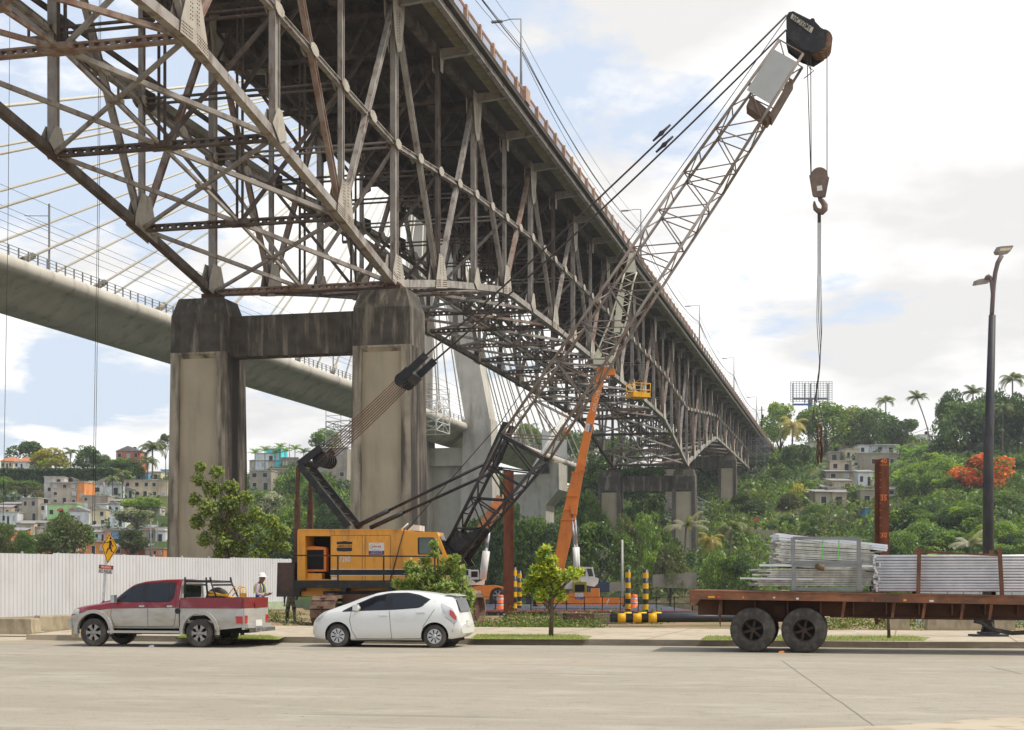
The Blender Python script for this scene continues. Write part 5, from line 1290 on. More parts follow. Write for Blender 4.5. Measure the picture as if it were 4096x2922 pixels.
mb.beam(TP.at(*z3(1594, 340), off=.3), TP.at(*z3(2130, 362), off=.3), .05, .05, UP); mb.build('rail', mat('stake_rust', (.16, .07, .04), var=.3), st, world=True)
mb = MB(); mb.tube([TP.at(*z3(930, 436), off=.2), TP.at(*z3(975, 448), off=.2)], .08, 9); mb.tube([TP.at(*z3(930, 436), off=.2), TP.at(*z3(945, 440), off=1.6)], .07, 8); tag(mb.build('wood_block', mat('wood', (.14, .09, .05), var=.3)), 'short wooden log wedged between the two tube stacks', 'wood block')
mb = MB(); mb.beam(TP.at(*z3(550, 427), off=.3), TP.at(*z3(1290, 434), off=.3), .05, .06, UP); mb.beam(TP.at(*z3(425, 512), off=.4), TP.at(*z3(900, 520), off=.4), .04, .06, UP); tag(mb.build('loose_tube', G3), 'two long loose white tubes sticking out left of the lower stack', 'steel tubes')
# ================================================================ STREET AND SITE OBJECTS
# corrugated white hoarding
f0 = P(-260, 2471, 62.5); f0.z = .08; f1 = P(1163, 2430, 88); fa = atan2(f1.y-f0.y, f1.x-f0.x); fl = sqrt((f1.x-f0.x)**2+(f1.y-f0.y)**2)
fen = thing('hoarding_fence', 'long white corrugated metal hoarding fence behind the pickup truck', 'fence', (f0.x, f0.y, .05), fa)
FW = mat('fence_white', (.575, .575, .585), rough=.5, var=.04, scale=.7, dirt=(.42, .39, .36), damt=.4, dscale=(1, 1, .5), dpos=.6)
mb = MB(); vs = []; x = 0.; i = 0; pat = [(0, 0), (.10, 0), (.125, .028), (.165, .028), (.19, 0)]; x = 0
pts = []
while x < fl:
    jog = .02*int(x/4.5 % 2)
    for dx_, dy_ in pat: pts.append((x+dx_, -dy_-jog))
    x += .25
for (x0, y0), (x1, y1) in zip(pts, pts[1:]):
    h0 = 2.9+.06*((int(x0/7.2) % 2)) ; mb.poly([(x0, y0, 0), (x1, y1, 0), (x1, y1, h0), (x0, y0, h0)])
mb.build('fence_sheet', FW, fen)
mb = MB()
for x in frange(.5, fl, 2.4): mb.beam((x, .08, 0), (x, .08, 3.0), .08, .08, (1, 0, 0))
for z in (.5, 1.6, 2.7): mb.beam((0, .06, z), (fl, .06, z), .06, .06)
mb.build('fence_post', GALV, fen)
mb = MB(); mb.bx(fl-5, fl, -.12, -.02, 0, .45); mb.build('fence_base', mat('base_green', (.36, .42, .28), var=.1), fen)
# concrete blocks
BLK = mat('block_concrete', (.44, .365, .25), rough=.95, var=.14, scale=3, dirt=(.20, .16, .10), damt=.6, dscale=(3, 3, 1), dpos=.56, bump=.3, bscale=20)
def block(label, x, yb, w, h, d, Y=None, ang=TA, m=BLK, grp='concrete blocks by the pavement'):
    Y = Y or 1.62*F/(yb-HY); p = P(x, yb, Y); t = thing('concrete_block', label, 'concrete block', (p.x, p.y+d/2, p.z), ang, grp)
    mb = MB(); W2, D2 = w/2, d/2
    def rg(z, k): return [(-W2*k, -D2*k, z), (W2*k, -D2*k, z), (W2*k, D2*k, z), (-W2*k, D2*k, z)]
    mb.hexa(rg(.0, 1.0)+rg(h*.12, 1.02)); mb.hexa(rg(h*.12, 1.0)+rg(h*.94, .97)); mb.hexa(rg(h*.94, .965)+rg(h, .93)); mb.build('block', m, t); return t
block('long buff concrete block at the far left edge of the photo', -8, 2538, 2.3, .48, .6, ang=TA+.05)
block('short grey faced concrete block, second from the left', 177, 2526, .75, .50, .9, ang=.5)
block('pale concrete block just left of the pickup', 262, 2522, 1.0, .50, .9, ang=.35)
block('small concrete stub standing by the front wheel of the pickup', 305, 2551, .22, .42, .3, Y=41)
block('lone concrete barrier under the trailer, left of the pale block', 3597, 2521, .72, .60, .5, ang=-.05, grp='barriers beyond the trailer')
block('long pale concrete barrier seen under the trailer beam', 3820, 2522, 1.75, .60, .5, ang=-.05, grp='barriers beyond the trailer')
block('concrete barrier under the trailer at the right, beyond the lamp post', 4020, 2522, .70, .60, .5, ang=-.05, grp='barriers beyond the trailer')
# barricade sheets beyond the trailer
hb_ = thing('hoarding_fence', 'low pale blue metal hoarding seen under the trailer at the right', 'fence', P(4000, 2500, 55), 0); mb = MB()
p = P(3700, 2500, 55); 
for i in range(30): mb.box((-3+i*.3, (.03 if i % 2 else 0), .5), (.28, .03, 1.5))
mb.build('fence_sheet', mat('pale_blue', (.42, .46, .47), var=.1), hb_)
# play / children sign with the danger plate
sg = P(425, 2490, 56); sg.z = .05
st = thing('warning_sign', 'yellow diamond warning sign with running player above a danger plate', 'road sign', (sg.x, sg.y, .05), TA)
sp = Plane(sg.x, sg.y, 0)
def s4(x, y): return (x*.5543, 1700+y*.5543)
S4 = lambda x, y, o=0.: sp.at(*s4(x, y), off=o)
mb = MB(); mb.beam(S4(742, 1310), S4(752, 1270), .09, .05, (1, 0, 0)); mb.beam(S4(738, 1400), S4(757, 1078), .09, .05, (1, 0, 0)); mb.beam(S4(757, 1078, .05), S4(772, 850, .05), .09, .04, (1, 0, 0)); mb.build('post', GALV, st, world=True)
YS = mat('sign_yellow', (.85, .42, .008), rough=.35, var=.03)
o_ = V((0, -.02, 0))
mb = MB(); mb.prism([S4(*q) for q in ((790, 784), (852, 888), (776, 1004), (732, 876))], (0, .02, 0)); pl_ = mb.build('sign_panel', YS, st, world=True)
mb = MB(); q_ = [(790, 790), (847, 886), (776, 997), (737, 876)]; q2 = [(790, 797), (842, 885), (776, 989), (742, 876)]
for i in range(4): j = (i+1) % 4; mb.poly([S4(*q_[i])+o_*.2, S4(*q_[j])+o_*.2, S4(*q2[j])+o_*.2, S4(*q2[i])+o_*.2])
B4 = lambda a, b, w: mb.beam(S4(*a)+o_*.4, S4(*b)+o_*.4, w, .005, (1, 0, 0)) if abs(a[0]-b[0]) < abs(a[1]-b[1]) else mb.beam(S4(*a)+o_*.4, S4(*b)+o_*.4, w, .005, UP)
B4((798, 835), (794, 888), .085); B4((794, 842), (768, 852), .03); B4((800, 840), (812, 875), .03); B4((812, 875), (820, 876), .04); B4((796, 885), (776, 900), .055); B4((776, 900), (768, 930), .035); B4((798, 885), (806, 915), .055); B4((806, 915), (820, 920), .03)
for c_, r_ in (((797, 820), .035), ((757, 848), .03)):
    c_ = S4(*c_)+o_*.4; mb.poly([c_+V((cos(a*pi/6)*r_, 0, sin(a*pi/6)*r_*1.25)) for a in range(12)])
mb.build('player_symbol', BLACKP, pl_, world=True)
mb = MB(); mb.prism([S4(*q) for q in ((715, 1008), (818, 1018), (814, 1078), (711, 1068))], (0, .02, 0)); pl_ = mb.build('danger_plate', WHT, st, world=True)
mb = MB(); mb.poly([S4(*q)+o_*.2 for q in ((715, 1009), (818, 1018), (816, 1046), (713, 1037))])
text_mb(mb, 'NO PASAR', S4(760, 1060)+o_*.3, S4(811, 1065)-S4(711, 1055), UP, .15, 0, width=.50); mb.build('black_letters', BLACKP, pl_, world=True)
mb = MB(); c_ = S4(766, 1028)+o_*.4; r_ = (S4(811, 1065)-S4(711, 1055)).normalized(); mb.poly([c_+r_*cos(a*pi/10)*.25+UP*sin(a*pi/10)*.075 for a in range(20)]); mb.build('red_oval', RED, pl_, world=True)
mb = MB(); text_mb(mb, 'PELIGRO', c_+o_*.2, r_, UP, .08, 0, width=.36); mb.build('danger_word', WHT, pl_, world=True)
# tall street lamp at the right
lp = P(3953, 2547, 41.2); LPm = mat('lamp_black', (.035, .035, .042), rough=.55, var=.2, dirt=(.12, .10, .09), damt=.4, dscale=(4, 4, 1))
lt = thing('street_lamp', 'tall dark street lamp with two heads standing behind the trailer', 'street lamp', (lp.x, lp.y, .155))
LP = Plane(lp.x, lp.y, 0); z5 = lambda x, y: (3800+x*.2463, 900+y*.2463); L5 = lambda x, y: LP.at(*z5(x, y))
mb = MB(); a = V((lp.x, lp.y, .2)); mb.tube([a, V((lp.x, lp.y, 5)), LP.at(3969, 1262)], [.17, .14, .095], 14); mb.build('pole', LPm, lt, world=True)
mb = MB(); mb.box((0, 0, .03), (.95, .6, .06)); mb.box((0, 0, .10), (.5, .45, .06))
for i in range(4): c_, s_ = cos(i*pi/2+.4), sin(i*pi/2+.4); mb.beam((c_*.24, s_*.24, .12), (c_*.13, s_*.13, .42), .04, .04)
mb.build('base_plate', LPm, lt)
AR = mat('lamp_arm', (.16, .12, .11), rough=.6)
mb = MB(); mb.tube([LP.at(3967, 1262), L5(690, 1280), L5(700, 1100), L5(712, 960), L5(735, 780), L5(775, 620), L5(840, 500)], .065, 8); mb.build('arm', AR, lt, world=True)
mb = MB(); mb.tube([L5(700, 1200), L5(686, 1050), L5(672, 930), L5(650, 850), L5(628, 832), L5(605, 845), L5(580, 890)], .055, 8); mb.build('arm', AR, lt, world=True)
for pts in (((770, 435), (820, 350), (1025, 335), (1030, 352), (980, 430), (930, 475), (795, 480)), ((425, 975), (450, 905), (520, 875), (620, 870), (655, 905), (615, 955), (440, 982))):
    mb = MB(); mb.prism([L5(*q) for q in pts], (0, .35, .05)); h_ = mb.build('lamp_head', mat('lamp_grey', (.28, .24, .20), rough=.6), lt, world=True)
mb = MB(); mb.prism([L5(*q)-V((0, .01, 0)) for q in ((820, 385), (1000, 370), (975, 415), (805, 428))], (0, .01, 0)); mb.build('lens', mat('lens_cream', (.62, .52, .36), rough=.3), h_, world=True)
# steel piles
PILE = mat('pile_rust', (.13, .042, .022), rough=.85, var=.3, scale=2, dirt=(.24, .085, .04), damt=.5, dscale=(3, 3, .3), dpos=.55)
def hpile(label, xl, xm, xr, yt, yb, Y, dep, zb_=-.25):
    a, m_, b = P(xl, yt, Y), P(xm, yt, Y), P(xr, yt, Y); t = thing('steel_pile', label, 'steel pile', (m_.x, Y, zb_)); z0, z1 = zb_-.5, a.z
    mb = MB(); d = V((dep*.05, dep, 0))
    mb.hexa([V((a.x, Y, z0)), V((m_.x, Y, z0)), V((m_.x, Y+.03, z0)), V((a.x, Y+.03, z0)), V((a.x, Y, z1)), V((m_.x, Y, z1)), V((m_.x, Y+.03, z1)), V((a.x, Y+.03, z1))])
    cx_ = (a.x+m_.x)/2; mb.bx(cx_-.02, cx_+.02, Y+.03, Y+dep, z0, z1); mb.bx(a.x+.05, b.x, Y+dep, Y+dep+.03, z0, z1); mb.build('profile', PILE, t, world=True); return t
hpile('rust brown steel pile standing upright right of the yellow crane boom', 2014, 2042, 2055, 1880, 2466, 76, .45)
pt = hpile('rust brown steel pile with painted numbers, standing behind the loaded trailer', 3524, 3556, 3556, 1834, 2480, 56, .40)
PP2 = Plane(P(3535, 0, 56).x, 55.99, 0); OC = mat('chalk_orange', (.62, .17, .06)); mb = MB()
def z7(x, y): return (3000+x*.5541, 1400+y*.5541)
mbp = MB(); a, b = PP2.at(3524, 1834), PP2.at(3556, 1834); mbp.bx(a.x-.17, a.x, 56.25, 56.28, -.6, a.z-.02); mbp.bx(a.x-.02, a.x+.02, 56, 56.3, -.6, a.z-.02); mbp.build('flange', PILE, pt, world=True)
for s_, y in (('40', 802), ('35', 1070), ('30', 1338)): text_mb(mb, s_, PP2.at(*z7(965, y)), (1, 0, 0), UP, .20, .004, width=.24)
for y in (832, 1048, 1322): c_ = PP2.at(*z7(965, y)); mb.bx(c_.x-.15, c_.x+.15, c_.y-.004, c_.y, c_.z-.01, c_.z+.01)
for y in (885, 940, 995, 1108, 1160, 1213, 1268): c_ = PP2.at(*z7(940, y)); mb.bx(c_.x-.03, c_.x+.05, c_.y-.004, c_.y, c_.z-.008, c_.z+.008)
mb.build('painted_mark', OC, pt, world=True)
# striped pipe on the ground
YB = mat('stripe_yellow', (.80, .42, .01), rough=.4, var=.05); PB = mat('pipe_black', (.022, .023, .026), rough=.35, var=.2, spec=.5)
pp = thing('steel_pipe', 'long black pipe with yellow bands lying on the ground beyond the sidewalk', 'pipe', P(2600, 2490, 61))
zz_ = lambda x: P(x, 2478, 61)
mb = MB(); a, b = P(2442, 2478, 61), P(3120, 2476, 62); r_ = .19; a.z = b.z = r_-.02; mb.tube([a, b], r_, 24); o_ = mb.build('pipe', PB, pp, world=True)
for x0, x1 in ((2470, 2502), (2532, 2565), (2594, 2626)):
    mb = MB(); p0, p1 = P(x0, 2478, 61), P(x1, 2478, 61); p0.z = p1.z = r_-.02; mb.tube([p0, p1], r_+.004, 24); mb.build('yellow_band', YB, pp, world=True)
pp2 = thing('steel_pipe', 'second black and yellow pipe lying just behind the banded pipe', 'pipe', P(2600, 2480, 62)); mb = MB(); a, b = P(2480, 2478, 61.7), P(3100, 2476, 62.7); a.z = b.z = r_+.05; mb.tube([a, b], r_-.03, 20); mb.build('pipe', PB, pp2, world=True)
for x0, x1 in ((2495, 2525), (2552, 2585), (2610, 2645)):
    mb = MB(); p0, p1 = P(x0, 2478, 61.72), P(x1, 2478, 61.75); p0.z = p1.z = r_+.05; mb.tube([p0, p1], r_-.026, 20); mb.build('yellow_band', YB, pp2, world=True)
# planks and steel plates near the bank
mb = MB(); random.seed(8)
for i in range(7): a, b = P(2230+i*6, 2452+i*3, 68-i*.4), P(2640-i*20, 2462+i*4, 66-i*.3); a.z = .25-i*.06; b.z = .12-i*.05; mb.beam(a, b, .06, .5, UP)
tag(mb.build('plank_stack', mat('grey_wood', (.22, .17, .12), var=.3)), 'stack of grey brown planks lying on the bank before the barge crane', 'planks')
mb = MB()
for i in range(9): a = P(2320, 2470+i*4, 62); mb.box((a.x, 63+i*.1, .05+i*.03), (1.2, .8, .03), .2)
tag(mb.build('plate_pile', RUSTD), 'small pile of rusty steel plates by the weeds left of the banded pipe', 'plates')
# ---------------------------------------------------------------- barge with its crane
BZ = -.42
bg_ = thing('barge', 'flat blue work barge moored beyond the bank, carrying the orange crane', 'barge', (2, 115, BZ)); mb = MB()
BLU = mat('barge_blue', (.05, .065, .11), rough=.6, var=.3, dirt=(.14, .08, .05), damt=.6, dscale=(.5, .5, .5))
mb.hexa([(-9, 104, -1.9), (12.5, 102, -1.9), (12.5, 134, -1.9), (-9, 134, -1.9), (-9, 103.5, BZ), (13, 101.5, BZ), (13, 134, BZ), (-9, 134, BZ)]); mb.build('hull', BLU, bg_, world=True)
mb = MB(); mb.beam((-9, 103.4, BZ+.02), (13, 101.4, BZ+.02), .12, .1, UP); mb.build('red_edge', mat('edge_red', (.5, .08, .03)), bg_, world=True)
mb = MB()
for i in range(18): x = -8.6+i*1.24; y = 103.6-.09*i; mb.tube([(x, y, BZ), (x, y, BZ+1.05)], .035, 6)
for z in (.55, 1.0): mb.tube([(-8.6, 103.6, BZ+z), (12.6, 102.0, BZ+z)], .022, 5)
mb.build('guard_rail', DARK, bg_, world=True)
def spud(label, x, yt, yb, Y, w=.2):
    a, b = P(x, yt, Y), P(x, yb, Y); t = thing('striped_post', label, 'post', (b.x, Y, BZ), 0, 'black and yellow striped posts of the barge'); n_ = 8; h = a.z-BZ
    mb = MB().tube([(0, 0, -1), (0, 0, h)], w, 16); mb.build('post', PB, t)
    for i in range(4): mb = MB().tube([(0, 0, h*(.93-i*.25)), (0, 0, h*(.80-i*.25))], w+.006, 16, cap=False); mb.build('yellow_band', YB, t)
spud('striped post left of the rightmost one, beside the orange drum', 2512, 2278, 2428, 104, .19); spud('rightmost and tallest striped post, at the end of the barge', 2582, 2280, 2440, 101.5, .2)
spud('striped post right beside the rusty pile', 2057, 2270, 2430, 106, .18); spud('striped post second to the right of the rusty pile', 2078, 2284, 2415, 117, .17)
# main orange crane
BC = Plane(4, 112, radians(-4)); bin_ = V((.07, 1, 0)).normalized(); bd = V((cos(radians(4)), -sin(radians(4)), 0))
bcr = thing('truck_crane', 'orange telescopic crane on the barge with raised boom and white lattice jib', 'crane', (5, 113, BZ))
def z8(x, y): return (1800+x*.48309, 2000+y*.48309)
def bq(mb, pts, off, dep): return mb.prism(px(pts, BC, off, z8), bin_*dep)
def bb(mb, n, m, par=None): return mb.build(n, m, par or bcr, world=True)
mb = MB(); bq(mb, [(1000, 770), (1165, 770), (1165, 735), (1235, 735), (1240, 870), (990, 870), (930, 800)], 0, 2.6); bq(mb, rect(700, 808, 1000, 868), .2, 2.0); bq(mb, rect(1240, 808, 1450, 870), .2, 2.0); bb(mb, 'carrier', ORG)
mb = MB(); bq(mb, rect(790, 808, 800, 870), .18, .03); bq(mb, [(1290, 870), (1300, 870), (1320, 820), (1310, 820)], .18, .03); bq(mb, [(1390, 870), (1400, 870), (1420, 820), (1410, 820)], .18, .03); bb(mb, 'white_mark', WHT)
mb = MB(); bq(mb, rect(1016, 680, 1130, 768), -.05, 1.2); eng = bb(mb, 'engine_cover', mat('engine_green', (.32, .25, .04)))
mb = MB(); bq(mb, rect(1034, 702, 1114, 762), -.08, .04); bb(mb, 'engine_grille', DARK, eng)
for x in (690, 1440):
    mb = MB(); bq(mb, rect(x, 790, x+22, 880), -.6, .4); bq(mb, rect(x-12, 872, x+36, 884), -.8, .7); bb(mb, 'outrigger', BLACKP)
mb = MB(); bq(mb, [(1085, 555), (1180, 558), (1198, 640), (1232, 652), (1222, 695), (1195, 720), (1085, 700)], .4, 1.2); cb_ = bb(mb, 'operator_cab', WHT)
mb = MB(); bq(mb, [(1130, 570), (1172, 570), (1188, 632), (1150, 634)], .36, .05); bq(mb, rect(1092, 575, 1122, 632), .36, .05); bb(mb, 'cab_window', GLS, cb_)
mb = MB(); bq(mb, [(930, 640), (1085, 600), (1085, 740), (900, 740)], .8, 1.8); bb(mb, 'turret', WHT)
def bquad(y, xl, xr, o): return BC.at(xl, y, off=o), BC.at(xr, y, off=o)
for nm, (y0, l0, r0), (y1, l1, r1), o, dp in (('boom_base', (2290, 2210, 2252), (2085, 2243, 2300), .5, .85), ('boom_base_upper', (2085, 2243, 2300), (1890, 2290, 2334), .5, .85), ('boom_section', (1893, 2298, 2332), (1650, 2352, 2384), .56, .7), ('boom_tip', (1652, 2356, 2382), (1480, 2392, 2425), .62, .55)):
    mb = MB(); a, b = bquad(y0, l0, r0, o); c_, d_ = bquad(y1, l1, r1, o); mb.prism([a, b, d_, c_], bin_*dp); bo = bb(mb, 'boom_section', ORG)
mb = MB()
for y, xl, xr in ((1858, 2325, 2342), (1878, 2322, 2340), (1890, 2286, 2338), (1985, 2262, 2316), (2040, 2252, 2306), (2080, 2240, 2304)): bb(MB().beam(BC.at(xl, y, off=.45), BC.at(xr, y, off=.45), .22 if y < 1890 else .08, .12, UP), 'boom_collar', ORG)
mb.prism(px([(2282, 2020), (2310, 2020), (2306, 2058), (2284, 2058)], BC, .3, None), bin_*1.2)
bb(mb, 'cylinder_bracket', ORG)
for o in (.5, 1.25):
    mb = MB().tube([BC.at(2303+(o-.5)*12, 2290, off=o), BC.at(2299+(o-.5)*13, 2190, off=o)], .17, 12); bb(mb, 'cylinder', WHT)
    mb = MB().tube([BC.at(2299+(o-.5)*13, 2190, off=o), BC.at(2287+(o-.5)*15, 2055, off=o)], .09, 10); bb(mb, 'piston', mat('chrome2', (.6, .62, .65), rough=.2, metal=.9))
company_sign(bcr, BC.at(*z8(1070, 797), off=-.02), .62, bd, UP, -bin_)
ax = (BC.at(2408, 1480, off=.6)-BC.at(2368, 1660, off=.6)).normalized(); rg_ = ax; upb = V((0, -1, 0)).cross(ax)*1
upb = rg_.cross(V((0, -1, 0)))*-1
company_sign(bcr, BC.at(2354, 1712, off=.53), .60, rg_, upb, -bin_)
mb = MB(); c_ = BC.at(2384, 1602, off=.53); text_mb(mb, 'GROVE', c_, rg_, upb, .30, .004, width=1.7); bb(mb, 'boom_word', mat('word_pale', (.75, .55, .40)))
mb = MB(); mb.prism(px([(2385, 1470), (2438, 1468), (2462, 1478), (2460, 1500), (2430, 1502), (2424, 1512), (2388, 1508)], BC, .55, None), bin_*.7)
for i in range(3): c_ = BC.at(2447, 1484, off=.6+i*.25); mb.tube([c_, c_+bin_*.12], .22, 14)
bb(mb, 'boom_nose', ORG)
JW = mat('jib_cream', (.62, .60, .47), rough=.5, var=.08)
mb = MB()
jl = lambda y: interp([(1010, 2520), (1130, 2488), (1280, 2442), (1440, 2375)], y)[0]
jr = lambda y: interp([(1010, 2532), (1090, 2547), (1130, 2533), (1280, 2506), (1440, 2452)], y)[0]
for o in (.5, 1.1):
    for f in (jl, jr): mb.tube([BC.at(f(y), y, off=o) for y in (1090, 1130, 1280, 1440, 1478)], .065, 6)
    mb.prism([BC.at(jl(1010)-2, 1012, off=o), BC.at(jr(1010)+2, 1012, off=o), BC.at(jr(1090), 1090, off=o), BC.at(jl(1090), 1090, off=o)], bin_*.06)
ys_ = frange(1090, 1460, 21)
for i, (y, y2) in enumerate(zip(ys_, ys_[1:])):
    for o in (.5, 1.1): mb.tube([BC.at((jl if i % 2 else jr)(y), y, off=o), BC.at((jr if i % 2 else jl)(y2), y2, off=o)], .035, 5)
    for f in (jl, jr): mb.tube([BC.at(f(y), y, off=.5 if i % 2 else 1.1), BC.at(f(y2), y2, off=1.1 if i % 2 else .5)], .03, 5)
mb.prism([BC.at(2470, 1180, off=.45), BC.at(2500, 1160, off=.45), BC.at(2480, 1330, off=.45), BC.at(2455, 1330, off=.45)], bin_*.1)
mb.beam(BC.at(2375, 1450, off=.5), BC.at(2452, 1440, off=.5), .5, .7, UP); mb.tube([BC.at(2393, 1418, off=.4), BC.at(2393, 1418, off=.9)], .28, 14)
bb(mb, 'lattice_jib', JW)
jt = BC.at(2540, 1015, off=.8); mb = MB(); mb.tube([jt, BC.at(2551, 1425, off=.8)], .02, 5); mb.tube([BC.at(2551, 1425, off=.8), BC.at(2553, 1520, off=.8)], [.05, .12, ][:1]*2, 6); mb.tube([BC.at(2551, 1440, off=.8), BC.at(2551, 1456, off=.8)], .16, 10); bb(mb, 'hoist_rope', ROPE)
yb_ = thing('man_basket', 'yellow steel personnel basket hanging under the truss bridge', 'basket', BC.at(2553, 1590, off=.8), .35); mb = MB()
YG = mat('basket_yellow', (.78, .40, .02), rough=.45)
w_, d_, h_ = .72, .62, 1.0
for x in (-w_, 0, w_):
    for y in (-d_, d_): mb.tube([(x, y, 0), (x, y, h_)], .03, 6)
for z in (.5, h_):
    mb.tube([(-w_, -d_, z), (w_, -d_, z), (w_, d_, z), (-w_, d_, z), (-w_, -d_, z)], .03, 6)
mb.build('frame', YG, yb_); mb = MB(); mb.bx(-w_-.03, w_+.03, -d_-.03, d_+.03, -.05, 0)
for s in (-1, 1): mb.bx(-w_-.02, w_+.02, s*d_-.02, s*d_+.02, 0, .3); mb.bx(s*w_-.02, s*w_+.02, -d_, d_, .002, .302)
mb.build('kick_panel', YG, yb_); mb = MB()
for x in (-w_, w_):
    for y in (-d_, d_): mb.tube([(x, y, h_), (0, 0, 2.0)], .012, 4)
mb.build('sling', ROPE, yb_)
# traffic drums
def drum(label, x, yb, Y, s=1.):
    p = P(x, yb, Y); t = thing('traffic_drum', label, 'traffic drum', (p.x, p.y, p.z), 0, 'orange and white drums'); mb = MB(); mb.lathe((0, 0, 0), [(.36*s, 0), (.36*s, .06), (.29*s, .07), (.24*s, 1.0*s), (.1*s, 1.05*s)], 18); mb.build('drum', mat('drum_orange', (.78, .13, .03), rough=.5), t)
    mb = MB()
    for z0, z1 in ((.28, .45), (.68, .84)): mb.lathe((0, 0, 0), [((.29-.05*z0)*s+.004, z0*s), ((.29-.05*z1)*s+.004, z1*s)], 18, cap=False)
    mb.build('white_band', WHT, t)
drum('orange drum between the two right striped posts', 2537, 2432, 103, .9); drum('orange drum left of the rusty pile, half hidden', 2003, 2437, 104, .95)
# small white and orange rough terrain crane behind the pile
rc = Plane(-1.5, 126, 0); rt = thing('mobile_crane', 'smaller orange and white mobile crane behind the yellow crane boom', 'crane', P(1960, 2417, 126))
def z9(x, y): return (1050+x*.55432, 1700+y*.55432)
def rb(mb, n, m, par=None): return mb.build(n, m, par or rt, world=True)
def rq(mb, pts, off, dep, f=z8): return mb.prism(px(pts, rc, off, f), (0, dep, 0))
mb = MB(); rq(mb, [(170, 725), (260, 710), (380, 708), (440, 722), (440, 740), (370, 745), (330, 790), (320, 825), (170, 825)], 0, 2.6); rq(mb, rect(30, 740, 170, 820), .1, 2.4); rb(mb, 'chassis', ORG)
mb = MB(); rq(mb, [(0, 600), (120, 620), (215, 690), (290, 655), (280, 705), (60, 708)], .5, 1.6); rq(mb, rect(130, 575, 170, 640), .3, 1.2); rq(mb, rect(165, 580, 235, 660), .31, 1.2); cbn = rb(mb, 'turret', WHT)
mb = MB(); rq(mb, rect(176, 592, 230, 640), .26, .05); rq(mb, rect(134, 583, 152, 625), .26, .05); rb(mb, 'cab_window', GLS, cbn)
c_ = rc.at(*z8(396, 790), off=0); wheel(rt, c_.x-rt.location.x, .3, .74, .6, -1, 'alloy'); wheel(rt, c_.x-rt.location.x-4.6, .3, .74, .6, -1, 'alloy')
company_sign(rt, rc.at(*z8(229, 773), off=-.02), .55, V((1, 0, 0)), UP, V((0, -1, 0)))
mb = MB()
for (a, b), (c_, d_), w, o in (((1840, 2262), (2008, 1992), .62, .6), ): 
    p0, p1 = rc.at(a, b, off=o), rc.at(c_, d_, off=o); mb.beam(p0, p1, .95, .6, (0, 0, 1))
rb(mb, 'boom_section', mat('faded_orange', (.62, .24, .10), rough=.6, var=.15)); mb = MB(); rb(MB().beam(rc.at(1895, 2168, off=.3), rc.at(1905, 2150, off=.3), 1.3, .8, UP), 'boom_collar', MATS['faded_orange']); mb.beam(rc.at(1985, 2040, off=.3), rc.at(1990, 2030, off=.3), 1.2, .9, UP); rb(mb, 'boom_collar', mat('faded_orange', ()))
mb = MB().tube([rc.at(1930, 2320, off=.8), rc.at(1945, 2205, off=.8)], .32, 12); rb(mb, 'cylinder', WHT); mb = MB().tube([rc.at(1945, 2205, off=.8), rc.at(1955, 2130, off=.8)], .15, 10); rb(mb, 'piston', mat('chrome2', ()))
mb = MB()
for o in (.6, 1.3):
    for dx in (-9, 9): mb.tube([rc.at(2072+dx, 1992, off=o), rc.at(2262+dx*.5, 1655, off=o)], .10, 6)
for i in range(16):
    y, y2 = lerp(1992, 1655, i/16), lerp(1992, 1655, (i+1)/16); x, x2 = lerp(2072, 2262, i/16), lerp(2072, 2262, (i+1)/16); s = 1 if i % 2 else -1
    for o in (.6, 1.3): mb.tube([rc.at(x-9*s, y, off=o), rc.at(x2+9*s, y2, off=o)], .05, 5)
mb.beam(rc.at(2010, 1990, off=.9), rc.at(2075, 1985, off=.9), .5, .4, UP)
rb(mb, 'lattice_jib', WHT); mb = MB().tube([rc.at(2268, 1650, off=1), rc.at(2268, 1722, off=1)], .03, 5); mb.tube([rc.at(2268, 1722, off=1), rc.at(2268, 1738, off=1)], .25, 8); rb(mb, 'hook', ORG)
# ---------------------------------------------------------------- people
def person(label, loc, rz, cols, joints, fingers=(), head_mat=None, scale=1.):
    # joints: name -> (x, y, z, r, part); bones: pairs
    t = bpy.data.meshes.new('body'); J = joints['pts']; names = list(J)
    t.from_pydata([J[n][:3] for n in names], [(names.index(a), names.index(b)) for a, b in joints['bones']], [])
    o = bpy.data.objects.new('person', t); sc.collection.objects.link(o)
    md = o.modifiers.new('s', 'SKIN'); 
    for i, n in enumerate(names): t.skin_vertices[0].data[i].radius = (J[n][3]*1.22, 1.22*(J[n][3]*J[n][5] if len(J[n]) > 5 else J[n][3]))
    t.skin_vertices[0].data[names.index('pelvis')].use_root = True
    md2 = o.modifiers.new('u', 'SUBSURF'); md2.levels = 2; md2.render_levels = 2
    me = bpy.data.meshes.new_from_object(o.evaluated_get(bpy.context.evaluated_depsgraph_get())); o.modifiers.clear(); o.data = me
    keys = list(cols); 
    for k in keys: me.materials.append(cols[k])
    segs = [(V(J[a][:3]), V(J[b][:3]), J[b][4]) for a, b in joints['bones']]
    for p in me.polygons:
        c = p.center; best = None
        for a, b, part in segs:
            ab = b-a; u = max(0, min(1, (c-a).dot(ab)/ab.length_squared)); d = (a+ab*u-c).length
            if best is None or d < best[0]: best = (d, part)
        p.material_index = keys.index(best[1]); p.use_smooth = True
    o.location = loc; o.rotation_euler = (0, 0, rz); o.scale = (scale,)*3
    return tag(o, label, 'person')
try: MATS['x'] = None; del MATS['x']
except Exception: pass
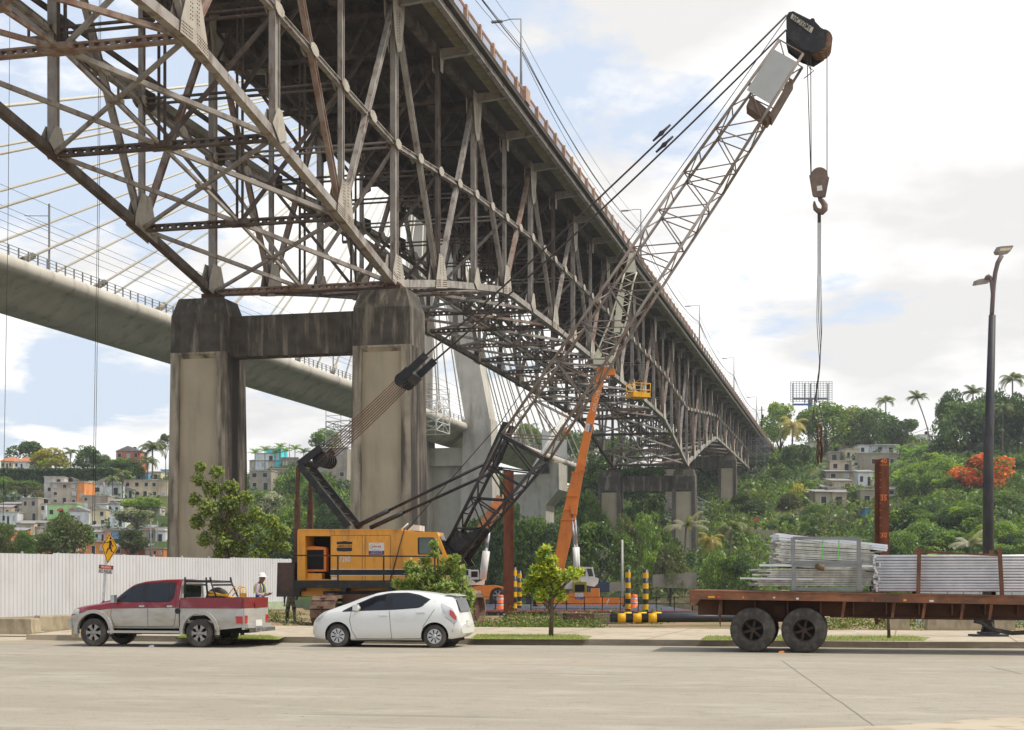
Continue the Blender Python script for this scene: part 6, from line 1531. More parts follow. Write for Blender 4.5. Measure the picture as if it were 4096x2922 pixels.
SKIN = mat('skin_brown', (.16, .075, .045), rough=.6, var=.05); SHIRT = mat('plaid_shirt', (.42, .34, .38), rough=.9, var=.25, scale=14); JEAN = mat('navy_cloth', (.03, .035, .08), rough=.9); BOOT = mat('boot', (.06, .045, .03)); CAMO = mat('camouflage_cloth', (.22, .21, .13), rough=.95, var=.2, dirt=(.04, .035, .02), damt=.9, dscale=(9, 9, 9), dpos=.52, dsoft=.04)
def human(la, ra, skinarms=False, stance=.12, headfwd=.04):
    P_ = {'pelvis': (0, 0, .96, .15, 'legs', .75), 'waist': (0, .01, 1.10, .135, 'top', .75), 'chest': (0, 0, 1.32, .165, 'top', .7), 'neckb': (0, .0, 1.48, .075, 'top'), 'neck': (0, headfwd*.6, 1.54, .055, 'skin'), 'head': (0, headfwd, 1.64, .095, 'skin', 1.1), 'crown': (0, headfwd, 1.72, .08, 'skin', 1.1)}
    B_ = [('pelvis', 'waist'), ('waist', 'chest'), ('chest', 'neckb'), ('neckb', 'neck'), ('neck', 'head'), ('head', 'crown')]
    for s, n, arm in ((-1, 'l', la), (1, 'r', ra)):
        P_.update({'hip'+n: (s*.09, 0, .90, .105, 'legs'), 'knee'+n: (s*stance, .02, .50, .072, 'legs'), 'ank'+n: (s*stance*1.1, 0, .10, .050, 'legs'), 'toe'+n: (s*stance*1.15, .15, .045, .042, 'boots'), 'sh'+n: (s*.19, 0, 1.42, .07, 'top'), 'el'+n: (*arm[0], .048, 'top'), 'wr'+n: (*arm[1], .032, 'top' if not skinarms else 'skin'), 'ha'+n: (*arm[2], .034, 'skin', .55), 'fi'+n: (*arm[3], .018, 'skin')})
        B_ += [('pelvis', 'hip'+n), ('hip'+n, 'knee'+n), ('knee'+n, 'ank'+n), ('ank'+n, 'toe'+n), ('chest', 'sh'+n), ('sh'+n, 'el'+n), ('el'+n, 'wr'+n), ('wr'+n, 'ha'+n), ('ha'+n, 'fi'+n)]
    return {'pts': P_, 'bones': B_}
wl = P(1040, 2296, 49.5)
h1 = human(((-.25, .03, 1.14), (-.14, .24, 1.10), (-.08, .32, 1.12), (-.05, .38, 1.14)), ((.25, .03, 1.14), (.14, .24, 1.08), (.07, .32, 1.10), (.03, .38, 1.12)), headfwd=.09)
zf = .155
pw_ = person('worker in white helmet and blue reflective vest looking down at his hands', (wl.x, 49.5, zf), radians(-112), {'top': SHIRT, 'legs': JEAN, 'boots': BOOT, 'skin': SKIN}, h1, scale=.99)
mb = MB(); mb.lathe((0, .08, 1.70), [(.155, 0), (.15, .02), (.125, .025), (.12, .07), (.095, .12), (.05, .145), (.0, .15)], 20); mb.box((0, .22, 1.705), (.2, .12, .012)); mb.build('helmet', mat('helmet_white', (.8, .8, .78), rough=.3), pw_)
mb = MB()
def ell(z, a, b, y0=0.): return [(a*cos(i*pi/12), y0+b*sin(i*pi/12), z) for i in range(24)]
def vest(mb, lv):
    for (z0, a0, b0), (z1, a1, b1) in zip(lv, lv[1:]):
        r0, r1 = ell(z0, a0, b0), ell(z1, a1, b1); mb.faces(r0+r1, [(i, (i+1) % 24, 24+(i+1) % 24, 24+i) for i in range(24)], True)
vest(mb, [(.88, .19, .15), (1.0, .185, .145), (1.12, .18, .14), (1.3, .19, .145), (1.42, .17, .12), (1.49, .10, .08)]); mb.build('vest', mat('vest_blue', (.025, .04, .16), rough=.8), pw_)
mb = MB(); vest(mb, [(.95, .191, .151), (.985, .19, .15)]); vest(mb, [(1.13, .186, .146), (1.165, .187, .147)])
for s in (-1, 1): mb.tube([(s*.10, .10, 1.47), (s*.12, .155, 1.35), (s*.12, .152, 1.14)], .022, 6); mb.tube([(s*.10, -.10, 1.47), (s*.12, -.155, 1.35), (s*.12, -.152, 1.14)], .022, 6)
mb.build('reflective_band', mat('hivis', (.55, .62, .12), rough=.5), pw_)
def hand_f(mb, c, d, up_):
    d = V(d).normalized(); s_ = d.cross(V(up_)).normalized()
    for i, l_ in enumerate((.065, .075, .07, .055)): b = V(c)+s_*(-.03+i*.02)+d*.02; mb.tube([b, b+d*l_*.5, b+d*l_*.8-V(up_)*.02], [.009, .009, .007], 6)
    b = V(c)-s_*.035; mb.tube([b, b+d*.03-s_*.02, b+d*.05], .01, 6)
mb = MB(); hand_f(mb, (-.05, .36, 1.13), (.3, 1, .1), UP); hand_f(mb, (.03, .36, 1.11), (-.3, 1, .1), UP); mb.build('fingers', SKIN, pw_)
mb = MB(); mb.box((-.01, .40, 1.15), (.08, .15, .012)); tag(mb.build('phone', DARK), 'dark mobile phone in the hands of the helmeted worker', 'phone'); ph_ = bpy.data.objects['phone']; ph_.data.transform(Matrix.Translation(pw_.location) @ Matrix.Rotation(radians(-112), 4, 'Z'))
h2 = human(((-.26, -.02, 1.14), (-.27, .05, .90), (-.26, .07, .82), (-.25, .08, .76)), ((.26, -.02, 1.14), (.25, .18, 1.0), (.20, .25, 1.05), (.16, .28, 1.08)), stance=.15)
cp = P(1150, 2498, 64.5)
p2 = person('soldier in camouflage uniform standing behind the counterweight of the yellow crane', (cp.x, 65.5, cp.z+.0), radians(10), {'top': CAMO, 'legs': CAMO, 'boots': BOOT, 'skin': SKIN}, h2, scale=1.06)
mb = MB(); mb.lathe((0, .05, 1.68), [(.12, -.04), (.125, .02), (.10, .08), (.03, .11)], 16); mb.box((0, .19, 1.68), (.17, .12, .012)); mb.build('cap', CAMO, p2)
mb = MB(); hand_f(mb, (-.255, .08, .79), (0, .2, -1), (0, 1, 0)); hand_f(mb, (.16, .27, 1.07), (-.5, .5, .5), UP); mb.build('fingers', SKIN, p2)
RS = mat('red_shirt', (.35, .015, .03)); h3 = human(((-.24, 0, 1.14), (-.25, .05, .92), (-.25, .06, .84), (-.25, .07, .78)), ((.24, 0, 1.14), (.25, .05, .92), (.25, .06, .84), (.25, .07, .78)))
rp = P(2480, 2377, 205); p3 = person('distant man in a red shirt walking on the far river bank', (rp.x, 206, max(rp.z, ground(rp.x, 206))), 2.6, {'top': RS, 'legs': JEAN, 'boots': BOOT, 'skin': SKIN}, h3)
rp = P(2980, 2195, 245)
# ================================================================ HOUSES
def col(name, c, **k):
    c = tuple(min(.78, v*1.5) for v in c); return mat(name, c, rough=.85, var=.12, scale=.6, dirt=tuple(v*.45 for v in c), damt=.6, dscale=(.5, .5, .12), dpos=.56, **k)
WIN = mat('window_dark', (.03, .03, .035), rough=.3, var=.3); SHUT = mat('shutter_pale', (.45, .45, .45), var=.1)
HC = {'pink': col('pink_wall', (.55, .30, .22)), 'white': col('white_wall', (.62, .60, .56)), 'grey': col('grey_wall', (.36, .34, .31)), 'conc': col('block_wall', (.27, .235, .185)), 'conc2': col('raw_block', (.21, .18, .14)), 'orange': col('orange_wall', (.62, .20, .06)), 'cream': col('cream_wall', (.50, .43, .29)), 'blue': col('blue_wall', (.13, .33, .52)), 'green': col('green_wall', (.32, .50, .22)), 'turq': col('turquoise_wall', (.05, .45, .50)), 'brick': col('brick_wall', (.38, .13, .075)), 'paleblue': col('pale_blue_wall', (.50, .56, .60)), 'beige': col('beige_wall', (.42, .34, .24)), 'red': col('red_wall', (.50, .035, .02))}
ROOFM = mat('zinc_roof', (.34, .32, .30), rough=.6, metal=.2, var=.25, dirt=(.22, .12, .08), dscale=(1, 1, 1)); TILE = mat('roof_tile', (.50, .19, .08), var=.25); CONR = col('roof_slab', (.33, .29, .24))
random.seed(21)
def house(f, x0, y0, x1, y1, Y, c, label, roof='flat', win=(2, 1), dep=7., grp='houses on the left hillside', ang=None, extra=None):
    X0, Y0_ = f(x0, y0); X1, Y1_ = f(x1, y1)
    if Y is None: Y = hit((X0+X1)/2, Y1_)
    a, b = P(X0, Y1_, Y), P(X1, Y0_, Y); w = b.x-a.x; h = b.z-a.z
    ang = random.uniform(-.18, .18) if ang is None else ang
    t = thing('house', label, 'house', ((a.x+b.x)/2, Y+.2, a.z), ang, grp); hw = w/2
    mb = MB(); mb.bx(-hw, hw, 0, dep, -4, h); mb.build('wall', HC[c], t)
    mb = MB()
    if roof == 'flat': mb.bx(-hw-.15, hw+.15, -.25, dep+.1, h+.003, h+.22); mb.build('roof', CONR, t)
    elif roof == 'shed': mb.hexa([(-hw-.3, -.5, h-.15), (hw+.3, -.5, h-.15), (hw+.3, dep, h+.7), (-hw-.3, dep, h+.7), (-hw-.3, -.5, h-.05), (hw+.3, -.5, h-.05), (hw+.3, dep, h+.8), (-hw-.3, dep, h+.8)]); mb.build('roof', ROOFM, t)
    elif roof == 'gable':
        mb.prism([(-hw-.3, -.3, h), (hw+.3, -.3, h), (0, -.3, h+w*.22)], (0, dep+.4, 0)); mb.build('roof', ROOFM, t)
    elif roof == 'hip':
        mb.faces([(-hw-.5, -.5, h), (hw+.5, -.5, h), (hw+.5, dep+.5, h), (-hw-.5, dep+.5, h), (-hw*.3, dep*.5, h+1.6), (hw*.3, dep*.5, h+1.6)], [(0, 1, 5, 4), (1, 2, 5), (2, 3, 4, 5), (3, 0, 4), (3, 2, 1, 0)]); mb.build('roof', TILE, t)
    nx, nz = win
    for i in range(nx):
        for j in range(nz):
            if random.random() < .12: continue
            ww = min(1.2, w/nx*.38); hh = min(1.2, h/nz*.42); cx_ = -hw+w*(i+.5)/nx+random.uniform(-.2, .2); cz = h*(j+.55)/nz
            if j == 0 and i == nx//2 and nz > 0 and h > 2: hh = min(2.0, h*.7); cz = max(hh/2, cz-.5)
            mb = MB(); mb.bx(cx_-ww/2-.08, cx_+ww/2+.08, -.06, .1, cz-hh/2-.08, cz+hh/2+.08); fr = mb.build('window', SHUT if random.random() < .5 else WHT, t)
            mb = MB(); mb.bx(cx_-ww/2, cx_+ww/2, -.075, .0, cz-hh/2, cz+hh/2); mb.build('pane', WIN if random.random() < .75 else SHUT, fr)
    if extra == 'tank':
        mb = MB(); mb.lathe((hw*.4, 2, h+.22), [(.55, 0), (.6, .3), (.6, 1.0), (.3, 1.25)], 14); mb.build('water_tank', DARK, t)
    if extra == 'awning':
        for x in (-hw*.1, hw*.7): mb = MB(); mb.hexa([(x-.7, -.8, h*.62), (x+.7, -.8, h*.62), (x+.7, 0, h*.62), (x-.7, 0, h*.62), (x-.7, -.75, h*.62+.05), (x+.7, -.75, h*.62+.05), (x+.7, 0, h*.62+.6), (x-.7, 0, h*.62+.6)]); mb.build('awning', mat('awning_red', (.35, .03, .03)), t)
    if extra == 'veranda':
        mb = MB(); mb.bx(-hw-.2, hw+.3, -2.2, -.25, h-.1, h+.05)
        for x in (-hw+.1, 0, hw): mb.bx(x-.08, x+.08, -2.1, -1.95, 0, h-.1)
        mb.bx(-hw-.2, hw+.3, -2.2, 0, -.2, -.02); mb.build('veranda', WHT, t)
        mb = MB()
        for i in range(int(w*4)): x = -hw+i*.25; mb.bx(x, x+.04, -2.15, -2.1, 0, .9)
        mb.bx(-hw, hw, -2.16, -2.1, .9, .96); mb.build('railing', WHT, t)
    return t
f4 = s4
LH = [((0, 262, 95, 320), 445, 'cream', 'orange tile roofed villa at the far left on the hilltop', 'hip', (3, 1), None), ((100, 266, 205, 318), 440, 'white', 'second orange tile roofed villa, left of the yellow green tree', 'hip', (3, 1), None),
 ((835, 190, 1010, 255), 455, 'brick', 'red brick house on the hilltop among palms', 'gable', (3, 1), 'tank'), ((710, 282, 780, 325), 450, 'white', 'small white hut on the hilltop', 'flat', (1, 1), None),
 ((320, 378, 460, 560), None, 'grey', 'tall light grey house of three storeys', 'flat', (2, 3), None), ((368, 418, 556, 580), None, 'conc', 'bare concrete house with a row of dark windows, beside the orange one', 'flat', (3, 3), 'tank'),
 ((556, 415, 608, 610), None, 'orange', 'narrow bright orange house of three storeys', 'flat', (1, 3), None), ((608, 465, 645, 515), None, 'pink', 'small salmon house right of the orange tower house', 'flat', (1, 1), None),
 ((170, 474, 318, 532), None, 'pink', 'low pink house with a porch', 'flat', (3, 1), None), ((15, 505, 165, 562), None, 'paleblue', 'pale blue white house at the left edge', 'flat', (3, 1), None),
 ((0, 568, 132, 640), None, 'conc2', 'brown block house at the left edge under a zinc roof', 'shed', (3, 1), None), ((152, 530, 276, 700), None, 'conc', 'windowless raw block house below the pink house', 'flat', (2, 2), None),
 ((280, 572, 330, 700), None, 'white', 'narrow white wall house left of the green house', 'flat', (1, 2), 'tank'), ((330, 575, 560, 695), None, 'green', 'bright green house with red awnings', 'flat', (3, 1), 'awning'),
 ((645, 432, 890, 512), None, 'paleblue', 'pale blue clad upper house under a grey zinc gable', 'gable', (2, 1), None), ((590, 512, 775, 622), None, 'conc', 'block house right under the pale blue clad house', 'flat', (3, 2), None),
 ((895, 402, 1206, 530), None, 'beige', 'long beige block house left of the concrete pier', 'flat', (5, 2), None), ((980, 348, 1070, 412), None, 'blue', 'sky blue house on top of the long beige house', 'flat', (2, 1), None), ((1072, 342, 1160, 402), None, 'cream', 'cream cube house between two blue houses', 'flat', (1, 1), None), ((1160, 326, 1210, 392), None, 'blue', 'deep blue house touching the left pier leg', 'flat', (1, 1), None),
 ((0, 632, 122, 725), None, 'white', 'peeling white low house at the left edge', 'flat', (3, 1), None), ((496, 625, 640, 730), None, 'white', 'white wooden shack with a gable roof', 'gable', (3, 1), None), ((652, 612, 765, 745), None, 'cream', 'pale cream house of two storeys below the block house', 'flat', (2, 2), None),
 ((790, 548, 960, 640), None, 'conc', 'block house with a bright white roof and ivy', 'shed', (2, 1), None), ((792, 640, 900, 755), None, 'paleblue', 'white and blue plastered house under the ivy roof house', 'flat', (2, 1), None),
 ((120, 705, 320, 760), None, 'grey', 'low shed with pale zinc roof below the green house', 'shed', (2, 1), None), ((530, 770, 610, 822), None, 'white', 'small white house left of the bright blue one', 'flat', (2, 1), None), ((610, 772, 722, 822), None, 'blue', 'bright blue low house above the warning sign', 'flat', (3, 1), None), ((775, 768, 858, 830), None, 'blue', 'light blue low house right of the warning sign', 'flat', (2, 1), None),
 ((0, 790, 78, 875), None, 'brick', 'dark brick red house at the left edge above the fence', 'flat', (1, 1), None), ((80, 850, 270, 940), 300, 'orange', 'orange walled low house just above the fence, left', 'shed', (3, 1), None), ((570, 846, 760, 940), 300, 'orange', 'orange walled low house behind the warning sign', 'flat', (3, 1), None), ((300, 830, 560, 940), 310, 'beige', 'beige low house hidden behind the thin tree', 'shed', (3, 1), None),
 ((780, 880, 1040, 950), 300, 'brick', 'low rusty roofed house between the warning sign and the pier', 'shed', (2, 1), None), ((1040, 895, 1182, 955), 298, 'orange', 'orange house with dark windows beside the left pier leg', 'flat', (3, 1), None), ((1122, 768, 1192, 842), None, 'white', 'white house beside the left pier leg', 'flat', (1, 1), None), ((900, 760, 1120, 850), None, 'conc', 'grey block house among trees left of the pier', 'flat', (3, 1), None),
 ((1916, 174, 2028, 270), None, 'turq', 'turquoise house on the hill between the piers', 'flat', (2, 1), None), ((1836, 208, 1990, 262), None, 'paleblue', 'pale aqua house in front of the turquoise house', 'flat', (2, 1), 'tank'), ((1798, 255, 2062, 332), None, 'beige', 'beige zinc roofed house below the turquoise house', 'shed', (4, 1), None), ((1798, 332, 1955, 470), None, 'conc', 'grey block house right beside the left pier leg', 'flat', (2, 2), None), ((1955, 320, 2080, 415), None, 'conc', 'grey block house left of the crane gantry', 'flat', (2, 1), None), ((2030, 238, 2150, 320), None, 'conc2', 'brown block wall house behind the utility pole', 'flat', (2, 1), None)]
for (x0, y0, x1, y1), Y, c, lb, rf, wn, ex in LH: house(f4, x0, y0, x1, y1, Y, c, lb, rf, wn, extra=ex)
zc1 = z9
house(zc1, 380, 165, 610, 400, 430, 'conc', 'tall grey block house behind the crane luffing ropes, left of the near pier', 'shed', (3, 3), grp='houses on the left hillside')
f7 = z7
RH = [((665, 622, 822, 745), None, 'cream', 'cream block house with a dish, left of the white house', 'flat', (2, 1), None), ((820, 642, 1024, 700), None, 'white', 'white top storey house with dark open gallery', 'flat', (1, 0), None), ((905, 688, 1060, 752), None, 'white', 'white house with a railed veranda above the block wall', 'flat', (2, 1), 'veranda'), ((780, 690, 905, 760), None, 'white', 'small white annex beside the veranda house', 'flat', (2, 1), None), ((690, 718, 792, 805), None, 'cream', 'cream rendered house below the dish house', 'flat', (2, 1), None), ((790, 748, 1060, 875), None, 'conc', 'broad grey block house under the white veranda house', 'flat', (4, 1), None),
 ((460, 662, 585, 745), None, 'cream', 'cream house behind the hanging chains', 'flat', (2, 1), 'tank'), ((566, 738, 655, 802), None, 'conc', 'block house with a barred window right of the chains', 'flat', (1, 1), 'tank'), ((580, 802, 738, 885), None, 'beige', 'beige block house with a green shutter', 'flat', (2, 1), None), ((553, 875, 745, 950), None, 'conc', 'block house with a rusty zinc roof and brick patch', 'shed', (2, 1), None), ((737, 802, 800, 900), None, 'cream', 'narrow cream house between the block houses', 'flat', (1, 2), None), ((785, 878, 890, 1000), None, 'paleblue', 'pale blue zinc walled house left of the numbered pile', 'shed', (2, 1), None), ((588, 942, 742, 1025), None, 'beige', 'stone coloured house below the rusty roof', 'shed', (2, 1), None), ((470, 1022, 598, 1140), None, 'conc', 'grey house with a white shutter, above the rubble stairs', 'shed', (1, 1), None), ((598, 1026, 702, 1140), None, 'beige', 'house with a blue shutter right of the white shutter house', 'shed', (1, 1), None), ((800, 1012, 905, 1140), None, 'conc', 'block house half hidden behind the numbered pile', 'flat', (1, 1), None),
 ((1150, 680, 1258, 725), None, 'beige', 'brown hut on the ridge left of the leaning palm', 'flat', (2, 1), None), ((1222, 615, 1318, 705), None, 'white', 'white house on the ridge behind the leaning palm', 'flat', (2, 1), 'tank'), ((475, 1152, 560, 1205), None, 'green', 'small pale green wall house by the rubble', 'flat', (1, 0), None), ((835, 1145, 885, 1225), None, 'blue', 'blue tarpaulin covered shed left of the numbered pile', 'flat', (0, 0), None), ((105, 828, 195, 890), 450, 'white', 'white container cabin with an orange corner by the abutment', 'flat', (2, 1), None)]
for (x0, y0, x1, y1), Y, c, lb, rf, wn, ex in RH: house(f7, x0, y0, x1, y1, Y, c, lb, rf, wn, grp='houses on the right hillside', extra=ex, dep=6)
# more low houses packed between the others
random.seed(43)
QN = {'white': 'white', 'grey': 'light grey', 'cream': 'cream', 'beige': 'beige', 'conc': 'bare block', 'paleblue': 'pale blue', 'pink': 'pink', 'orange': 'orange', 'brick': 'brick red'}
OR2 = ['first', 'second', 'third', 'fourth', 'fifth', 'sixth', 'seventh', 'eighth', 'ninth', 'tenth', 'eleventh', 'twelfth', 'thirteenth', 'fourteenth', 'fifteenth', 'sixteenth']
for rn, (yc, n_, lo, hi) in {'upper': (1975, 11, 10, 640), 'middle': (2060, 13, 0, 640), 'lower': (2150, 15, 0, 650)}.items():
    for q in range(n_):
        x = lerp(lo, hi, (q+random.uniform(.2, .8))/n_); w = random.uniform(34, 60); h = random.uniform(30, 52); y = yc+random.uniform(-16, 22); cc = random.choice(('white', 'grey', 'cream', 'beige', 'conc', 'paleblue', 'white', 'pink', 'grey', 'orange' if rn == 'lower' else 'beige'))
        house(lambda a, b: (a, b), x-w/2, y-h, x+w/2, y, None, cc, 'small %s house, %s from the left in the %s row of the left slope' % (QN[cc], OR2[q], rn), random.choice(('flat', 'flat', 'shed', 'gable')), (random.choice((1, 2, 2)), random.choice((1, 1, 2))), 5.)
for q in range(12):
    x = lerp(3240, 3590, (q+random.uniform(.2, .8))/12); w = random.uniform(34, 60); h = random.uniform(26, 44); y = random.uniform(1900, 2050); cc = random.choice(('white', 'grey', 'cream', 'beige', 'conc', 'cream'))
    house(lambda a, b: (a, b), x-w/2, y-h, x+w/2, y, None, cc, 'small %s house, %s from the left in the lower part of the right settlement' % (QN[cc], OR2[q]), random.choice(('flat', 'flat', 'shed')), (random.choice((1, 2)), 1), 5., grp='houses on the right hillside')
# red wall, retaining walls, stairs
def wallpx(name, label, f, pts, c, dep=1., Y=None, cat='wall'):
    q = [f(*p) for p in pts]; Y = Y or hit(sum(p[0] for p in q)/len(q), max(p[1] for p in q)); W_ = [P(x, y, Y) for x, y in q]
    t = thing(name, label, cat, (W_[0].x, Y, min(p.z for p in W_))); MB().prism(W_, (0, dep, 0)).build('wall', HC.get(c, c) if isinstance(c, str) else c, t, world=True); return t
wallpx('painted_wall', 'slanting bright red wall among rubble on the right bank', f7, [(30, 1215), (100, 1212), (145, 1210), (128, 1240), (95, 1262), (28, 1270)], 'red')
wallpx('retaining_wall', 'long grey retaining wall above the right bank, behind palms', f7, [(-180, 1300), (200, 1300), (230, 1380), (-180, 1385)], 'conc2', 2.)
wallpx('garden_wall', 'pink and turquoise painted wall under the scaffolding at the abutment', f7, [(-40, 1005), (70, 1005), (70, 1050), (-40, 1050)], 'pink', 1.)
wallpx('bank_wall', 'low graffiti covered grey wall on the far river bank', z8, [(1680, 620), (2040, 600), (2040, 735), (1680, 725)], 'conc2', 1.2, 212)
wallpx('bank_wall', 'dark blue painted wall behind the barge crane', z8, [(1150, 680), (1320, 682), (1320, 765), (1150, 765)], mat('navy_wall', (.03, .045, .085), var=.3), .5, 200)
wallpx('bank_wall', 'grey block wall right of the dark blue wall', z8, [(1322, 682), (1470, 678), (1470, 750), (1322, 762)], 'conc2', .5, 202)
# rubble on the far bank and slope (countless stones)
random.seed(9); mb = MB()
def stone(p, s):
    a = random.uniform(0, pi); mb.box((p.x, p.y, p.z+s*.2), (s*random.uniform(.6, 1.3), s*random.uniform(.6, 1.3), s*random.uniform(.3, .7)), a)
for i in range(1500): x = random.uniform(2350, 3150); Y = random.uniform(198, 214); p = P(x, 2380, Y); p.z = ground(p.x, Y); mb.cm = random.randint(0, 2); stone(p, random.uniform(.2, .8))
for i in range(500):
    t_ = random.random(); y = lerp(2120, 2330, t_); x = lerp(3290, 3180, t_)+random.gauss(0, 22); Y = hit(x, y); p = P(x, y, Y); mb.cm = random.randint(0, 2); stone(p, random.uniform(.3, 1.3))
mb.build('rubble', [HC['beige'], HC['conc'], mat('rubble_pale', (.40, .31, .21))], kind='stuff')
# bare earth scar and steps
sc_y = lambda x, y: P(x, y, hit(x, y))
# billboard frame
bp_ = thing('billboard_frame', 'bare steel grid of a billboard on the hilltop', 'billboard', P(3245, 1620, 470)); BPm = mat('billboard_steel', (.22, .23, .26), rough=.6)
mb = MB(); BL = lambda x, y, o=0.: P(*z7(x, y), 470+o)
for i in range(15): x = 292+i*(593-292)/14; mb.beam(BL(x, 230), BL(x, 372), .13, .13, (1, 0, 0))
for i in range(12): y = 230+i*13; mb.beam(BL(292, y), BL(593, y), .12, .12, UP)
for x in (310, 395, 435, 480, 562): mb.beam(BL(x, 245, 1.5), BL(x, 385, 1.5), .35, .35, (1, 0, 0))
mb.beam(BL(310, 352, 1.5), BL(562, 352, 1.5), .6, .5, UP); mb.build('grid', BPm, bp_, world=True)
mb = MB(); mb.beam(BL(435, 352, 2), BL(435, 900, 2), 1.3, 1.3, (1, 0, 0)); mb.build('mast', BPm, bp_, world=True)
mb = MB(); mb.prism([BL(306, 388), BL(442, 388), BL(442, 402), BL(306, 402)], (0, .3, 0)); mb.build('blue_panel', mat('panel_blue', (.05, .14, .32)), bp_, world=True)
# utility poles around
def upole(label, x, yt, yb, Y, m=None, arm=True, r=.13):
    a, b = P(x, yt, Y), P(x, yb, Y); b.z -= 1; t = thing('utility_pole', label, 'utility pole', b); mb = MB().tube([(0, 0, 0), (0, 0, a.z-b.z)], [r*1.2, r], 8)
    if arm: h_ = a.z-b.z; mb.beam((-.8, 0, h_-.5), (.8, 0, h_-.5), .1, .1); mb.beam((-.7, 0, h_-1.2), (.7, 0, h_-1.2), .1, .1)
    mb.build('pole', m or POLE, t)
upole('grey utility pole left of the left pier leg, in front of houses', 603, 2088, 2240, 290); upole('second grey utility pole beside the left pier leg', 630, 2085, 2200, 300); upole('utility pole on the hill beside the turquoise house', 1158, 1775, 1870, 430)
upole('concrete utility pole on the far bank before the middle pier', 2489, 2160, 2375, 200, HC['grey'], False, .14); upole('pale lamp pole on the right hill by the cabin', 3119, 1790, 1860, 440, POLE, False, .1); upole('utility pole behind the white houses on the right hill', 3432, 1683, 1745, 440); upole('utility pole with transformer on the ridge right of the leaning palm', 3712, 1710, 1790, 400)
upole('utility pole on the left hilltop behind the brick house', 250, 1800, 1850, 470); upole('leaning pole above the long beige house', 416, 1930, 1960, 400, HC['grey'], True)
# cables over the left houses
mb = MB()
for a, b, s in (((603, 2092, 290), (410, 1935, 400), 3), ((603, 2095, 290), (60, 2120, 330), 3), ((630, 2090, 300), (900, 2010, 380), 3), ((416, 1933, 400), (0, 1990, 420), 4), ((1158, 1780, 430), (1400, 1790, 440), 2), ((3432, 1686, 440), (3712, 1712, 400), 3), ((3432, 1688, 440), (3160, 1760, 430), 3)): wire(P(*a), P(*b), s, .05)
tag(mb.build('overhead_wires', ROPE), 'black electric wires sagging over the hillside houses', 'wires')
# thin hanging cables in front of the left bridge span
mb = MB(); 
for (x0, x1, Y) in ((48, 12, 97), (405, 370, 99), (411, 378, 99)): mb.tube([P(x0, -900, Y), P(lerp(x0, x1, .5)+2, 900, Y), P(x1, 2100, Y)], .018, 4)
tag(mb.build('hanging_cable', ROPE), 'thin vertical cables hanging from the truss bridge at the far left', 'cables')

# ================================================================ VEGETATION
LF = {'dark': [leafmat('leaf_dark', (0.084, 0.133, 0.041)), leafmat('leaf_deep', (0.051, 0.090, 0.032)), leafmat('leaf_mid', (0.143, 0.205, 0.050))],
      'mid': [leafmat('leaf_mid', (0.143, 0.205, 0.050)), leafmat('leaf_dark', ()), leafmat('leaf_fresh', (0.213, 0.304, 0.057))],
      'bright': [leafmat('leaf_fresh', (0.213, 0.304, 0.057)), leafmat('leaf_lime', (0.354, 0.428, 0.067)), leafmat('leaf_mid', ())],
      'yellow': [leafmat('leaf_gold', (0.519, 0.411, 0.067)), leafmat('leaf_lime', ()), leafmat('leaf_mid', ())],
      'pale': [leafmat('leaf_pale', (0.519, 0.482, 0.389)), leafmat('leaf_mid', ()), leafmat('leaf_dark', ())],
      'brown': [leafmat('leaf_olive', (.145, .165, .05)), leafmat('leaf_brown', (.17, .155, .07)), leafmat('leaf_mid', ())],
      'flame': [leafmat('flower_orange', (.85, .24, .035), .25), leafmat('flower_red', (.80, .17, .03), .25), leafmat('leaf_mid', ())]}
BARK = mat('bark', (.12, .09, .065), rough=.95, var=.3, scale=8)
def leafq(mb, p, s, up=.35, asp=.55):
    n = V((random.gauss(0, 1), random.gauss(0, 1), random.gauss(0, 1)+up)); n.normalize()
    a = n.cross(V((random.gauss(0, 1), random.gauss(0, 1), random.gauss(0, .6)))); a.normalize(); b = n.cross(a)
    p = V(p); mb.poly([p-a*s, p-b*s*asp, p+a*s, p+b*s*asp])
def crown_mesh(seed, nb=26, nl=5200, ls=.024, flat=1., open_=0.):
    random.seed(seed); mb = MB(); bl = []
    for i in range(nb):
        th = random.uniform(0, 2*pi); ph_ = random.uniform(-.5, 1.35); r = .33*random.uniform(.45, 1.0)**.6
        c = V((cos(th)*cos(ph_)*r, sin(th)*cos(ph_)*r, .48+sin(ph_)*r*1.12)); bl.append((c, random.uniform(.09, .17), random.choice((0, 0, 1, 2))))
    for i in range(nl):
        c, r, k = random.choice(bl); d = V((random.gauss(0, 1), random.gauss(0, 1), random.gauss(0, .85)+.25)); d.normalize(); rr = r*random.uniform(.55, 1.08)**.5
        p = c+d*rr; mb.cm = k if random.random() < .8 else random.randint(0, 2); leafq(mb, p, ls*random.uniform(.7, 1.3))
    return mb
CR = {}
def crown(kind, i):
    key = (kind, i)
    if key not in CR:
        me = crown_mesh(100+i*7, nb=24+i*4).mesh('crown', LF[kind]); CR[key] = me
    return CR[key]
ntree = [0]
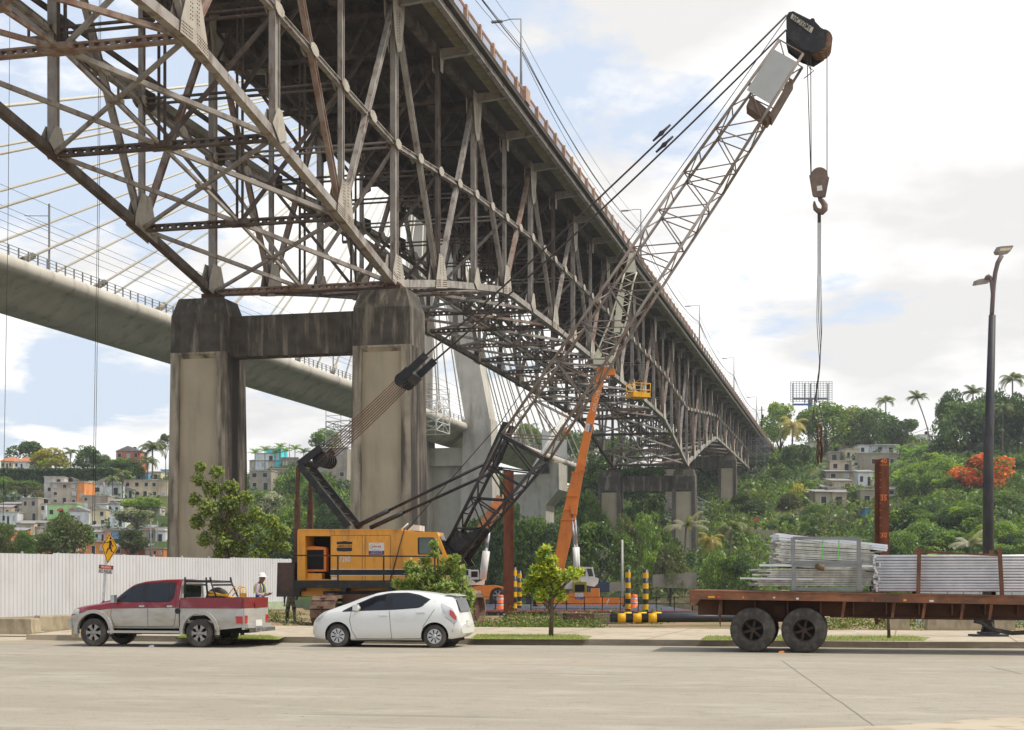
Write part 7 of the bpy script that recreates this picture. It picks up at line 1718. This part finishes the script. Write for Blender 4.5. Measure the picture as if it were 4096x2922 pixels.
def tree(label, kind, x, yt, yb, w, Y=None, ybase=None, lean=0., grp='trees on the far hillsides', tr=.16, cat='tree', name='tree', i=None):
    """crown spans yt..yb in the photo and w px wide; the trunk goes down to the ground"""
    if Y is None: Y = hit(x, ybase or yb)
    w *= 1.15; yb += .22*(yb-yt)
    top, bot = P(x, yt, Y), P(x, yb, Y); gz = ground(top.x, Y); Wm = w*Y/F; hm = top.z-bot.z
    t = thing(name, label, cat, (top.x, Y, gz-.2), 0, grp); ntree[0] += 1; k = ntree[0] if i is None else i
    base = bot.z-gz+.2
    o = obj('crown', crown(kind, k % 5), t, (0, 0, base-hm*.22), (k*1.7) % 6.28, (Wm*1.32, Wm*1.32, hm*1.30))
    mb = MB(); h_ = base+hm*.45; r_ = max(.08, Wm*.03); mb.tube([(0, 0, -1), (.02*Wm, 0, h_*.5), (lean*Wm, 0, h_)], [r_*1.3, r_, r_*.5], 7)
    for q in range(4): a = q*1.57+k; mb.tube([(0, 0, max(.3, base*.8)), (cos(a)*Wm*.25, sin(a)*Wm*.25, base+hm*.35)], [r_*.6, r_*.2], 5)
    mb.build('trunk', BARK, t); return t
PALM = [leafmat('palm_leaf', (0.176, 0.205, 0.067), .3)]
def palm_mesh(seed, nf=20, L_=1., droop=1., dead=.15):
    random.seed(seed); mb = MB()
    for i in range(nf):
        a = i*2.4+random.uniform(-.2, .2); e0 = random.uniform(.15, 1.35)-(.9 if random.random() < dead else 0); l_ = L_*random.uniform(.8, 1.05); pts = []; p = V((0, 0, 0)); e = e0; n = 9
        for j in range(n+1):
            pts.append(p.copy()); d = V((cos(a)*cos(e), sin(a)*cos(e), sin(e))); p = p+d*l_/n; e -= droop*.26*(.5+j/n)
        side = V((-sin(a), cos(a), 0))
        for j in range(n):
            p0, p1 = pts[j], pts[j+1]; d = (p1-p0).normalized(); f = j/n; wd = L_*.24*sin(pi*min(1, (f+.12)/1.12))**.7+.02*L_
            for s in (-1, 1):
                for q in (0, .33, .66):
                    b = p0.lerp(p1, q); mb.poly([b, b+d*L_*.035, b+side*s*wd+d*L_*.09-UP*wd*.55])
        mb.tube([pts[0], pts[n//2], pts[-1]], [.012*L_, .008*L_, .003*L_], 4, cap=False)
    return mb
PM = [palm_mesh(s, 20+s, 1., .9+.1*s).mesh('fronds', PALM) for s in range(3)]
PMY = palm_mesh(7, 18, 1., .9).mesh('fronds', [leafmat('palm_yellow', (0.401, 0.304, 0.080), .35)]); PMG = palm_mesh(9, 14, 1., .5, 0).mesh('fronds', [leafmat('palm_grey', (0.331, 0.304, 0.204), .3)])
def palm(label, x, yc, r, Y=None, ybase=None, xb=None, me=0, grp='palm trees'):
    """head centre (x, yc), frond length r px, trunk foot at (xb, ybase)"""
    xb = xb or x; Y = Y or hit(xb, ybase); hd_ = P(x, yc, Y); ft_ = P(xb, ybase, Y); gz = min(ft_.z, ground(ft_.x, Y)+.5)
    t = thing('palm_tree', label, 'palm tree', (ft_.x, Y, gz-.3), 0, grp); dx = hd_.x-ft_.x; h_ = hd_.z-gz+.3; s = r*Y/F
    obj('crown', me if not isinstance(me, int) else PM[me % 3], t, (dx, 0, h_), me*1.3 if isinstance(me, int) else 0, (s, s, s))
    mb = MB(); n = 8; mb.tube([(dx*(i/n)**1.6, 0, h_*i/n-(.6 if i == 0 else 0)) for i in range(n+1)], [max(.10, s*.06)]+[max(.08, s*.045)]*n, 8)
    mb.build('trunk', mat('palm_bark', (.20, .17, .14), rough=.9, var=.25, scale=6), t); return t
ban = palm_mesh(13, 11, 1., .55, 0).mesh('fronds', [leafmat('banana_leaf', (0.227, 0.341, 0.071), .45)])
# --- left hilltop and slope
for a in [('round dark tree on the left hilltop behind the villas', 'dark', 115, 1764, 1872, 138, 460), ('yellow green rounded tree on the left hilltop', 'yellow', 192, 1792, 1876, 150, 445), ('dense dark tree right of the small palm on the left hilltop', 'dark', 349, 1780, 1878, 98, 445), ('small green tree left of the brick house', 'mid', 415, 1818, 1872, 60, 450),
          ('broad green tree in front of the brick house', 'mid', 490, 1825, 1900, 130, 432), ('thin tree against the left pier leg on the hilltop', 'brown', 662, 1736, 1800, 50, 440), ('bushy tree at the left edge below the hedge', 'mid', 20, 1905, 1960, 70, 420), ('brown scrub tree below the hedge', 'brown', 100, 1920, 1965, 130, 415), ('bright bush on the roof left of the pier', 'bright', 575, 1988, 2030, 150, 375),
          ('grey leaved spreading tree below the ivy roof', 'pale', 545, 2030, 2085, 150, 350), ('spreading dull green tree left of the pier leg', 'brown', 525, 2118, 2200, 120, 300), ('thin young tree above the fence left of the sign', 'brown', 262, 2055, 2225, 190, 240), ('sparse tree at the far left above the fence', 'brown', 15, 2085, 2225, 90, 240), ('low thin tree between the two thin trees by the fence', 'mid', 100, 2120, 2225, 80, 245),
          ('tree right of the left pier leg high on the slope', 'pale', 1060, 1960, 2040, 110, 380), ('lush green tree between the pier legs, upper', 'mid', 1180, 1880, 2000, 130, 400), ('lush tree between the pier legs behind the gantry', 'mid', 1290, 1890, 2080, 150, 350), ('bright green tree low between the pier legs', 'bright', 1170, 2020, 2180, 170, 300), ('shaded tree low behind the gantry posts', 'dark', 1310, 2060, 2240, 180, 280), ('dark tree behind the fence end', 'dark', 1110, 2110, 2250, 140, 270), ('green tree behind the left part of the yellow house roof', 'brown', 1350, 2030, 2160, 120, 300), ('umbrella shaped tree on the skyline left of the near pier', 'mid', 1310, 1715, 1790, 110, 440)]:
    lb, k, x, yt, yb, w, Y = a; tree(lb, k, x, yt, yb, w, Y)
palm('small palm between the yellow green and the dark tree', 282, 1815, 42, 450, 1870); palm('large drooping palm on the left hilltop near the pier', 610, 1795, 75, 435, 1880, me=1); palm('palm leaning behind the long beige house', 590, 1850, 60, 430, 1890, me=2); palm('low palm above the long beige house', 490, 1905, 55, 415, 1935, me=0); palm('low palm left of the beige house', 450, 1920, 45, 412, 1940, me=1)
hw_ = wallpx('ivy_wall', 'long wall covered with green ivy along the left hilltop', f4, [(0, 325), (840, 330), (840, 405), (420, 395), (0, 425)], LF['dark'][0], 1.2, 425, 'hedge')
mb = MB(); random.seed(31)
for i in range(5200): x = random.uniform(0, 470); y = random.uniform(1874, 1934-(x > 200)*12); p = P(x, y, 425-random.uniform(0, .8)); mb.cm = random.choice((0, 0, 1, 2)); leafq(mb, p, .42)
mb.build('ivy', LF['dark'], hw_, world=True, kind='stuff')
for i, (x, y) in enumerate(((1020, 1800), (1060, 1790), (1100, 1802), (1140, 1795), (1180, 1785), (1215, 1798), (1250, 1806), (1120, 1778))): palm(['leftmost banana clump', 'second banana clump', 'third banana clump', 'fourth banana clump', 'fifth banana clump', 'sixth banana clump', 'seventh banana clump', 'banana clump before the others'][i]+' on the skyline between the pier legs', x, y+14, 34, 440, 1850, me=ban, grp='banana plants on the left skyline')
# --- centre, far bank
for a in [('tree crown left of the pylon cables on the skyline', 'mid', 2115, 1690, 1790, 110, 470), ('big round tree beyond the rail bridge end', 'dark', 2240, 1708, 1850, 200, 480), ('light green tree seen through the crane boom', 'bright', 2010, 1870, 2010, 130, 400), ('pale leaved tree right of the orange boom', 'pale', 2370, 1720, 1880, 130, 400), ('dark spreading tree left of the middle pier', 'dark', 2400, 1830, 2000, 170, 340), ('dark tree between the middle pier legs', 'dark', 2560, 1850, 1990, 190, 330), ('green tree under the truss left of the far pier', 'mid', 2480, 1740, 1850, 150, 400), ('bright tree behind the middle pier beam', 'bright', 2680, 1720, 1830, 120, 420),
          ('dark tree in the gap below the pier beam', 'dark', 2600, 1970, 2120, 160, 285), ('tree left of the middle pier leg', 'mid', 2350, 1960, 2150, 140, 262),
          ('wide tree on the far bank behind the rusty pile', 'dark', 1960, 2050, 2290, 220, 224), ('flat topped tree on the far bank left of the orange boom', 'mid', 2110, 2060, 2290, 220, 222), ('dense dark tree right behind the orange boom foot', 'dark', 2260, 2080, 2310, 180, 218), ('layered green tree right of the orange boom', 'mid', 2390, 2090, 2310, 230, 220), ('olive tree before the left leg of the middle pier', 'brown', 2510, 2060, 2320, 130, 226), ('bright bushy tree before the middle pier', 'bright', 2590, 2040, 2310, 150, 232), ('small tree below the middle pier with dark trunk', 'brown', 2680, 2170, 2350, 120, 214), ('fresh green tree between the middle pier legs, low', 'mid', 2640, 2100, 2280, 140, 236), ('dark tree at the foot of the orange boom, low', 'dark', 2200, 2170, 2330, 170, 214), ('bushy tree behind the small white crane', 'dark', 1900, 2120, 2310, 150, 216), ('lush tree beyond the lower boom of the yellow crane', 'mid', 1840, 2140, 2310, 130, 225), ('yellow green shrubby tree before the right palms', 'bright', 2870, 2200, 2370, 120, 212), ('round green tree left of the trailer load', 'mid', 2955, 2195, 2370, 150, 210)]:
    lb, k, x, yt, yb, w, Y = a; tree(lb, k, x, yt, yb, w, Y)
palm('coconut palm before the right leg of the middle pier', 2745, 2105, 95, 222, 2370, 2735, me=PMG); palm('bright coconut palm right of the middle pier', 2925, 2115, 85, 232, 2340, 2918, me=1); palm('short yellowish palm between the two coconut palms', 2840, 2165, 75, 224, 2330, 2850, me=PMY)
# --- right hill
for a in [('feathery light green tree left of the billboard', 'bright', 3120, 1610, 1760, 130, 440), ('big bright green tree below the billboard', 'bright', 3300, 1605, 1760, 210, 440), ('orange tinged tree crown on the ridge', 'yellow', 3400, 1622, 1720, 130, 465), ('wide yellow green tree on the ridge', 'mid', 3470, 1630, 1760, 180, 440), ('dark green tree right above the white houses', 'dark', 3610, 1655, 1790, 170, 425), ('dark bushy tree under the left palm', 'dark', 3185, 1780, 1960, 160, 400), ('yellow flowering tree below the dark bushy tree', 'yellow', 3210, 1940, 2130, 160, 330), ('dark tree left of the yellow flowering tree', 'dark', 3110, 1980, 2120, 130, 335), ('green tree before the concrete houses', 'mid', 3430, 1940, 2130, 120, 320), ('small tree right of the numbered pile', 'mid', 3520, 1870, 1960, 110, 380), ('bush left of the hill stairs', 'mid', 3050, 1900, 2010, 90, 380),
          ('tall feathery tree on the right ridge', 'dark', 3800, 1560, 1720, 120, 380), ('great dark tree on the right ridge', 'dark', 3870, 1600, 1830, 260, 370), ('dark tree behind the lamp post on the ridge', 'dark', 3970, 1560, 1800, 200, 375), ('dark tree at the right edge of the ridge', 'dark', 4070, 1550, 1820, 170, 370), ('scarlet flowering tree behind the lamp post', 'flame', 3955, 1818, 1950, 230, 300), ('green tree below the scarlet tree', 'mid', 3850, 1960, 2110, 230, 300), ('bright tree at the right edge below the ridge', 'bright', 4060, 1810, 1960, 150, 330), ('green thicket tree left of the scarlet tree', 'mid', 3800, 1820, 1960, 170, 340), ('bright shrubby tree in the middle of the right slope', 'bright', 3680, 1960, 2080, 190, 310), ('dark thicket tree right of the lamp post', 'dark', 4050, 2020, 2200, 200, 260), ('vine covered tree low on the right slope', 'mid', 3700, 2080, 2250, 220, 250), ('green tree behind the bright tube bundle', 'mid', 3600, 2120, 2280, 150, 240), ('broad bush low behind the trailer load', 'mid', 3450, 2140, 2260, 150, 260), ('bush behind the prop bundle', 'bright', 3780, 2200, 2330, 200, 215), ('bush at the right edge behind the props', 'mid', 4050, 2180, 2330, 200, 215), ('thicket above the low palm', 'dark', 3900, 2080, 2200, 170, 265), ('tree on the slope between thickets', 'mid', 3990, 1960, 2090, 180, 290)]:
    lb, k, x, yt, yb, w, Y = a; tree(lb, k, x, yt, yb, w, Y)
palm('large palm left of the hanging chains on the right hill', 3172, 1705, 80, 400, 1950, 3165, me=PMY); palm('palm on the ridge right of the bright tree', 3543, 1605, 52, 445, 1690, me=1); palm('tall leaning coconut palm alone against the sky', 3668, 1595, 55, 400, 1815, 3727, me=0); palm('palm with hanging fronds on the right ridge', 3790, 1640, 62, 385, 1760, me=2); palm('palm on the right ridge left of the lamp post', 3892, 1575, 60, 380, 1720, me=0); palm('palm at the top right corner of the ridge', 4050, 1520, 70, 375, 1760, me=1); palm('second palm near the right edge of the ridge', 4010, 1640, 60, 365, 1800, me=2); palm('grey green palm low behind the round props', 3880, 2175, 90, 216, 2330, me=PMG); palm('small palm by the red wall', 3080, 2010, 42, 330, 2060, me=2)
for i, (x, y) in enumerate(((3600, 1800), (3640, 1815), (3680, 1800), (3720, 1830), (3610, 1860), (3660, 1880), (3560, 1870), (3590, 1920), (3635, 1930), (3700, 1890))): palm(['topmost left banana plant', 'upper banana plant', 'upper middle banana plant', 'rightmost upper banana plant', 'left middle banana plant', 'middle banana plant', 'leftmost banana plant', 'lower left banana plant', 'lowest banana plant', 'lower right banana plant'][i]+' in the grove below the leaning palm', x, y, 36, None, y+45, me=ban, grp='banana grove on the right slope')
# --- ground cover on the slopes: one mass
random.seed(77); mb = MB()
for i in range(9700):
    u = random.uniform(-150, 4250) if i < 8500 else random.uniform(-2400, -100); y0, y1, H = interp(TAB, u); tt = random.random()**.8; Y = lerp(y0-6, y1+25, tt); x = (u-CX)/F*Y; z = ground(x, Y)
    if u < 1000 and random.random() < (.93 if Y < 428 and u > -150 else .3): continue
    if 3240 < u < 3620 and 295 < Y < 440 and random.random() < .88: continue
    nv = vnoise(x/22+3, Y/22); r = random.uniform(.8, 2.4)+nv*1.8; k = min(4, max(0, int(nv*5+random.gauss(0, .9))))
    for j in range(int(12+r*9)):
        d = V((random.gauss(0, 1), random.gauss(0, 1), abs(random.gauss(0, .8)))); d.normalize(); mb.cm = k if random.random() < .8 else random.randint(0, 4)
        leafq(mb, V((x, Y, z))+V((d.x*r, d.y*r, d.z*r*.8)), random.uniform(.3, .6), .6)
mb.build('slope_foliage', [MATS['leaf_deep'], MATS['leaf_dark'], MATS['leaf_mid'], MATS['leaf_fresh'], MATS['leaf_olive']], kind='stuff')
random.seed(19)
ORD = ['first', 'second', 'third', 'fourth', 'fifth', 'sixth', 'seventh', 'eighth', 'ninth', 'tenth', 'eleventh', 'twelfth', 'thirteenth', 'fourteenth', 'fifteenth', 'sixteenth']
CN = {'dark': 'dark green', 'mid': 'green', 'bright': 'light green', 'brown': 'olive'}
for r_ in range(3):
    xs_ = sorted(random.uniform(3580, 4200) for q in range(15))
    for q, x in enumerate(xs_):
        k = random.choice(('dark', 'mid', 'mid', 'bright')); y = 1900+r_*135+random.uniform(0, 110)
        tree('%s bush, %s from the left in the %s row of the right slope thicket' % (CN[k], ORD[q], ('upper', 'middle', 'lower')[r_]), k, x, y-random.uniform(60, 110), y, random.uniform(90, 170), ybase=y, grp='bushes of the right slope thicket', name='bush', cat='bush')
for q, x in enumerate(sorted(random.uniform(2960, 3260) for q in range(16))):
    k = random.choice(('dark', 'mid', 'dark', 'brown')); y = random.uniform(1880, 2180)
    tree('%s bush, %s from the left between the abutment and the houses' % (CN[k], ORD[q]), k, x, y-random.uniform(50, 90), y, random.uniform(70, 120), ybase=y, grp='bushes between the abutment and the houses', name='bush', cat='bush')
# weeds along the near bank
random.seed(5); mb = MB()
def tuft(x, Y, z, r, n, s):
    for j in range(n): mb.cm = random.choice((0, 1, 2, 2)); leafq(mb, (x+random.gauss(0, r), Y+random.gauss(0, r), z+abs(random.gauss(0, r*.7))), s*random.uniform(.6, 1.4), .2)
for i in range(160): u = random.uniform(1900, 2380); Y = random.uniform(53, 60); x = (u-CX)/F*Y; tuft(x, Y, ground(x, Y), random.uniform(.15, .35), 40, .05)
for i in range(60): u = random.uniform(2040, 2640); Y = random.uniform(63, 72); x = (u-CX)/F*Y; tuft(x, Y, ground(x, Y), random.uniform(.2, .5), 50, .06)
for i in range(120): u = random.uniform(3150, 4100); Y = random.uniform(50, 62); x = (u-CX)/F*Y; tuft(x, Y, ground(x, Y), random.uniform(.15, .4), 40, .05)
for i in range(60): u = random.uniform(1000, 1250); Y = random.uniform(54, 80); x = (u-CX)/F*Y; tuft(x, Y, ground(x, Y), random.uniform(.1, .2), 30, .045)
mb.build('weeds', [leafmat('weed_green', (0.130, 0.170, 0.030)), leafmat('weed_dry', (0.270, 0.220, 0.080)), leafmat('weed_fresh', (0.080, 0.140, 0.020))], kind='stuff')
# grass strips on the pavement
GR = dirtmat('lawn', (.26, .27, .09), (.22, .24, .075), (.34, .30, .16), 2., 6.)
for nm, u0, u1, yy0, yy1 in (('a', 1880, 2370, 2557, 2540), ('b', 2800, 3720, 2562, 2545), ('c', 700, 1140, 2557, 2543)):
    q = [(u0, yy0), (u1-25, yy0+2), (u1, yy1+5), (u1-60, yy1), (u0+30, yy1-1)]
    pts = []
    for x, y in q: Y = (1.7-.161)*F/(y-HY); pts.append(P(x, y, Y)); pts[-1].z = .161
    MB().poly(pts).build('grass_strip', GR, kind='structure')
    mb = MB(); random.seed(u0)
    for i in range(3500):
        a, b = random.random(), random.random(); p = pts[0].lerp(pts[1], a).lerp(pts[4].lerp(pts[3], a), b); s = random.uniform(.02, .06); t_ = random.uniform(0, pi); d = V((cos(t_), sin(t_), 0))*.008
        mb.poly([p-d, p+d, p+V((random.uniform(-.02, .02), random.uniform(-.02, .02), s))])
    mb.build('grass', [leafmat('grass_blade', (0.300, 0.330, 0.100))], kind='stuff')
# --- near trees with individual leaves
def near_tree(label, x, ybase, Y, blobs, nl, ls, mats, trunk, name='tree', grp=None):
    b = P(x, ybase, Y); b.z = max(.15, b.z) if Y < 48 else ground(b.x, Y); t = thing(name, label, 'tree', b, 0, grp); random.seed(int(x)); mb = MB(); tm = MB()
    B_ = [(P(u, v, Y)-b, r*Y/F) for u, v, r in blobs]; hub = None
    for c, r in B_: c.y += random.uniform(-.6, .6)*r
    tot = sum(r**2 for c, r in B_)
    for c, r in B_:
        nn_ = int(nl*r*r/tot/6)
        tips = []
        for q in range(nn_):
            d = V((random.gauss(0, 1), random.gauss(0, 1), random.gauss(0, .9)+.1)); d.normalize(); tip = c+d*r*random.uniform(.45, 1.08)
            ax_ = (tip-c).normalized()*.5+UP*.7; ax_.normalize()
            kk = random.random(); 
            for l_ in range(7):
                a = l_*2.4; s_ = ax_.cross(V((1, .3, 0))).normalized(); e = (s_*cos(a)+ax_.cross(s_)*sin(a))*.9+ax_*random.uniform(.1, 1.0); e.normalize(); L_ = ls*random.uniform(.7, 1.2); w_ = e.cross(ax_).normalized()*L_*.21
                p0 = tip+ax_*(-.03*l_*.3); mb.cm = (0 if kk < .45 else 1) if random.random() < .75 else 2; mb.poly([p0, p0+e*L_*.45+w_, p0+e*L_, p0+e*L_*.45-w_])
            if q % 14 == 0: tips.append(tip)
        for tip in tips: tm.tube([c-UP*r*.6, c, tip], [.014, .010, .004], 4)
        j = V((trunk[0]*(c.z/max(.1, B_[0][0].z)), 0, max(.5, c.z*.55))); tm.tube([j, (j+c)/2+UP*.05, c], [.028, .022, .012], 5)
    top = max(c.z for c, r in B_); tm.tube([(0, 0, -.05), (.03, 0, top*.3), (trunk[0], 0, top*.7), (trunk[0], 0, top)], [trunk[1], trunk[1]*.75, trunk[1]*.5, .01], 9)
    mb.build('crown', mats, t); tm.build('trunk', BARK, t); return t
NL = [leafmat('sapling_lime', (0.454, 0.507, 0.064), .4), leafmat('sapling_green', (0.227, 0.338, 0.046), .35), leafmat('sapling_gold', (0.756, 0.642, 0.108), .4)]
near_tree('young yellow green tree planted in the sidewalk grass strip', 2203, 2548, 41.0, [(2185, 2200, 22), (2172, 2235, 27), (2210, 2240, 20), (2150, 2290, 35), (2205, 2285, 30), (2125, 2330, 28), (2180, 2335, 39), (2240, 2310, 28), (2290, 2300, 27), (2318, 2290, 15), (2115, 2365, 22), (2165, 2385, 30), (2225, 2360, 30), (2250, 2390, 17)], 3000, .16, NL, (.0, .075))
BL_ = [leafmat('shrub_green', (0.270, 0.363, 0.092), .35), leafmat('shrub_light', (0.467, 0.504, 0.142), .35), leafmat('shrub_dark', (0.122, 0.202, 0.062), .3)]
near_tree('leafy green shrub standing before the cab of the yellow crane', 1740, 2520, 46.5, [(1735, 2180, 20), (1740, 2215, 22), (1700, 2250, 26), (1640, 2265, 26), (1660, 2300, 36), (1720, 2300, 40), (1780, 2270, 34), (1820, 2240, 26), (1830, 2290, 38), (1590, 2340, 24), (1640, 2350, 40), (1710, 2360, 50), (1780, 2350, 50), (1840, 2340, 40), (1870, 2385, 34), (1820, 2400, 44), (1740, 2420, 50), (1660, 2400, 30), (1860, 2430, 34), (1790, 2460, 44)], 13000, .11, BL_, (.0, .05), name='shrub')
ML = [leafmat('mimosa_green', (0.215, 0.280, 0.074), .4), leafmat('mimosa_light', (0.369, 0.397, 0.087), .4), leafmat('mimosa_dark', (0.124, 0.162, 0.059), .3)]
near_tree('large feathery green tree behind the white fence, before the left pier leg', 900, 2440, 90, [(800, 1870, 24), (870, 1890, 28), (790, 1920, 28), (850, 1960, 39), (920, 1950, 32), (780, 2000, 28), (840, 2040, 43), (920, 2020, 43), (985, 1995, 32), (790, 2090, 32), (870, 2110, 43), (950, 2090, 43), (1020, 2060, 36), (1080, 2090, 36), (1130, 2130, 32), (1000, 2140, 39), (1080, 2170, 39), (900, 2170, 39), (820, 2160, 32), (960, 2200, 36), (1040, 2220, 36), (1140, 2190, 28), (880, 2220, 28)], 30000, .155, ML, (.2, .22))
tm = thing('sapling', 'thin bare sapling trunk seen under the trailer', 'tree', (P(3556, 2553, 39.8).x, 39.8, .155)); MB().tube([(0, 0, 0), (-.02, 0, .6), (0, 0, 1.1)], [.05, .035, .03], 8).build('trunk', BARK, tm); obj('crown', crown('mid', 1), tm, (0, 0, .9), 0, (.8, .6, .7))
# litter on the road
random.seed(2)
for x, y, c, lb in ((3125, 2613, 'orange', 'orange scrap of litter between the trailer wheels'), (607, 2589, 'white', 'white scrap of litter under the pickup'), (3430, 2555, 'white', 'white crumpled bag on the grass under the trailer')):
    Y = 1.7*F/(y-HY); p = P(x, y, Y); mb = MB(); mb.hexa([(p.x-.08, p.y-.05, .0), (p.x+.08, p.y-.04, .0), (p.x+.06, p.y+.05, .0), (p.x-.05, p.y+.05, .0), (p.x-.05, p.y-.03, .04), (p.x+.05, p.y-.03, .06), (p.x+.04, p.y+.03, .05), (p.x-.03, p.y+.03, .03)]); o = tag(mb.build('litter', HC[c]), lb, 'litter')
    if y < 2560: o.location.z = .16

# haze: one closed box of even air round everything
hz_ = MB().bx(-1500, 1500, -100, 1400, -4, 112).build('haze', None, kind='stuff')
hm_ = bpy.data.materials.new('haze'); hm_.use_nodes = True; n = hm_.node_tree.nodes; n.clear(); o_ = n.new('ShaderNodeOutputMaterial'); v_ = n.new('ShaderNodeVolumePrincipled')
v_.inputs['Density'].default_value = .00020; v_.inputs['Color'].default_value = (.93, .95, 1, 1); v_.inputs['Anisotropy'].default_value = .3
hm_.node_tree.links.new(v_.outputs[0], o_.inputs['Volume']); hz_.data.materials.clear(); hz_.data.materials.append(hm_)
